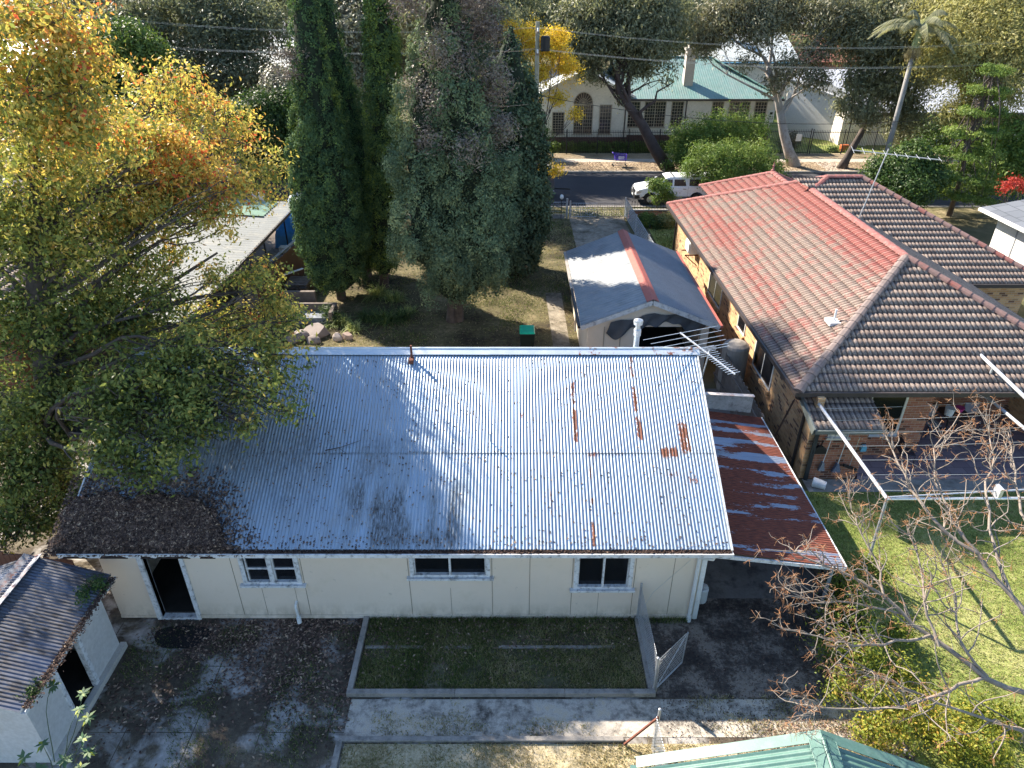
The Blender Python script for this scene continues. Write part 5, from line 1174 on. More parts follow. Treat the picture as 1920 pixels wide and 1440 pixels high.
# white hall on the right
wh_ = thing('white_hall', 'white gabled hall with a long pale grey roof on the right of the street', 'building', (34, 74, 0))
hx0, hx1 = 24.8, 60; hy0, hy1 = 65.0, 80.
m = MB(); m.prism([(hy0, 0), (hy1, 0), (hy1, 3.9), (hy0, 2.6)], 'x', hx0 + 4.5, hx1)
m.build('wall', M['render'], wh_)
m = MB(); ax, ay = hx0, 68.5; m.add([(26.0, 70.5, 0), (31.6, 64.5, 0), (31.6, 64.5, 3.0), (28.4, 68.0, 5.0), (26.0, 70.5, 4.8)], [(0, 1, 2, 3, 4)]); m.build('gable_wall', plain('white_boards', (.66, .65, .62), .75, 0, .05, 1), wh_)
m = MB(); m.add([(25.6, 70.4, 5.0), (31.9, 64.1, 2.95), (56, 64.1, 2.95), (56, 72.5, 5.6), (25.9, 72.5, 5.5), (25.6, 70.4, 4.9), (31.9, 64.1, 2.8), (56, 64.1, 2.8), (56, 72.5, 5.5)], [(0, 1, 2, 3, 4), (0, 5, 6, 1), (1, 6, 7, 2)]); m.build('roof', plain('pale_sheet', (.50, .51, .53), .5, .1, .12, .5), wh_)
m = MB(); m.box(34, 55, 64.9, 65.0, 1.0, 2.6); m.build('opening_shade_panel', plain('brown_opening_shade', (.12, .085, .06), .8), wh_)  # brown panel on the wall; the opening's shade is painted in its colour
m = MB(); m.box(32, 56, 64.05, 64.13, 2.75, 2.92); m.build('gutter', M['gutterdark'], wh_)

# black steel fences of the school
def steelfence(name, lab, x0, x1, y, h, n=None, z0=.12, cat='fence', posts=2.4):
    t = thing(name, lab, cat, (x0, y, z0)); m = MB(); n = n or int((x1 - x0) / .14)
    for i in range(n + 1): x = x0 + (x1 - x0) * i / n; m.beam((x, y, z0 + .05), (x, y, z0 + h), .024)
    m.build('pickets', M['black'], t)
    m = MB(); m.box(x0, x1, y - .025, y + .025, z0 + .14, z0 + .18); m.box(x0, x1, y - .025, y + .025, z0 + h - .2, z0 + h - .16); m.build('fence_rail', M['black'], t)
    m = MB(); k = max(1, int((x1 - x0) / posts))
    for i in range(k + 1): x = x0 + (x1 - x0) * i / k; m.box(x - .035, x + .035, y - .035, y + .035, z0, z0 + h + .08)
    m.build('fence_posts', M['black'], t); return t
steelfence('steel_picket_fence', 'black steel picket fence in front of the cream school building', 2.0, 20.2, 60.9, 1.95)
steelfence('steel_picket_fence', 'black steel picket fence right of the school gate below the white hall', 25.2, 33.2, 60.9, 1.95)
steelfence('school_gate', 'tall black double gate at the end of the crossing path', 20.4, 25.0, 60.85, 2.0, cat='gate', posts=2.3)
m = MB(); m.box(24.0 - .2, 24.0 + .25, 60.78, 60.8, 1.2, 1.75); tag(m.build('gate_sign', M['white']), 'small white notice fixed to the black school gate', 'sign')
for (x, y, z1, lab) in ((29.2, 63.2, 3.2, 'thin black pole in front of the white gabled wall'),):
    m = MB(); m.tube([(x, y, .1), (x, y, z1 + .6)], .05, 6); tag(m.build('pole', M['black']), lab, 'pole')
ob = MB(); ob.box(28.4, 29.1, 62.2, 62.6, .05, .6); tag(ob.build('orange_crate', plain('orange_plastic', (.6, .16, .05), .5), bevel=.05), 'orange plastic box at the foot of the white hall wall', 'box')
m = MB(); m.box(33.2, 33.7, 61.5, 62.0, 0, 2.5); m.box(33.15, 33.75, 61.45, 62.05, 2.5, 2.6); tag(m.build('brick_pillar', M['brick2']), 'orange-red brick pillar at the end of the school fence', 'pillar')
# hedge in front of the school
# ================================================================== BRICK FLATS (left back)
fl = thing('brick_flats', 'two storey dark red brick flats with pale iron roof behind the trees at left', 'building', (-25, 68, 0))
fy = 62.5
m = MB(); m.box(-46, -15.5, fy, 74, 0, 6.4); m.build('wall', M['flatbrick'], fl)
corrpoly('roof', (-46.5, fy - .6, 6.4), (1, 0, 0), (0, 6.5, 2.0), lambda t: 0, lambda t: 31.6, 6.8, M['paleroof'], fl); corrpoly('roof', (-46.5, 74.6, 6.4), (1, 0, 0), (0, -6, 2.0), lambda t: 0, lambda t: 31.6, 6.3, M['paleroof'], fl)
for (ua, ub, va, vb, c) in ((292, 307, 168, 145, 2), (364, 385, 232, 203, 2), (385, 398, 232, 203, 1), (438, 452, 232, 213, 1), (470, 495, 168, 148, 2), (312, 330, 235, 205, 1)):
    pa, pb = PD(ua, va, fy), PD(ub, vb, fy); window(fl, 'x', fy, pa[0], pb[0], min(pa[2], pb[2]), max(pa[2], pb[2]), c, 2, 'white', t=.08, pr=.06, gm='glassf')
pa, pb = PD(394, 213, fy), PD(412, 201, fy); m = MB(); m.box(pa[0], pb[0], fy - .4, fy - .02, pa[2], pb[2]); a_ = m.build('air_conditioner', M['white'], fl)
m = MB(); m.tube([((pa[0] + pb[0]) / 2 - .08, fy - .41, (pa[2] + pb[2]) / 2), ((pa[0] + pb[0]) / 2 - .08, fy - .402, (pa[2] + pb[2]) / 2)], .19, 16); m.build('fan_grille', M['dark'], a_)
m = MB(); pa, pb = PD(360, 196, fy), PD(420, 203, fy); m.box(pa[0], pb[0], fy - .3, fy, pa[2], pa[2] + .1); m.build('string_course', M['concrete'], fl)
sg = thing('notice_board', 'red and white sign with pale lettering hung on the fence before the brick flats', 'sign', PD(379, 245, 60.5))
pa, pb = PD(365, 246, 60.5), PD(392, 234, 60.5); xm_, zm_ = (pa[0] + pb[0]) / 2, (pa[2] + pb[2]) / 2
m = MB(); m.box(pa[0], pb[0], 60.5, 60.54, pa[2], pb[2]); m.build('board', plain('sign_white', (.35, .34, .36), .6), sg)
m = MB(); m.box(pa[0] + .04, pb[0] - .04, 60.488, 60.499, zm_ - .02, pb[2] - .03); m.build('red_band', plain('sign_red', (.55, .03, .06), .6), sg)
m = MB()
for k in range(8):
    x = pa[0] + .12 + k * (pb[0] - pa[0] - .24) / 8; m.box(x, x + .075, 60.478, 60.487, zm_ + .04, zm_ + .16 - .03 * (k % 2))
m.build('lettering', M['white'], sg)
steelfence('garden_fence', 'dark low fence along the footpath before the brick flats', -34, -13, 61.0, 1.1)

# ================================================================== LEFT NEIGHBOUR
ln = thing('metal_awning', 'long pale ribbed awning roof of the left neighbour with one green translucent sheet', 'awning', (-14, 29, 0))
za, zb = 2.85, 3.35
corrpoly('roof', (-11.45, 22.0, za - .2), (0, 1, 0), (-5.6, 0, .35), lambda t: 0, lambda t: 15.2, 5.61, plain('pale_ribbed', (.17, .18, .172), .7, .0, .2, .8, dirt=(.25, .24, .2)), ln, period=.3, amp=.02)
corrpoly('skylight', (-12.4, 34.2, za - .10), (0, 1, 0), (-2.9, 0, .18), lambda t: 0, lambda t: 2.6, 2.6, plain('green_sheet', (.16, .26, .17), .4), ln, period=.3, amp=.02)
m = MB(); m.beam((-11.42, 22.0, za - .28), (-11.42, 37.2, za - .28), .05, .14); m.build('fascia', M['gutterdark'], ln)
for y in (23.5, 27.8, 31.2, 34.5, 37.0):
    m = MB(); m.tube([(-11.5, y, 0), (-11.5, y, za - .3)], .04, 6); m.build('post', M['black'], ln)
nh = thing('tiled_neighbour_house', 'left neighbour house with dark grey-brown tiled roof seen through the autumn tree', 'house', (-22, 30, 0))
m = MB(); m.box(-26, -17.6, 22, 36, 0, 3.0); m.build('wall', M['flatbrick'], nh)
darkred = lambda S, T: {'red': np.full_like(S, -.3)}
tiles('roof', (-17.0, 21.5, 3.0), (0, 1, 0), (-1, 0, .45), lambda t: t / 1.1, lambda t: 15 - t / 1.1, 5.2, M['tile'], nh, attrf=darkred)
tiles('roof', (-26.6, 21.5, 3.0), (0, 1, 0), (1, 0, .45), lambda t: t / 1.1, lambda t: 15 - t / 1.1, 5.2, M['tile'], nh, attrf=darkred)
tiles('roof', (-26.6, 21.5, 3.0), (1, 0, 0), (0, 1, .45), lambda t: t / 1.1, lambda t: 9.6 - t / 1.1, 5.2, M['tile'], nh, attrf=darkred)
# draped tarps over stored things
def drape(name, lab, x0, x1, y0, y1, h, mat, seed, cat='tarpaulin'):
    n = 28; V = []; rs = np.random.RandomState(seed)
    for j in range(n + 1):
        for i in range(n + 1):
            u, v = i / n, j / n; e = min(u, 1 - u, v, 1 - v) * 5; z = h * min(1, e) ** .45 * (.62 + .55 * fbm(np.array(u * 3.1 + seed), np.array(v * 3.3), seed)) + .05 * math.sin(u * 22 + v * 9) * min(1, e)
            V.append((x0 + (x1 - x0) * u, y0 + (y1 - y0) * v, max(0, float(z))))
    F = [(j * (n + 1) + i, j * (n + 1) + i + 1, (j + 1) * (n + 1) + i + 1, (j + 1) * (n + 1) + i) for j in range(n) for i in range(n)]
    tag(mesh_np(name, V, F, mat, None, smooth=False), lab, cat)
drape('tarpaulin', 'bright blue tarpaulin heaped over stored goods beside the awning', -13.2, -10.7, 37.4, 39.6, 1.6, M['bluetarp'], 3)
drape('tarpaulin', 'silver grey tarpaulin covering a car beyond the blue tarpaulin', -13.8, -10.6, 39.8, 42.6, 1.8, M['silvertarp'], 5)
drape('rubble_heap', 'heap of white and grey junk inside the brown ribbed fence', -12.6, -11.1, 29.2, 35.5, 1.2, plain('junk', (.30, .28, .27), .8, 0, .8, 2.5, dirt=(.06, .07, .12)), 9, 'junk')
rs = np.random.RandomState(8)
m = MB(); m.box(-11.7, -11.2, 33.6, 34.0, .8, 1.35); tag(m.build('storage_box', M['white'], bevel=.03), 'white box sitting on the junk heap under the awning edge', 'box')
m = MB(); m.beam((-11.15, 30.6, 1.72), (-10.6, 33.9, 1.84), .16, .05); tag(m.build('timber_plank', M['timberl']), 'long pale plank resting along the top of the brown ribbed fence', 'plank')
m = MB(); p1_ = PD(490, 372, 42); m.box(p1_[0] - .5, p1_[0] + .25, 41.9, 41.95, .0, 1.9); tag(m.build('white_board', M['white']), 'narrow white panel leaning by the street beyond the awning', 'panel')

# ================================================================== RIGHT NEIGHBOUR
rn = thing('white_neighbour_house', 'white panelled house with low grey roof at the right edge', 'house', (29, 31, 0))
m = MB(); m.box(24.3, 36, 26.5, 34.2, 0, 2.95); m.build('wall', plain('white_wall', (.68, .66, .62), .7, 0, .06, 1), rn)
m = MB()
for y in (28.5, 30.6, 32.6): m.box(24.27, 24.298, y - .04, y + .04, 0, 2.9)
m.build('cover_strips', plain('strip', (.35, .36, .38), .7), rn)
m = MB(); m.add([(23.7, 26.0, 2.95), (23.7, 34.9, 2.95), (37, 34.9, 2.95), (37, 26, 2.95), (30.3, 26.0, 4.3), (30.3, 34.9, 4.3), (23.7, 26.0, 3.02), (23.7, 34.9, 3.02)], [(6, 4, 5, 7), (3, 2, 5, 4), (0, 6, 7, 1), (1, 7, 5, 2), (0, 3, 4, 6)])
g = G('slate', .7, 0, .3); b = g.n('ShaderNodeTexBrick'); s_ = g.sep(g.oc()); g.set(b, 'Vector', g.comb(s_[1], s_[0], 0.)); g.set(b, 'Color1', (.10, .11, .125)); g.set(b, 'Color2', (.14, .15, .17)); g.set(b, 'Mortar', (.05, .055, .06)); g.set(b, 'Scale', 1.); g.set(b, 'Brick Width', .9); g.set(b, 'Row Height', .7); g.set(b, 'Mortar Size', .02); g.col(b.outputs[0])
m.build('roof', g.m, rn)
m = MB(); m.box(23.58, 23.7, 26, 34.9, 2.86, 3.0); m.build('gutter', M['white'], rn)
m = MB(); m.box(25.6, 26.4, 29.9, 30.4, 3.36, 3.60); m.build('roof_patch', M['white'], rn)
m = MB(); m.box(24.22, 24.3, 27.3, 27.9, 1.9, 2.2); m.tube([(24.2, 29.0, 2.6), (24.1, 29.0, 2.6)], .13, 10); m.build('fittings', M['dark'], rn)
fp = thing('wire_fence', 'rough timber post wire fence beyond the brown tiled hip', 'fence', (21.5, 33, 0))
for i, (x, y) in enumerate(((20.9, 36.5), (22.3, 35.2), (23.4, 33.5))):
    m = MB(); m.tube([(x, y, 0), (x, y, 1.3)], .08, 6); m.build('post', M['timberl'], fp)
m = MB()
for z in (.4, .8, 1.2): m.tube([(20.9, 36.5, z), (22.3, 35.2, z), (23.4, 33.5, z)], .012, 4)
m.build('wires', M['steel'], fp)

# ================================================================== FAR HOUSES between the trees
def farhouse(lab, u, v, D, w_, d_, hw, hr, wallm, roofm, wins=3):
    p = PD(u, v, D); x = p[0]; t = thing('far_house', lab, 'house', (x, D + d_ / 2, 0))
    m = MB(); m.box(x - w_ / 2, x + w_ / 2, D, D + d_, 0, hw); m.build('wall', wallm, t)
    o = .5; y0_, y1_ = D - o, D + d_ + o; xa, xb = x - w_ / 2 - o, x + w_ / 2 + o; ym = (y0_ + y1_) / 2; ins = min((y1_ - y0_) / 2, w_ / 2.2)
    m = MB(); m.add([(xa, y0_, hw), (xb, y0_, hw), (xb, y1_, hw), (xa, y1_, hw), (xa + ins, ym, hr), (xb - ins, ym, hr)], [(0, 1, 5, 4), (1, 2, 5), (2, 3, 4, 5), (3, 0, 4), (3, 2, 1, 0)]); m.build('roof', roofm, t)
    for i in range(wins):
        xx = x - w_ / 2 + w_ * (i + .5) / wins; window(t, 'x', D, xx - .6, xx + .6, hw - 2.1, hw - .7, 2, 1, 'white', t=.08, gm='glassf')
M['terra'] = plain('terracotta', (.30, .12, .085), .85, 0, .15, .6); M['greytile'] = plain('grey_roof', (.30, .29, .31), .7, 0, .15, .5)
farhouse('house with a terracotta hip roof behind the pale trunked gum tree', 1532, 100, 104, 15, 12, 3.2, 6.2, M['flatbrick'], M['terra'])
farhouse('pale house with a grey hip roof at top right of the pale school roof', 1470, 40, 140, 16, 12, 5.5, 8.6, M['render'], M['greytile'])
farhouse('orange brick house with grey roof behind the thin trunks left of the cypresses', 522, 70, 96, 14, 12, 5.2, 8.2, M['brick2'], M['greytile'])
farhouse('distant cream house with brown roof near the top centre', 1110, 20, 150, 16, 14, 3.4, 6.4, M['render'], M['terra'])
farhouse('distant white house with grey roof at the far left top', 60, 10, 160, 18, 14, 3.2, 6.0, M['render'], M['greytile'])
farhouse('distant brick house with pale roof at the far right top', 1860, 20, 150, 18, 14, 3.2, 6.2, M['brick'], M['greytile'])
# ================================================================== FOLIAGE MATERIALS
LM = {}
LM['autumn'] = leafmat('autumn_leaves', [(0, (.045, .065, .02)), (.28, (.12, .145, .04)), (.48, (.19, .20, .052)), (.64, (.34, .28, .07)), (.80, (.50, .345, .09)), (.92, (.46, .21, .055)), (1., (.40, .08, .035))], .45, gain=1.8)
LM['cypress'] = leafmat('cypress_scale', [(0, (.03, .058, .032)), (.5, (.075, .125, .055)), (1., (.19, .25, .055))], .2, tcol=(1, 1, .5), rough=.85, spec=.1)
LM['juniper'] = leafmat('juniper_scale', [(0, (.05, .075, .045)), (.5, (.105, .15, .085)), (1., (.24, .27, .13))], .15, rough=.85, spec=.1)
LM['dead'] = leafmat('dead_foliage', [(0, (.09, .07, .06)), (.5, (.17, .14, .12)), (.85, (.22, .19, .155)), (1., (.12, .14, .06))], .1, tcol=(1, .9, .8))
LM['gum'] = leafmat('gum_leaves', [(0, (.08, .095, .06)), (.5, (.20, .21, .125)), (1., (.36, .33, .20))], .45, rough=.38, spec=.5)
LM['gumlight'] = leafmat('pale_gum_leaves', [(0, (.07, .075, .045)), (.5, (.15, .15, .09)), (1., (.24, .21, .13))], .3, rough=.38, spec=.5)
LM['green'] = leafmat('green_leaves', [(0, (.018, .04, .012)), (.5, (.045, .085, .02)), (1., (.12, .17, .035))], .35, rough=.35, spec=.5)
LM['bright'] = leafmat('bright_green_leaves', [(0, (.04, .075, .018)), (.5, (.10, .16, .035)), (1., (.22, .27, .07))], .35)
LM['wattle'] = leafmat('wattle_leaves', [(0, (.12, .125, .045)), (.5, (.27, .26, .10)), (1., (.42, .37, .16))], .4)
LM['yellow'] = leafmat('yellow_leaves', [(0, (.25, .20, .03)), (.4, (.55, .42, .05)), (.8, (.68, .48, .06)), (1., (.68, .36, .07))], .5, tcol=(1, .95, .5))
LM['silver'] = leafmat('silver_leaves', [(0, (.05, .055, .035)), (.5, (.13, .13, .085)), (1., (.27, .26, .18))], .2, rough=.35, spec=.6)
LM['strap'] = leafmat('strap_leaves', [(0, (.025, .045, .02)), (.5, (.09, .14, .04)), (1., (.30, .33, .12))], .3)
LM['hedge'] = leafmat('hedge_leaves', [(0, (.07, .09, .02)), (.5, (.12, .16, .025)), (.8, (.28, .27, .04)), (1., (.38, .24, .05))], .4)
LM['litter'] = leafmat('litter', [(0, (.03, .02, .017)), (.45, (.085, .055, .044)), (.8, (.20, .135, .10)), (1., (.40, .29, .20))], .05, rough=.8, tcol=(1, .8, .6))
LM['grass'] = leafmat('grass_blades', [(0, (.025, .042, .012)), (.35, (.06, .10, .02)), (.6, (.15, .17, .05)), (.8, (.30, .25, .13)), (1., (.42, .35, .22))], .3)
LM['red'] = leafmat('red_leaves', [(0, (.20, .02, .02)), (1, (.5, .08, .05))], .3, tcol=(1, .5, .4))

def cl(u, v, D, r, tint=.5, w_=1., rz=None):
    p = PD(u, v, D); return (p[0], p[1], p[2], r, r, rz or r * .85, w_, tint)
def tree(name, label, cat, base, clumps, n, size, lm, bark, r0, seed, group=None, trunk_top=.5, twigs=4, hid='limbs', **kw):
    rs = np.random.RandomState(seed); t = thing(name, label, cat, tuple(base), group)
    m = MB(); limbs(m, base, clumps, r0, rs, trunk_top=trunk_top, twigs=twigs); m.build('trunk', M[bark], t, smooth=True)
    crown('crown', clumps, n, size, LM[lm], t, rs, **kw); return t

# ------------------------------------------------ the big autumn tree at left
rs = np.random.RandomState(21)
C = [(300, 700, 0, .7, .3), (420, 690, 0, .5, .38), (350, 780, 0, .6, .25), (200, 780, 0, .7, .22), (540, 770, 0, .3, .42), (470, 800, 0, .32, .4), (60, 60, 14.5, 1.1, .64), (150, 125, 14.8, .9, .68), (50, 180, 14.6, 1.3, .54), (150, 240, 15.0, 1.05, .60), (240, 280, 18.0, 1.1, .66), (315, 285, 18.1, .9, .74), (365, 325, 18.2, .75, .74), (440, 350, 18.4, .55, .70),
     (300, 400, 17.8, 1.0, .56), (400, 410, 18.0, .75, .62), (340, 370, 18, .7, .66), (200, 370, 17.5, 1.2, .50), (80, 320, 16, 1.5, .50), (20, 430, 15.5, 1.3, .38), (140, 470, 16, 1.2, .34), (250, 480, 17.3, .7, .36),
     (480, 520, 18.5, .62, .50), (520, 575, 18.5, .62, .50), (450, 620, 18, .75, .48), (548, 600, 18.3, .42, .46), (500, 665, 17.5, .7, .42), (515, 720, 17, .5, .40), (450, 745, 16.5, .45, .36),
     (370, 660, 17, .8, .34), (260, 610, 16.5, 1.0, .28), (130, 610, 15.5, 1.3, .24), (30, 600, 15, 1.2, .24), (360, 730, 16, .7, .25), (250, 740, 15, .95, .22), (130, 740, 14.5, 1.0, .2), (40, 780, 14, .9, .2),
     (390, 800, 15.2, .42, .25), (330, 850, 14.5, .55, .2), (210, 850, 14, .7, .2), (80, 880, 13.5, .9, .18), (30, 960, 13, .7, .2), (110, 950, 13.3, .5, .2), (270, 885, 14.2, .4, .2),
     (230, 420, 17.5, .8, .5), (260, 520, 17, .8, .42), (330, 480, 18, .6, .5), (310, 570, 17, .7, .4), (400, 520, 18, .45, .5), (385, 600, 17.6, .6, .45), (180, 560, 16.5, .9, .34), (60, 905, 13.2, .8, .22), (20, 850, 13.5, .8, .22), (110, 840, 13.8, .6, .25), (160, 925, 13.2, .45, .22), (10, 1000, 12.7, .5, .2), (70, 990, 12.8, .4, .2), (-160, 400, 16, 2., .3), (-150, 700, 15, 1.8, .2), (-120, 950, 13.5, 1.4, .2)]
C = [(u, v, ((CAMH - EZ + .5 * EY) / (math.tan(PITCH + math.atan((v - 720) / FPX)) + .5) - .95 - r * .7) if (v > 640 and u > 180) else D, r, t) for u, v, D, r, t in C]
clumps = [cl(u, v, D, r, t, 1. if not (430 < v < 500 and u > 200) else .5) for u, v, D, r, t in C]
# a back half of the crown, hidden from the front, that completes its volume and throws the dappled shade
clumps += [(-8.4, 20.8, 9.0, 1.3, 1.3, 1.1, .8, .62), (-9.3, 20.6, 10.2, 1.2, 1.2, 1.0, .5, .66), (-10.5, 21.2, 8.6, 1.6, 1.6, 1.4, .8, .45), (-7.2, 20.2, 8.0, .9, .9, .8, .7, .55)]
at = thing('autumn_tree', 'huge leafy tree turning from green to yellow and orange over the cottage roof', 'tree', (-11.3, 14.0, 0))
m = MB()
tp = [(-11.3, 14.0, -.1), (-11.35, 14.1, 1.5), (-11.5, 14.4, 3.2), (-11.35, 14.8, 4.8), (-11.2, 15.1, 6.4), (-11.0, 15.6, 7.8), (-10.8, 16.2, 9.4)]
trd = [.36, .30, .27, .24, .20, .16, .11]
m.tube(tp, trd, 12)
for c in clumps:
    k = int(np.clip(c[2] * .62 - .3, 1, 6)); k = min(k, 6); a = tp[k]
    lr = min(.065, trd[k] * .35); pts = wob(a, c[:3], 7, .07, rs, sag=-.03)
    m.tube(pts, [lr * (1 - .8 * i / 7) + .006 for i in range(8)], 6, cap=False)
    for _ in range(9):
        j = rs.randint(3, 8); d = rs.normal(size=3); d /= np.linalg.norm(d); e = np.array(c[:3]) + d * np.array(c[3:6]) * (.6 + .5 * rs.rand())
        q = wob(pts[j], e, 5, .09, rs); m.tube(q, [.022 * (1 - .8 * i / 5) + .003 for i in range(6)], 4, cap=False)
        for _ in range(2):
            d2 = rs.normal(size=3) * .35; m.tube(wob(q[3], q[3] + d2, 3, .1, rs), [.008, .006, .004, .002], 3, cap=False)
for tgt in ((-8.2, 18.6, 6.4), (-7.6, 18.2, 5.4), (-9.5, 18.5, 8.0), (-8.2, 17.0, 4.6)):
    m.tube(wob(tp[3], tgt, 9, .05, rs), [.10 * (1 - .8 * i / 9) + .01 for i in range(10)], 7, cap=False)
m.build('trunk', M['bark'], at, smooth=True)
crown('crown', clumps, 128000, .118, LM['autumn'], at, rs, width=.46, sub=.15, per=18, shell=.3, droop=.9, jitter=.15, spread=.30)

# ------------------------------------------------ cypresses
def columnar(name, label, x, y, prof, n, size, lm, seed, lump=.10, bark='bark', core=.80, lean=(0, 0), tints=(.45, .2), cat='tree', amp=.16, low=None, part='crown', wide=.55, lobes_n=900, lobe_r=.27):
    rs = np.random.RandomState(seed); t = thing(name, label, cat, (x, y, 0)); hs = np.array([p[0] for p in prof]); rr = np.array([p[1] for p in prof])
    m = MB(); m.tube([(x, y, -.1), (x + lean[0] * .3, y + lean[1] * .3, hs[-1] * .5)], [.24, .12], 8); m.build('trunk', M[bark], t)
    lobes = rs.rand(3, 2) * 6
    def R_(th, h): return np.interp(h, hs, rr) * (1 + amp * np.sin(th * 3 + lobes[0, 0] + h * .35) * .6 + amp * (fbm(th * 1.9 + 9 + lobes[1, 0], h * 1.2, seed) - .5) * 2.2 + .5 * amp * (fbm(th * 6 + 5, h * 3.2, seed + 3) - .5) * 2)
    # inner mass
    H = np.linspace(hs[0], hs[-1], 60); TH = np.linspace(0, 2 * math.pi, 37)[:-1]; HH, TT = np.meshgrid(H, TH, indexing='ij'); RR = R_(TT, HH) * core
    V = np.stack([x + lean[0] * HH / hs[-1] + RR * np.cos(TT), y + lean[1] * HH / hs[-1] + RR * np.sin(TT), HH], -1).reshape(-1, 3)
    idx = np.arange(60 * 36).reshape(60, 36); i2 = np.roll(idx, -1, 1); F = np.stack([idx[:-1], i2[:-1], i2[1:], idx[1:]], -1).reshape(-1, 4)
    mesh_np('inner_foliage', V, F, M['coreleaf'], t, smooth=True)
    # surface sprays
    per = 16; k = n // per; w_ = np.interp(np.linspace(hs[0], hs[-1], 400), hs, rr) + .1; cdf = np.cumsum(w_) / w_.sum()
    h = np.interp(rs.rand(k), cdf, np.linspace(hs[0], hs[-1], 400)); th = rs.rand(k) * 2 * math.pi; r = R_(th, h) * (.88 + .16 * rs.rand(k))
    nl = int(lobes_n); hl = np.interp(rs.rand(nl), cdf, np.linspace(hs[0], hs[-1], 400)); tl_ = rs.rand(nl) * 2 * math.pi; rl = R_(tl_, hl) * .90
    LCn = np.stack([x + lean[0] * hl / hs[-1] + rl * np.cos(tl_), y + lean[1] * hl / hs[-1] + rl * np.sin(tl_), hl], -1); lr_ = lobe_r * (.6 + .7 * rs.rand(nl)) * np.clip(np.interp(hl, hs, rr) / rr.max() * 1.3, .35, 1)
    wq = lr_ ** 2; pick = rs.choice(nl, k, p=wq / wq.sum()); dv = rs.normal(size=(k, 3)); dv += np.stack([np.cos(tl_[pick]), np.sin(tl_[pick]), np.full(k, .35)], -1) * 1.1; dv /= np.linalg.norm(dv, axis=1, keepdims=True)
    c = LCn[pick] + dv * lr_[pick][:, None] * np.array([1, 1, 1.35]); out = dv + np.array([0, 0, .25]); h = c[:, 2]; ltint = rs.normal(size=nl)[pick]
    q = rs.normal(size=(k, per, 3)) * lump * .62 * np.array([1, 1, 1.5]); p = (c[:, None] + q).reshape(-1, 3)
    nr = (out[:, None] + rs.normal(size=(k, per, 3)) * .55 + q / lump * .35).reshape(-1, 3)
    tt = np.clip(np.repeat(tints[0] + tints[1] * (.5 * rs.normal(size=k) + .6 * ltint), per) + (low(p) if low else 0), 0, 1)
    V, F = leaf_quads(p, nr, size * (.6 + .8 * rs.rand(len(p))), wide, rs, -.6)
    mesh_np(part, V, F, LM[lm], t, attrs={'tint': np.repeat(tt, 4)}); return t
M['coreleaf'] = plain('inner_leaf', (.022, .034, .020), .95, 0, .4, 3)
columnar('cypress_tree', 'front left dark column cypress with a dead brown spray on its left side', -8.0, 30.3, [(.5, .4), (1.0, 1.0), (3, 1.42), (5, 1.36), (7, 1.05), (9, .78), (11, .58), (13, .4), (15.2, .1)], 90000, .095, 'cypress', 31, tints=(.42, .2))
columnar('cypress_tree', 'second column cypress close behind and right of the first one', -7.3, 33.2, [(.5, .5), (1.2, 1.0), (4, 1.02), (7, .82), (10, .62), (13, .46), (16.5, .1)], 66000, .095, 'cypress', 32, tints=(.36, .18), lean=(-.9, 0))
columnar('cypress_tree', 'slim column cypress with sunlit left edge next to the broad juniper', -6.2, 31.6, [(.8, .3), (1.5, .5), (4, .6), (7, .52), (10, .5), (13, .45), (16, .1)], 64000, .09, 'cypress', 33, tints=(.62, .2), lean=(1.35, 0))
# dead spray on the first cypress
rs = np.random.RandomState(5); dsp = thing('dead_cypress_branch', 'dead brown feathery branch sticking out left of the front cypress', 'branch', PD(560, 120, 30))
m = MB(); b0 = np.array(PD(590, 130, 30.2)); P_ = []
for k in range(26):
    e = np.array(PD(480 + 90 * rs.rand(), 88 + 60 * rs.rand(), 29.4 + 1.2 * rs.rand())); q = wob(b0, e, 5, .08, rs); m.tube(q, [.02, .016, .012, .009, .006, .003], 4, cap=False)
    for j in range(10): s = q[rs.randint(1, 6)]; P_.append(s + rs.normal(size=3) * .07)
m.build('twigs', M['twig'], dsp)
P_ = np.repeat(np.array(P_), 9, 0) + rs.normal(size=(len(P_) * 9, 3)) * .08
V, F = leaf_quads(P_, rs.normal(size=P_.shape), .11 * (.6 + .8 * rs.rand(len(P_))), .3, rs); mesh_np('dead_foliage', V, F, LM['dead'], dsp, attrs={'tint': np.full(len(V), .45)})
# ------------------------------------------------ the broad juniper
ju = columnar('juniper_tree', 'broad blue-green juniper with grey dying top standing on the lawn', -2.35, 27.9, [(1.1, .5), (1.7, 1.2), (3.2, 1.8), (5.5, 1.9), (7.2, 1.65), (8.6, 1.4), (10.5, 1.15), (12.6, .5)], 110000, .105, 'juniper', 41, lobes_n=420, lobe_r=.44, lump=.13, amp=.42, core=.72, tints=(.45, .25), wide=.45, low=lambda p: -.05 * (p[:, 0] > -2) + .12 * (p[:, 0] < -3.6))  # tint raised on sunward left, lowered at right: side lighting in the colour
dc = []
rs = np.random.RandomState(42)
for k in range(38):
    h = 7.6 + 6.2 * rs.rand(); th = rs.rand() * 6.28; r = 2.25 * rs.rand() ** .5; dc.append((-2.15 + r * .82 * math.cos(th), 27.9 + r * math.sin(th), h, .55, .55, .6, 1., .35 + .5 * rs.rand() * (h < 11)))
crown('dead_top', dc, 44000, .13, LM['dead'], ju, rs, width=.26, sub=.22, per=18, shell=.2, jitter=.2)
m = MB()
for k in range(7):
    a = rs.rand() * 6.28; r = .8 * rs.rand(); m.tube(wob((-2.6 + r * .5 * math.cos(a), 27.9 + r * .5 * math.sin(a), 4), (-2.6 + 1.6 * r * math.cos(a), 27.9 + 1.6 * r * math.sin(a), 12 + 1.6 * rs.rand()), 7, .02, rs), [.09, .08, .07, .055, .045, .035, .02, .01], 5, cap=False)
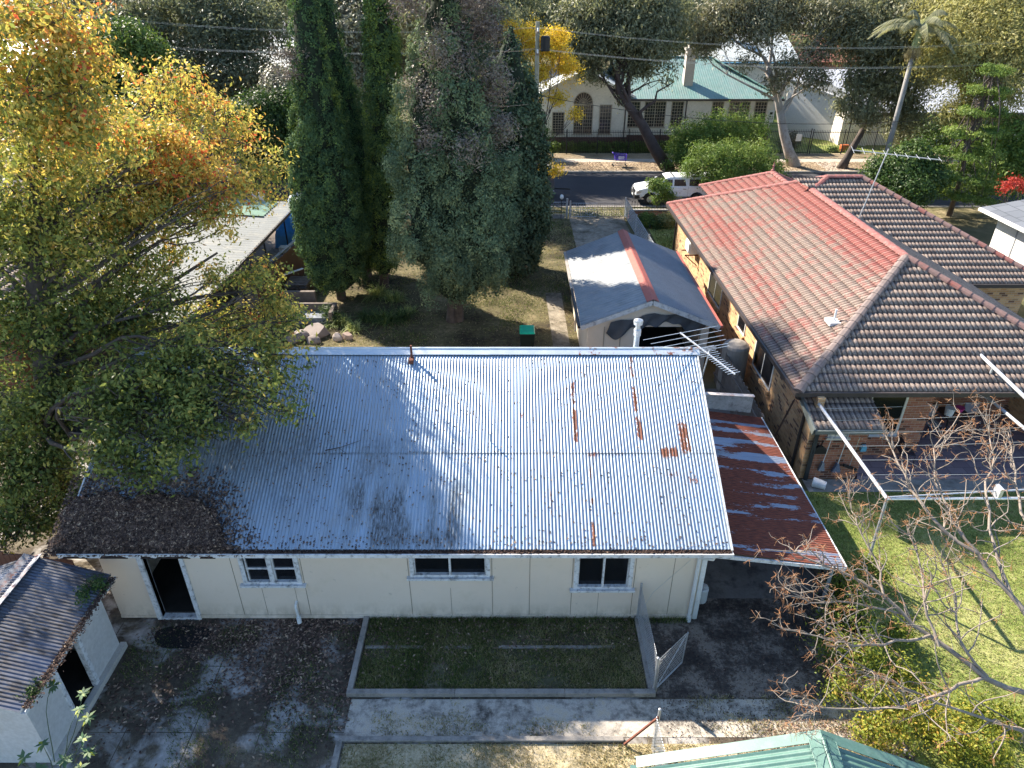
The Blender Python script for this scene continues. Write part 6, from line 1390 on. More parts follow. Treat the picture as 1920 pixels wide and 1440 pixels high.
for c in dc:
    for _ in range(7): d = rs.normal(size=3) * .6; m.tube(wob((-2.6 + (c[0] + 2.6) * .4, 27.9 + (c[1] - 27.9) * .4, c[2] - .5), np.array(c[:3]) + d, 4, .1, rs), [.02, .016, .011, .007, .003], 3, cap=False)
m.build('dead_branches', plain('grey_twigs', (.26, .23, .21), .9, 0, .3, 5), ju)
m = MB(); m.tube([(-2.6, 27.9, -.1), (-2.6, 27.9, .5), (-2.55, 27.9, 1.3), (-2.6, 27.9, 3)], [.34, .24, .2, .15], 9)
m.build('trunk', M['bark'], ju)
columnar('conifer_tree', 'dark narrow conifer right behind the broad juniper', -.05, 34.0, [(.3, 1.0), (2, 1.5), (5, 1.5), (8, 1.1), (10, .6), (11.2, .1)], 40000, .16, 'juniper', 43, lump=.17, amp=.3, core=.75, tints=(.12, .15))

# ------------------------------------------------ street and background trees
def T(name, label, base, cs_, n, size, lm, bark, r0, seed, **kw): return tree(name, label, 'tree', base, [cl(*c) for c in cs_], n, size, lm, bark, r0, seed, **kw)
b = PH(1255, 322); lg = thing('leaning_gum_tree', 'dark leaning gum tree crossing in front of the school building', 'tree', b)
rs = np.random.RandomState(50)
LC = [cl(*c) for c in [(1100, 95, 57, 2.2, .35), (1160, 60, 57, 2.3, .4), (1220, 90, 57, 2.2, .4), (1190, 130, 57, 1.3, .35, .7), (1110, 135, 57, 1.1, .35, .5), (1240, 45, 58, 2.2, .5), (1080, 50, 58, 2, .4), (1250, 150, 57, .5, .5, .4), (1165, 190, 56, .4, .3, .4), (1130, 20, 58, 2.4, .4), (1200, 10, 58, 2.4, .45)]]
m = MB(); tk = [b] + [PD(*q) for q in ((1225, 275, 55.2), (1205, 235, 55.5), (1180, 200, 56), (1160, 172, 56.3), (1158, 140, 56.6), (1160, 100, 57), (1165, 60, 57))]
m.tube(tk, [.52, .42, .36, .32, .27, .2, .15, .08], 10)
for c in LC:
    k = rs.randint(3, 6); q = wob(tk[k], c[:3], 6, .09, rs); m.tube(q, [.14, .12, .10, .075, .05, .035, .02], 6, cap=False)
    for _ in range(5): d = rs.normal(size=3); m.tube(wob(q[rs.randint(3, 7)], np.array(c[:3]) + d / np.linalg.norm(d) * c[3] * .9, 4, .1, rs), [.045, .035, .025, .015, .008], 4, cap=False)
q = [tk[2], PD(1200, 210, 55.4), PD(1215, 198, 55.3), PD(1228, 190, 55.3), PD(1232, 172, 55.3), PD(1262, 155, 55.4)]; m.tube(q, [.18, .14, .12, .1, .07, .03], 6, cap=False)
m.build('trunk', M['darkbark'], lg, smooth=True)
crown('crown', LC, 46000, .30, LM['gum'], lg, rs, width=.3, sub=.34, per=20, shell=.3, droop=1.2)
T('gum_tree', 'white trunked gum tree right of the green school roof', PH(1490, 314), [(1350, 40, 58, 2.0, .5), (1400, 15, 58, 2.0, .5), (1325, 85, 58, 1.2, .5), (1425, 60, 57, 1.6, .5, .7), (1470, 25, 59, 2.0, .5), (1395, 120, 57, .8, .45, .4), (1480, 130, 56, 1.2, .6, .7), (1525, 150, 56, 1.1, .35, .8), (1540, 95, 57, 1.4, .4, .4), (1560, 30, 58, 2., .4, .8), (1450, 160, 56, .7, .6, .6)], 30000, .28, 'gumlight', 'gumbark', .42, 51, width=.3, sub=.36, per=20, droop=1.2, trunk_top=.62, shell=.3)
T('gum_tree', 'dark trunked gum tree between the white trunk and the palm', PH(1577, 318), [(1600, 60, 58, 2.3, .5), (1650, 100, 57, 2.2, .45), (1615, 160, 56, 1.5, .4), (1680, 160, 56, 1.9, .45), (1625, 215, 55, 1.2, .5), (1690, 50, 58, 2.4, .55), (1700, 215, 55.5, 1.6, .35), (1640, 20, 60, 2.4, .5), (1585, 200, 56, .8, .5), (1745, 130, 58, 1.9, .6)], 52000, .28, 'gum', 'bark', .34, 52, width=.32, sub=.36, per=20, droop=1.1, trunk_top=.45, shell=.3)
T('wattle_tree', 'large yellow-green feathery tree filling the top right corner', (38, 58, 0), [(1780, 110, 50, 2.0, .5), (1830, 60, 52, 2.8, .55), (1890, 100, 50, 2.4, .6), (1870, 15, 54, 3, .65), (1800, 15, 55, 2.6, .6), (1900, 170, 48, 1.9, .45), (1840, 160, 50, 1.7, .4), (1755, 60, 56, 2.2, .5), (1800, 215, 50, 1.3, .35), (1950, 60, 52, 2.8, .6)], 70000, .26, 'wattle', 'bark', .35, 53, width=.25, sub=.38, per=24, droop=1., trunk_top=.4)
yt = T('yellow_tree', 'slender tree with golden yellow leaves around the power pole', (1.9, 46.9, 0), [(985, 68, 46.8, 1.0, .62), (1030, 95, 47, 1.3, .55), (1062, 130, 47, .85, .55), (1010, 140, 47, .9, .5), (958, 52, 46.6, .45, .8), (1000, 185, 47, .5, .5), (1045, 185, 46.6, .6, .45), (1078, 215, 46.2, .42, .35), (1050, 70, 47.2, .6, .6), (1010, 305, 45.9, .65, .55), (1040, 320, 45.9, .5, .55), (1000, 345, 45.8, .5, .3)], 17000, .15, 'yellow', 'bark', .13, 54, width=.35, sub=.2, per=18, trunk_top=.55, shell=.1, spread=.3, twigs=8)
T('street_tree', 'small leafy street tree beside the parked white vehicle', (9.2, 44.2, 0), [(1240, 352, 44.2, .55, .6), (1225, 345, 44.2, .4, .6), (1252, 366, 44.2, .4, .5), (1233, 375, 44.2, .28, .5)], 3400, .13, 'bright', 'bark', .05, 55, sub=.13, per=16)
T('bushy_tree', 'rounded bright green bushy tree in front of the parked vehicle', (15.6, 45.0, 0), [(1330, 300, 46, 1.2, .55), (1370, 300, 46, 1.4, .6), (1420, 300, 46.5, 1.2, .65), (1350, 330, 45.5, 1.2, .5), (1400, 335, 45.5, 1.2, .5), (1300, 320, 46.5, .8, .5), (1445, 320, 45.6, .9, .55)], 36000, .13, 'bright', 'bark', .12, 56, sub=.17, per=20, shell=.35, spread=.3, width=.4)
T('bushy_tree', 'second rounded green bushy tree on the far verge before the school fence', (15, 56.6, 0), [(1285, 262, 55, 1.3, .35), (1330, 250, 55, 1.5, .55), (1380, 245, 55.5, 1.5, .6), (1420, 245, 56, 1.0, .5), (1280, 300, 54, 1.3, .3), (1310, 280, 54.5, 1.3, .4)], 30000, .16, 'bright', 'bark', .14, 57, sub=.2, per=20, shell=.35, spread=.3, width=.4)
T('shrub_tree', 'glossy dark green shrub tree behind the brown tiled roof', (23.0, 42.5, 0), [(1700, 315, 43, 1.4, .55), (1660, 335, 42.5, 1.1, .5), (1745, 335, 42.5, 1.2, .5), (1700, 360, 41.5, 1.3, .4), (1715, 290, 43, .9, .6), (1650, 315, 43, .8, .55)], 26000, .16, 'green', 'bark', .12, 58, sub=.2, per=20, shell=.6)
T('tree', 'green tree behind the grey roofed white house at the right edge', (36, 47, 0), [(1900, 330, 46, 1.7, .6), (1860, 300, 47, 1.5, .5), (1900, 260, 47, 1.6, .5), (1940, 300, 46, 1.8, .5)], 18000, .18, 'bright', 'bark', .16, 59, sub=.26, per=20)
T('red_shrub', 'small red leaved shrub by the grey roof corner', (27.5, 37.5, 0), [(1895, 345, 38, .4, .5), (1915, 350, 38, .4, .6), (1880, 354, 37.6, .25, .5)], 900, .12, 'red', 'bark', .05, 60, sub=.15)
# ferny pine with flat whorls
rs = np.random.RandomState(61); pn = []
px0 = PD(1822, 395, 41.5)[0]
for j in range(7):
    h = 1.6 + j * 1.15; rr = 2.4 * (1 - j / 9.)
    for k in range(6):
        a = k * math.pi / 3 + j * .5 + rs.normal() * .15; pn.append((px0 + rr * .62 * math.cos(a), 43.5 + rr * .62 * math.sin(a), h + rs.normal() * .12, rr * .42, rr * .42, .20, 1., .55 + .15 * rs.normal()))
tree('pine_tree', 'bright green layered pine with flat fronds at the right edge', 'tree', (px0, 43.5, 0), pn, 40000, .15, 'bright', 'bark', .14, 61, trunk_top=.98, twigs=1, width=.3, sub=.16, per=18, shell=.2, flat=.35)
# palm
pl_ = thing('palm_tree', 'tall thin palm with arching fronds and a straw skirt', 'palm', (26.1, 50, 0)); rs = np.random.RandomState(62)
m = MB(); m.tube([(26.1, 50, -.1), (26.1, 50, 4), (26.12, 50, 9.0)], [.22, .17, .15], 10); m.build('trunk', plain('palm_trunk', (.26, .25, .24), .85, 0, .25, 3), pl_, smooth=True)
m = MB(); m.lathe([(.18, 0), (.26, .3), (.2, 1.0), (.1, 1.4)], (26.12, 50, 9.0), 8); m.build('crownshaft', plain('crownshaft', (.30, .34, .16), .6), pl_)
V_ = []; N_ = []
for k in range(60): a = rs.rand() * 6.28; V_.append((26.12 + .4 * rs.rand() * math.cos(a), 50 + .4 * rs.rand() * math.sin(a), 9.0 - .45 * rs.rand()))
V_ = np.repeat(np.array(V_), 12, 0) + rs.normal(size=(720, 3)) * .12; V, F = leaf_quads(V_, rs.normal(size=V_.shape), np.full(720, .35), .12, rs, 2.); mesh_np('skirt', V, F, leafmat('straw', [(0, (.3, .24, .12)), (1, (.5, .42, .25))], .3), pl_, attrs={'tint': rs.rand(len(V))})
PP, NN, TT = [], [], []
m = MB()
for k in range(17):
    a = k * 2.4 + .2; el = .15 + 1.0 * rs.rand(); L = 3.4; pts = []
    for i in range(10):
        t = i / 9; pts.append(np.array([26.12 + math.cos(a) * L * t * math.cos(el) , 50 + math.sin(a) * L * t * math.cos(el), 10.3 + L * (t * math.sin(el) - .68 * t * t)]))
    m.tube(pts, [.03 * (1 - .8 * i / 9) for i in range(10)], 4, cap=False)
    side = np.array([-math.sin(a), math.cos(a), 0])
    for i in range(70):
        t = .1 + .9 * i / 70; f = t * 9; j = min(8, int(f)); p = pts[j] + (pts[j + 1] - pts[j]) * (f - j)
        for s in (-1, 1):
            dr = side * s * .8 + np.array([math.cos(a) * .5, math.sin(a) * .5, -.45 - .3 * rs.rand()]); dr /= np.linalg.norm(dr); l_ = .55 * math.sin(math.pi * min(1, .15 + t * .8)) + .1
            w_ = np.cross(dr, [0, 0, 1.]); w_ = w_ / np.linalg.norm(w_) * .025; PP += [p - w_, p + w_, p + dr * l_ + w_ * .3, p + dr * l_ - w_ * .3]; TT += [.35 + .4 * rs.rand()] * 4
m.build('frond_ribs', plain('frond_rib', (.2, .22, .08), .7), pl_)
PP = np.array(PP); mesh_np('fronds', PP, np.arange(len(PP)).reshape(-1, 4), LM['gum'], pl_, attrs={'tint': TT})

# left background
T('gum_tree', 'large dark gum tree in front of the brick flats at upper left', PH(330, 296), [(250, 60, 58, 3.0, .25), (320, 25, 60, 3.4, .3), (400, 70, 59, 2.7, .22), (455, 125, 58, 2.3, .2), (350, 125, 58, 2.0, .25), (490, 60, 60, 2.8, .25), (200, 30, 60, 3.0, .3), (420, 15, 62, 3.4, .3), (385, 180, 58, 1.5, .15), (150, 40, 60, 2.8, .3), (430, 165, 57, 1.4, .15)], 60000, .30, 'gum', 'bark', .42, 70, width=.34, sub=.42, per=22, trunk_top=.5, shell=.35)
T('round_tree', 'dark round leafed tree beside the street left of the cypresses', PH(527, 372), [(490, 215, 49, 1.6, .35), (525, 250, 49, 1.7, .3), (460, 265, 49, 1.2, .2), (520, 310, 48.5, 1.2, .15), (480, 300, 48.5, 1.0, .15), (450, 215, 49.5, .9, .4), (540, 200, 50, 1.3, .35)], 34000, .17, 'green', 'bark', .16, 71, sub=.26, per=24, trunk_top=.45)
T('leafy_tree', 'mid green glossy tree behind the orange leaves near the grey pole', (-26, 45.0, 0), [(240, 85, 44, 1.5, .7), (205, 110, 44.5, 1.2, .6), (262, 150, 44, 1.6, .55), (285, 105, 44, 1.1, .8), (190, 80, 45, 1.2, .6), (225, 190, 43.5, 1.4, .4), (280, 195, 43.5, 1.2, .4), (190, 150, 44, 1.4, .5)], 32000, .19, 'green', 'bark', .18, 72, sub=.26, per=22)
T('silver_tree', 'silvery olive tree between the two groups of cypresses', PH(700, 350), [(670, 60, 50, 2.0, .5), (695, 130, 50, 1.7, .5), (680, 210, 50, 1.6, .45), (690, 290, 49.5, 1.5, .4), (665, 350, 49, 1.4, .35), (640, 20, 52, 2.2, .5), (735, 30, 51, 2.0, .6), (700, 400, 48, 1.3, .2), (750, 100, 52, 1.6, .5)], 56000, .20, 'silver', 'bark', .3, 73, sub=.3, per=22, shell=.4)
T('silver_tree', 'small silvery leaved tree at the left edge of the front cypress', (-19.2, 52, 0), [(540, 175, 52, 1.5, .65), (545, 215, 52, 1.3, .7), (528, 150, 52.5, 1.0, .6), (550, 245, 51.5, 1.1, .5)], 15000, .22, 'silver', 'bark', .14, 74, sub=.28, per=20)
T('gum_tree', 'yellowish olive gum tree behind the grey top of the juniper', (-4.5, 47, 0), [(800, 15, 48, 2.3, .7), (870, 25, 49, 2.3, .6), (930, 55, 49, 1.7, .5), (760, 45, 48, 1.6, .75), (900, 110, 48, 1.5, .4), (940, 130, 48, 1.2, .3), (840, -20, 49, 2.5, .6), (950, 170, 48, 1.1, .2)], 42000, .22, 'gum', 'bark', .26, 75, width=.4, sub=.32, per=22)
T('gum_tree', 'dark gum tree at top centre behind the yellow tree', (3, 76, 0), [(960, 20, 75, 3.0, .3), (1020, 25, 77, 3.2, .3), (1070, 10, 78, 3.2, .35), (1005, 60, 76, 2.2, .2), (1050, 55, 76, 2.0, .25), (930, 10, 77, 3, .3)], 36000, .34, 'gum', 'bark', .35, 76, width=.34, sub=.45, per=22)
T('gum_tree', 'green-olive gum tree at top behind the leaning gum crown', (20, 82, 0), [(1230, 15, 80, 3.6, .5), (1290, 25, 82, 3.3, .6), (1160, 5, 82, 3.5, .4), (1300, 60, 82, 2.2, .55), (1340, 10, 84, 3, .5), (1270, 80, 81, 2., .4)], 36000, .36, 'gum', 'bark', .35, 77, width=.36, sub=.5, per=22)
T('shrub', 'dark shrub against the left corner of the school building', (1.4, 60, 0), [(985, 245, 60, 1.3, .3), (1005, 265, 59.5, 1.2, .3), (990, 290, 59, 1.1, .2)], 9000, .2, 'green', 'bark', .1, 78, sub=.28)
T('gum_tree', 'tall loose gum tree on the far verge whose crown shades the road', (-6, 58.5, 0), [(840, 20, 61, 2.2, .6), (880, -30, 62, 2.4, .6), (930, 0, 62, 2.4, .5), (800, -20, 62, 2.4, .5), (760, 20, 62, 2.2, .5), (900, 60, 61, 2.0, .45), (950, 40, 61, 2.0, .4), (860, 90, 60, 1.6, .4), (720, 0, 60, 2.2, .5), (980, -20, 62, 2.2, .5)], 34000, .3, 'gum', 'gumbark', .35, 79, width=.34, sub=.42, per=20, droop=1., trunk_top=.6)
# thin trunks with crowns above the frame, left of the cypresses
for i, (u, D, lab) in enumerate(((500, 84, 'first thin dark trunk at the top left of the cypress'), (513, 82, 'second thin dark trunk with dense shade behind the flats roof'), (530, 86, 'third leaning thin trunk next to the front cypress top'))):
    p = PD(u, 85, D); T('thin_gum_tree', lab, (p[0], D, 0), [(u - 6, -20, D, 2.6, .25), (u + 5, -50, D, 2.6, .25)], 7000, .36, 'gum', 'darkbark', .22, 80 + i, sub=.5, trunk_top=.8)
# bare magnolia-like shrub on the footpath
bs = thing('bare_shrub', 'bare pale branched shrub in front of the brick flats', 'shrub', (-24.5, 57, 0)); rs = np.random.RandomState(90); m = MB()
b0 = np.array(PD(400, 295, 57.2)); b0[2] = .1
for k in range(34):
    e = np.array(PD(340 + 110 * rs.rand(), 170 + 100 * rs.rand(), 56.5 + 1.5 * rs.rand())); q = wob(b0, e, 7, .07, rs); m.tube(q, [.06, .05, .04, .032, .025, .018, .012, .008], 4, cap=False)
    for _ in range(5): s = q[rs.randint(3, 7)]; d = rs.normal(size=3) * .45; d[2] = abs(d[2]); m.tube(wob(s, s + d, 3, .1, rs), [.018, .014, .010, .006], 4, cap=False)
m.build('branches', plain('pale_twigs', (.30, .27, .26), .9, 0, .2, 5), bs)
# hedge of the school and border planting
rs = np.random.RandomState(91)
o = crown('hedge', [(x, 62.1, .45, .55, .38, .42, 1., .55 + .1 * rs.normal()) for x in np.arange(2.3, 20, .7)], 16000, .12, LM['bright'], None, rs, sub=.12, per=16, shell=.8); tag(o, 'low clipped green hedge behind the steel picket fence', 'hedge')
for i, (u, v, D, r, lab, lm) in enumerate(((1213, 412, 41.6, .55, 'round green shrub by the slatted fence end', 'bright'), (1232, 418, 41.2, .4, 'dark low shrub between two bright shrubs in the front garden', 'green'), (1248, 412, 41.4, .5, 'yellow-green leafy clump near the brick house front corner', 'wattle'),
                            (1482, 262, 62.4, .9, 'grey-green shrub behind the school gate', 'silver'), (1760, 250, 60, 2.2, 'dark green shrub mass beneath the palm', 'green'), (1690, 250, 61, 1.6, 'olive shrub against the shaded hall wall', 'gum'), (1600, 285, 61.6, .5, 'small shrub at the foot of the steel fence', 'bright'), (1560, 285, 62.3, .45, 'tiny green shrub on the lawn before the white hall', 'bright'), (1850, 262, 56, 1.9, 'rounded green shrub behind the layered pine', 'green'))):
    p = PD(u, v, D); rs = np.random.RandomState(100 + i); r = min(r, p[2] + .3) if p[2] > .2 else r
    o = crown('shrub', [(p[0] + dx * r, D + dy * r, max(.3 * r, p[2]) + dz, r * .75, r * .75, r * .7, 1., .5) for dx, dy, dz in ((0, 0, 0), (.4, .2, -.1), (-.4, -.1, -.1), (.1, -.4, -.15))], int(2600 * max(1, r)), .10 + .04 * r, LM[lm], None, rs, sub=.1 + .06 * r, per=16); tag(o, lab, 'shrub')
# far belt of trees up to the horizon
rs = np.random.RandomState(120); k = 0
zones = ['at the far upper left', 'left of the thin trunks', 'above the brick flats', 'behind the cypress tops', 'above the juniper', 'above the yellow tree', 'behind the leaning gum', 'behind the pale school roof', 'above the terracotta roof', 'behind the palm', 'behind the wattle', 'at the far upper right']
for row, (D, n_) in enumerate(((108, 12), (132, 12), (175, 12))):
    for i in range(n_):
        u = (i + .5 + .3 * rs.normal()) * 1920 / n_; p = PD(u, 60, D); hgt = (8.2, 9.8, 10.6)[row] + 2.0 * rs.rand()
        if row == 0 and i in (3, 8, 9): hgt -= 3.
        x = p[0]; cs_ = [(x + 3.4 * rs.normal(), D + 2 * rs.normal(), hgt * (.5 + .5 * rs.rand()), 3.0, 3.0, 2.4, 1., .3 + .4 * rs.rand()) for _ in range(7)]
        tree('distant_tree', '%s tree in the %s row of distant trees, %s' % (('olive', 'grey-green', 'dark green', 'mid green')[(i + row) % 4], ('nearest', 'middle', 'farthest')[row], zones[int(i * len(zones) / n_)]), 'tree', (x, D, 0), cs_, 5200, (.55, .65, .85)[row], ('gum', 'green', 'silver', 'gum')[(i * 3 + row) % 4], 'bark', .3, 200 + k, group=None, twigs=1, sub=.8, per=20, width=.45); k += 1

# ------------------------------------------------ strappy plants on the back lawn
def strap(u, v, lab, n, L, seed, tint=.5, h0=0.):
    p = PH(u, v, .2); rs = np.random.RandomState(seed); V = []; T_ = []
    for k in range(n):
        a = rs.rand() * 6.28; el = .35 + .9 * rs.rand(); l_ = L * (.6 + .6 * rs.rand()); o = np.array([p[0] + rs.normal() * .14, p[1] + rs.normal() * .14, h0]); d = np.array([math.cos(a), math.sin(a), 0]); s = np.array([-d[1], d[0], 0]) * .018; pts = []
        for i in range(5): t = i / 4; pts.append(o + d * l_ * t * math.cos(el) + np.array([0, 0, l_ * (t * math.sin(el) * 1.2 - .62 * t * t)]))
        tt = np.clip(tint + .2 * rs.normal(), 0, 1)
        for i in range(4):
            w0 = 1.2 - .28 * i; w1 = 1.2 - .28 * (i + 1); V += [pts[i] - s * w0, pts[i] + s * w0, pts[i + 1] + s * max(.1, w1), pts[i + 1] - s * max(.1, w1)]; T_ += [tt] * 4
    V = np.array(V); o = mesh_np('strap_plant', V, np.arange(len(V)).reshape(-1, 4), LM['strap'], None, attrs={'tint': T_}); tag(o, lab, 'plant')
for i, (u, v, lab, n, L, t) in enumerate(((708, 548, 'strappy plant tinted bright as if sunlit, nearest the slim cypress trunk', 170, .8, .9), (740, 556, 'strappy plant tinted as if sunlit, right of its brightest neighbour', 120, .7, .75), (765, 578, 'pale strappy plant at the right tip of the planting', 60, .5, .85), (690, 592, 'strappy clump tinted dark as if in shade at the left of the group', 130, .75, .25), (722, 596, 'strappy clump tinted dark as if shaded in the middle of the group', 160, .85, .3), (752, 590, 'strappy clump tinted dark as if shaded near the pale tip plant', 130, .75, .3), (640, 600, 'variegated strappy plant by the planter wall corner', 110, .6, .8), (664, 610, 'light strappy plant just above the dry lawn edge', 80, .55, .95), (618, 603, 'small strappy plant against the planter wall', 60, .45, .55))): strap(u, v, lab, int(n * 1.3), L * 1.35, 300 + i, t)  # tint of the sunlit and shaded clumps paints that light into their colour
rs = np.random.RandomState(310); p = PH(612, 585, .4); o = crown('weed_clump', [(p[0], p[1], .3, .35, .35, .35, 1, .5), (p[0] + .5, p[1] - .2, .2, .3, .3, .25, 1, .4)], 1800, .07, LM['green'], None, rs, sub=.1); tag(o, 'leafy weeds below the brown planter wall', 'weeds')

# ------------------------------------------------ hedge and weeds by the right boundary
rs = np.random.RandomState(320); hc = []
for (u, v, h, r, t) in ((1590, 1090, .9, .45, .45), (1610, 1150, 1., .5, .35), (1570, 1140, .7, .35, .5), (1640, 1060, .6, .4, .4), (1560, 1200, .7, .4, .55), (1620, 1220, .8, .5, .5), (1690, 1180, .5, .4, .45), (1580, 1280, .6, .4, .6), (1650, 1300, .6, .5, .6), (1700, 1260, .4, .4, .6), (1740, 1330, .5, .5, .75), (1680, 1360, .6, .4, .7), (1790, 1380, .5, .5, .7), (1860, 1400, .5, .5, .6), (1640, 1370, .5, .4, .7), (1830, 1330, .3, .4, .6), (1890, 1350, .3, .45, .55)):
    p = PH(u, v, h); hc.append((p[0], p[1], h * .8, r * .85, r * .85, r * .75, 1., t))
bhd = crown('boundary_hedge', hc, 24000, .065, LM['hedge'], None, rs, sub=.13, per=18, spread=.35, shell=.3, width=.5); tag(bhd, 'straggly yellow-green hedge along the right boundary under the bare tree', 'hedge')

# ------------------------------------------------ seedling by the outhouse
sd = thing('young_plant', 'young plant with star-like leaf rosettes in front of the outhouse wall', 'plant', (-8.35, 7.3, 0)); rs = np.random.RandomState(330); m = MB(); V = []; T_ = []
ros = [(100, 1285, 1.75), (155, 1300, 1.7), (148, 1330, 1.6), (165, 1345, 1.55), (80, 1395, 1.35), (45, 1420, 1.3), (155, 1385, 1.4), (165, 1410, 1.3), (150, 1440, 1.2), (120, 1425, 1.25), (75, 1440, 1.2)]
b0 = np.array([-8.35, 7.35, 0.])
for (u, v, h) in ros:
    c = np.array(PH(u, v, h)); m.tube(wob(b0 + (c - b0) * np.array([.2, .2, .35]), c, 5, .05, rs), [.010, .009, .008, .007, .006, .005], 5, cap=False)
    for k in range(11):
        a = k * 2.4 + rs.rand() * .4; el = -.35 + .8 * rs.rand(); l_ = .145 * (.7 + .5 * rs.rand()); d = np.array([math.cos(a) * math.cos(el), math.sin(a) * math.cos(el), math.sin(el)]); s = np.cross(d, [0, 0, 1]); s /= np.linalg.norm(s); up = np.cross(s, d); tt = .5 + .5 * rs.rand()
        p = [c, c + d * l_ * .45 + s * l_ * .19, c + d * l_ - up * l_ * .15, c + d * l_ * .45 - s * l_ * .19]; V += p; T_ += [tt] * 4
m.tube([b0, b0 + np.array([0, 0, .6])], [.02, .014], 6); m.build('stems', plain('green_stem', (.10, .13, .07), .7), sd)
V = np.array(V); mesh_np('leaves', V, np.arange(len(V)).reshape(-1, 4), leafmat('rosette', [(0, (.04, .09, .04)), (.6, (.09, .16, .08)), (.92, (.14, .2, .09)), (1, (.3, .34, .03))], .3), sd, attrs={'tint': T_})

# ------------------------------------------------ bare foreground tree
ft = thing('bare_tree', 'bare branched tree with orange stalks reaching in from the right foreground', 'tree', (9.7, 6.2, 0)); rs = np.random.RandomState(340); m = MB(); tw = MB()
L_ = [[(1960, 1310, 2.4), (1850, 1270, 2.8), (1745, 1195, 3.2), (1660, 1120, 3.6), (1570, 1070, 4.0), (1490, 1035, 4.2)], [(1960, 1200, 3.2), (1885, 1110, 3.6), (1830, 1040, 4.), (1740, 965, 4.4), (1695, 890, 4.7), (1660, 815, 5.)], [(1850, 1060, 3.9), (1790, 985, 4.3), (1755, 905, 4.6), (1752, 840, 4.9), (1800, 775, 5.1)],
      [(1900, 1130, 3.5), (1862, 1020, 4.1), (1850, 930, 4.5), (1862, 855, 4.8), (1852, 795, 5.)], [(1745, 1195, 3.2), (1680, 1200, 3.3), (1600, 1212, 3.4), (1540, 1188, 3.6), (1468, 1180, 3.7)], [(1850, 1270, 2.8), (1780, 1295, 2.9), (1690, 1325, 3.), (1600, 1330, 3.1), (1500, 1322, 3.3)],
      [(1660, 1120, 3.6), (1640, 1040, 4.), (1605, 985, 4.3), (1595, 940, 4.5)], [(1760, 1210, 3.2), (1732, 1130, 3.7), (1722, 1040, 4.1), (1700, 985, 4.4)], [(1960, 1050, 3.8), (1915, 960, 4.3), (1903, 880, 4.6), (1890, 805, 4.9)], [(1850, 1270, 2.8), (1800, 1200, 3.3), (1792, 1120, 3.7), (1768, 1060, 4.)],
      [(1960, 1380, 2.), (1880, 1360, 2.4), (1780, 1330, 2.7), (1700, 1290, 3.), (1620, 1250, 3.3)], [(1700, 1150, 3.4), (1600, 1130, 3.7), (1520, 1130, 3.8), (1470, 1100, 4.)]]
R0 = [.050, .048, .024, .03, .024, .028, .018, .022, .03, .025, .028, .016]
def tuft(c, d, n=7, l0=.13):
    for _ in range(n):
        e = d * .5 + rs.normal(size=3) * .75; e /= np.linalg.norm(e); e = e * l0 * (.5 + .8 * rs.rand()); tw.tube([c, c + e * .55 + rs.normal(size=3) * .008, c + e + np.array([0, 0, -.02])], [.0032, .0028, .002], 3, cap=False)
for pts, r0 in zip(L_, R0):
    P3 = [np.array(PH(*q)) for q in pts]; F3 = []
    for i in range(len(P3) - 1):
        for t in (0, .33, .66): F3.append(P3[i] * (1 - t) + P3[i + 1] * t + rs.normal(size=3) * .02)
    F3.append(P3[-1]); n = len(F3); m.tube(F3, [r0 * (1 - .8 * i / (n - 1)) + .004 for i in range(n)], 7, cap=False)
    gd = (P3[-1] - P3[0]); gd /= np.linalg.norm(gd); tuft(F3[-1], gd, 9)
    for k in range(int(2.0 * n)):
        i = rs.randint(max(1, n // 5), n); s = F3[i]; dd = gd * .6 + rs.normal(size=3) * .55; dd[2] = dd[2] * .6 + .35; dd /= np.linalg.norm(dd); l1 = (.35 + .6 * rs.rand()) * (1.15 - .4 * i / n); q = wob(s, s + dd * l1, 5, .09, rs); r1 = min(.012, r0 * (1 - .75 * i / n) * .45 + .0025)
        m.tube(q, [r1 * (1 - .6 * j / 5) + .002 for j in range(6)], 5, cap=False)
        tuft(q[-1], dd, 6)
        for _ in range(rs.randint(1, 4)):
            s2 = q[rs.randint(2, 6)]; d2 = dd * .6 + rs.normal(size=3) * .55; d2 /= np.linalg.norm(d2); l2 = .10 + .25 * rs.rand(); q2 = wob(s2, s2 + d2 * l2, 3, .1, rs); m.tube(q2, [.0048, .0042, .0036, .003], 4, cap=False)
            if rs.rand() < .6: tuft(q2[-1], d2, 6, .11)
for e in ((1960, 1310, 2.4), (1960, 1200, 3.2), (1960, 1050, 3.8), (1960, 1380, 2.)):
    m.tube([(9.7, 6.2, -.1), (9.6, 6.3, 1.2), np.array(PH(*e)) + np.array([.15, -.1, -.3]), PH(*e)], [.16, .13, .085, .07], 8)
m.build('branches', M['twig'], ft, smooth=True)
tw.build('leaf_stalks', plain('orange_stalks', (.36, .17, .075), .7, 0, .5, 3, dirt=(.30, .23, .15)), ft)

# ================================================================== LITTER, GRASS
def scatter_leaves(name, lab, P, N, size, seed, tint, lm='litter', cat='leaf litter', w_=.45, kind='stuff'):
    rs = np.random.RandomState(seed); V, F = leaf_quads(P, N, size * (.55 + .9 * rs.rand(len(P))), w_, rs)
    o = mesh_np(name, V, F, LM[lm], None, attrs={'tint': np.repeat(np.clip(tint, 0, 1), 4)}); o['kind'] = kind
    return tag(o, lab, cat)
rs = np.random.RandomState(400)
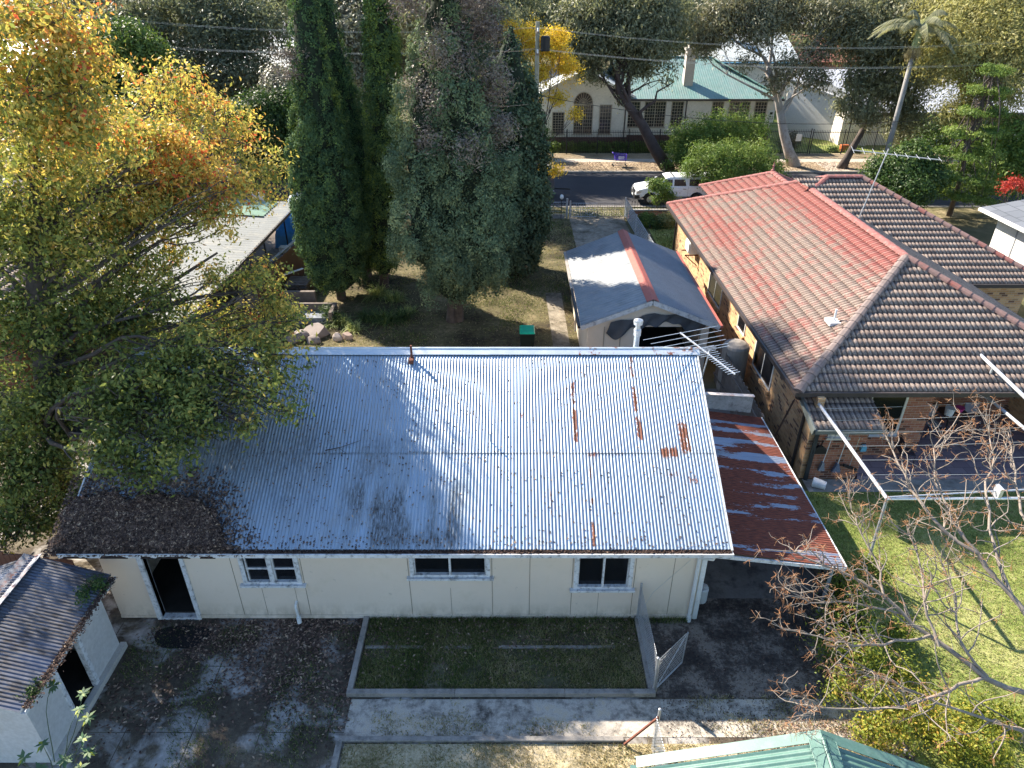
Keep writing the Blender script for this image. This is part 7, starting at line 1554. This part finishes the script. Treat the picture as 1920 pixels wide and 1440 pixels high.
# deep pile in the roof corner
def pilemask(x, y):
    lim = -5.75 + .22 * (fbm(y * 3 + 3, x * 0 + 2, 71) - .5) * 2 - .85 * np.clip(y - 11.1, 0, 2)
    s = np.clip((lim - x) * 1.5, 0, 1) * np.clip((12.35 + .5 * (fbm(x * 2 + 4, x * 0, 72) - .5) - y) * 2.4, 0, 1) * np.clip((y - 10.98) * 8, 0, 1) * np.clip((x + 10.0) * 3, 0, 1)
    e = np.clip((s - .15 - .75 * (fbm(x * 5 + 8, y * 5, 8) - .25) * (s < .9)) * 3, 0, 1)
    return e * s ** .4 * (.35 + .9 * fbm(x * 1.7 + 20, y * 1.7, 6))
xs, ys = np.meshgrid(np.linspace(-10.0, -5.4, 70), np.linspace(10.98, 13.4, 50)); hh = .19 * pilemask(xs, ys); zz = EZ + (ys - EY) * .5 - .004 - .05 * (hh < .01) + hh
idx = np.arange(70 * 50).reshape(50, 70); F = np.stack([idx[:-1, :-1], idx[:-1, 1:], idx[1:, 1:], idx[1:, :-1]], -1).reshape(-1, 4)
keep = (hh.ravel()[F].max(1) > .01); F = F[keep]
o = mesh_np('leaf_pile', np.stack([xs.ravel(), ys.ravel(), zz.ravel()], -1), F, plain('rotting_leaves', (.035, .024, .02), .95, 0, .5, 8, bump=.8), None, smooth=True); o['kind'] = 'stuff'; tag(o, 'deep heap of brown dead leaves in the lower left roof corner', 'leaf litter')
P = np.stack([-10 + 4.6 * rs.rand(90000), 10.98 + 2.4 * rs.rand(90000), np.zeros(90000)], -1); mk = pilemask(P[:, 0], P[:, 1]); sel = rs.rand(len(P)) < np.clip(mk * 1.2, 0, 1) * .55 * (mk > .02) + .12 * np.clip((-5.2 - .7 * (P[:, 1] - 11.1) - P[:, 0]) * 1.2, 0, 1) * np.clip((12.9 - P[:, 1]) * 2, 0, 1); P = P[sel]; mk = mk[sel]
P[:, 2] = EZ + (P[:, 1] - EY) * .5 + .19 * mk + .012 + .02 * rs.rand(len(P)); N = rs.normal(size=P.shape) * .42 + np.array([0, -.4, .9])
scatter_leaves('leaf_litter', 'loose brown leaves covering the heap in the roof corner', P, N, .075, 401, rs.beta(1.6, 2.6, len(P)) * 1.15)
# scattered on the roof, denser to the left, and along the gutter
n = 5600; x = -9.6 + 14.2 * rs.rand(n) ** 3.4; y = 11.2 + 4.4 * rs.rand(n); y = np.where(rs.rand(n) < .25, 11.15 + .25 * rs.rand(n), y)
nz = fbm(x * 1.1, y * .9, 44); s = (nz > .40) | (rs.rand(n) < .25); x, y = x[s], y[s]; x = RX0 + (np.round((x - RX0) / .076) + .5) * .076 + rs.normal(size=len(x)) * .006
P = np.stack([x, y, EZ + (y - EY) * .5 + .006], -1); scatter_leaves('leaf_litter', 'fallen leaves strewn in the corrugations on the left half of the cottage roof', P, rs.normal(size=P.shape) * .35 + np.array([0, -.45, .9]), .055, 402, rs.beta(2, 2, len(P)))
n = 9000; x = RX0 + 14.4 * rs.rand(n); y = EY - .11 + .13 * rs.rand(n); P = np.stack([x, y, EZ - .055 + .035 * rs.rand(n) + .02 * fbm(x * 3, y, 3)], -1)
scatter_leaves('gutter_litter', 'black rotted leaves filling the cottage gutter', P, rs.normal(size=P.shape) * .5 + np.array([0, -.2, .9]), .05, 403, rs.beta(1.2, 5, n))
m = MB(); m.box(RX0 + .02, RX1 - .02, EY - .11, EY - .005, EZ - .115, EZ - .055); o = m.build('gutter_sludge', plain('sludge', (.014, .011, .01), .95, 0, .4, 9)); tag(o, 'dark wet sludge along the bottom of the cottage gutter', 'leaf litter', kind='stuff')
# yard
n = 30000; x = -8.7 + 5.4 * rs.rand(n); y = 6.2 + 5.15 * rs.rand(n); d = np.clip((y - 8.2) / 2.4, .05, 1) * np.clip((fbm(x * .9 + 7, y * .9, 50) - .30) * 3.4, .04, 1); s = rs.rand(n) < d * .8; P = np.stack([x[s], y[s], .008 + .012 * rs.rand(s.sum())], -1)
scatter_leaves('leaf_litter', 'brown fallen leaves carpeting the yard before the cottage door', P, rs.normal(size=P.shape) * .3 + np.array([0, 0, 1.]), .075, 404, rs.beta(2, 2.2, len(P)) + .05)
n = 5200; x = -3.3 + 6.1 * rs.rand(n); y = 9.45 + 1.9 * rs.rand(n); P = np.stack([x, y, .05 + .06 * rs.rand(n)], -1); s = rs.rand(n) < np.clip((y - 9.6) / 1.5, .1, 1) * .55; P = P[s]
scatter_leaves('leaf_litter', 'scattered brown leaves lying in the garden bed grass', P, rs.normal(size=P.shape) * .4 + np.array([0, 0, 1.]), .06, 405, rs.beta(2, 2, len(P)))
n = 6000; x = 3.1 + 4.6 * rs.rand(n); y = 8.3 + 3.6 * rs.rand(n); P = np.stack([x, y, .008 + .01 * rs.rand(n)], -1); scatter_leaves('leaf_litter', 'fine dark debris on the side driveway by the mesh gate', P, rs.normal(size=P.shape) * .3 + np.array([0, 0, 1.]), .035, 406, rs.beta(1.5, 4, n))
n = 5000; x = 5 + 2.8 * rs.rand(n); y = 6.6 + 2.2 * rs.rand(n); P = np.stack([x, y, .01 + .01 * rs.rand(n)], -1); scatter_leaves('leaf_litter', 'pale pinkish leaf scraps beside the teal shed roof', P, rs.normal(size=P.shape) * .3 + np.array([0, 0, 1.]), .045, 407, rs.beta(4, 1.5, n))
n = 9000; x = -12 + 16 * rs.rand(n); y = 21 + 21 * rs.rand(n); P = np.stack([x, y, .02 + .03 * rs.rand(n)], -1); scatter_leaves('leaf_litter', 'scattered dry leaves on the shaded back lawn', P, rs.normal(size=P.shape) * .3 + np.array([0, 0, 1.]), .06, 408, rs.beta(3, 2, n))
n = 16000; x = -30 + 60 * rs.rand(n); y = 55 + 2.9 * rs.rand(n); P = np.stack([x, y, .13 + .03 * rs.rand(n)], -1); scatter_leaves('leaf_litter', 'pale fallen leaves on the far verge by the road', P, rs.normal(size=P.shape) * .3 + np.array([0, 0, 1.]), .11, 409, rs.beta(4, 1.5, n))
# moss and weeds in the outhouse gutter
n = 2600; y = 7.7 + 3.1 * rs.rand(n); P = np.stack([-8.6 + .06 + .06 * rs.normal(size=n), y, 1.92 + .03 * rs.rand(n)], -1); scatter_leaves('gutter_litter', 'dead leaves piled in the outhouse gutter', P, rs.normal(size=P.shape) * .5 + np.array([.3, 0, .9]), .05, 410, rs.beta(1.5, 3, n))
o = crown('gutter_weeds', [(-8.66, 10.5, 2.06, .16, .2, .12, 1, .4), (-8.8, 10.15, 2.08, .14, .2, .10, 1, .35), (-8.6, 8.05, 1.97, .1, .2, .07, 1, .3)], 1100, .06, LM['green'], None, rs, sub=.06, width=.4); tag(o, 'green weeds growing from the outhouse gutter corner', 'weeds')

def grass(name, lab, x0, x1, y0, y1, n, h, tintf, seed, z=0., maskf=None, w_=.008):
    rs = np.random.RandomState(seed); x = x0 + (x1 - x0) * rs.rand(n); y = y0 + (y1 - y0) * rs.rand(n)
    if maskf is not None: s = rs.rand(n) < maskf(x, y); x, y = x[s], y[s]; n = len(x)
    a = rs.rand(n) * 6.28; hh = h * (.5 + .9 * rs.rand(n)); ln = rs.normal(size=(n, 2)) * .5 * hh[:, None]
    b = np.stack([x, y, np.full(n, z)], -1); s = np.stack([np.cos(a), np.sin(a), np.zeros(n)], -1) * w_; t = b + np.stack([ln[:, 0], ln[:, 1], hh], -1)
    V = np.stack([b - s, b + s, t], 1).reshape(-1, 3); F = np.arange(3 * n).reshape(n, 3)
    o = mesh_np(name, V, F, LM['grass'], None, attrs={'tint': np.repeat(np.clip(tintf(x, y, rs), 0, 1), 3)}); o['kind'] = 'stuff'; return tag(o, lab, 'grass')
grass('grass', 'dull green grass growing in the shaded garden bed', -3.3, 2.84, 9.44, 11.34, 42000, .07, lambda x, y, r: .30 + .6 * (fbm(x * 1.2, y * 1.2, 61) - .35) + .12 * r.normal(size=len(x)) + .22 + .22 * np.clip((x - 1.5) / 1.5, 0, 1), 500, .03, lambda x, y: np.clip((fbm(x * 1.3 + 4, y * 1.5, 62) - .28) * 4, .15, 1))
grass('grass', 'bright mown grass of the side lawn under the bare tree', 7.8, 17, 5.5, 16.0, 90000, .045, lambda x, y, r: .66 + .35 * (fbm(x * .8, y * .8, 63) - .5) + .1 * r.normal(size=len(x)), 501, 0.)
grass('grass', 'patchy dry and green grass of the back lawn behind the cottage', -11, 3.6, 20.8, 42.8, 110000, .07, lambda x, y, r: .58 + 1.2 * (fbm(x * .45, y * .45, 64) - .48) + .14 * r.normal(size=len(x)) + .12 * (y < 25), 502, 0., lambda x, y: np.clip((fbm(x * .5 + 3, y * .5, 65) - .42) * 5, .06, 1) * ~((x > 1.6) & (x < 2.42) & (y < 31)), w_=.012)
grass('grass', 'straw coloured dry grass between the concrete path and the teal roof', -3.3, 7.4, 5.6, 8.28, 60000, .05, lambda x, y, r: .86 + .6 * (fbm(x * 1.1, y * 1.1, 66) - .5) + .1 * r.normal(size=len(x)), 503, 0., lambda x, y: np.clip((fbm(x * 1.0, y * 1.0, 67) - .3) * 4, .2, 1))
grass('grass', 'dry tufts creeping over the concrete path in sunlight', -3.3, 7.6, 8.42, 9.35, 16000, .045, lambda x, y, r: .78 + .12 * r.normal(size=len(x)), 504, 0., lambda x, y: np.clip((fbm(x * 1.6 + 9, y * 2.2, 68) - .50) * 6, 0, 1))
grass('grass', 'sparse weeds among the leaves of the shaded concrete yard', -8.6, -3.5, 6.0, 11.2, 26000, .05, lambda x, y, r: .4 + .2 * r.normal(size=len(x)), 505, 0., lambda x, y: np.clip((fbm(x * 1.1 + 2, y * 1.1 + 5, 69) - .50) * 5, 0, 1))
grass('grass', 'bright grass of the brick house front garden', 8.3, 16, 36.2, 42.6, 16000, .07, lambda x, y, r: .5 + .12 * r.normal(size=len(x)), 506, 0., w_=.014)
grass('grass', 'weedy grass of the near roadside verge', -14, 16, 43.1, 45.3, 26000, .08, lambda x, y, r: .45 + .9 * (fbm(x * .4, y * .6, 70) - .5) + .12 * r.normal(size=len(x)), 507, 0., w_=.014)
grass('grass', 'tall weeds along the base of the cottage wall', -3.3, 4.1, 11.2, 11.36, 1500, .14, lambda x, y, r: .35 + .2 * r.normal(size=len(x)), 508, .02)
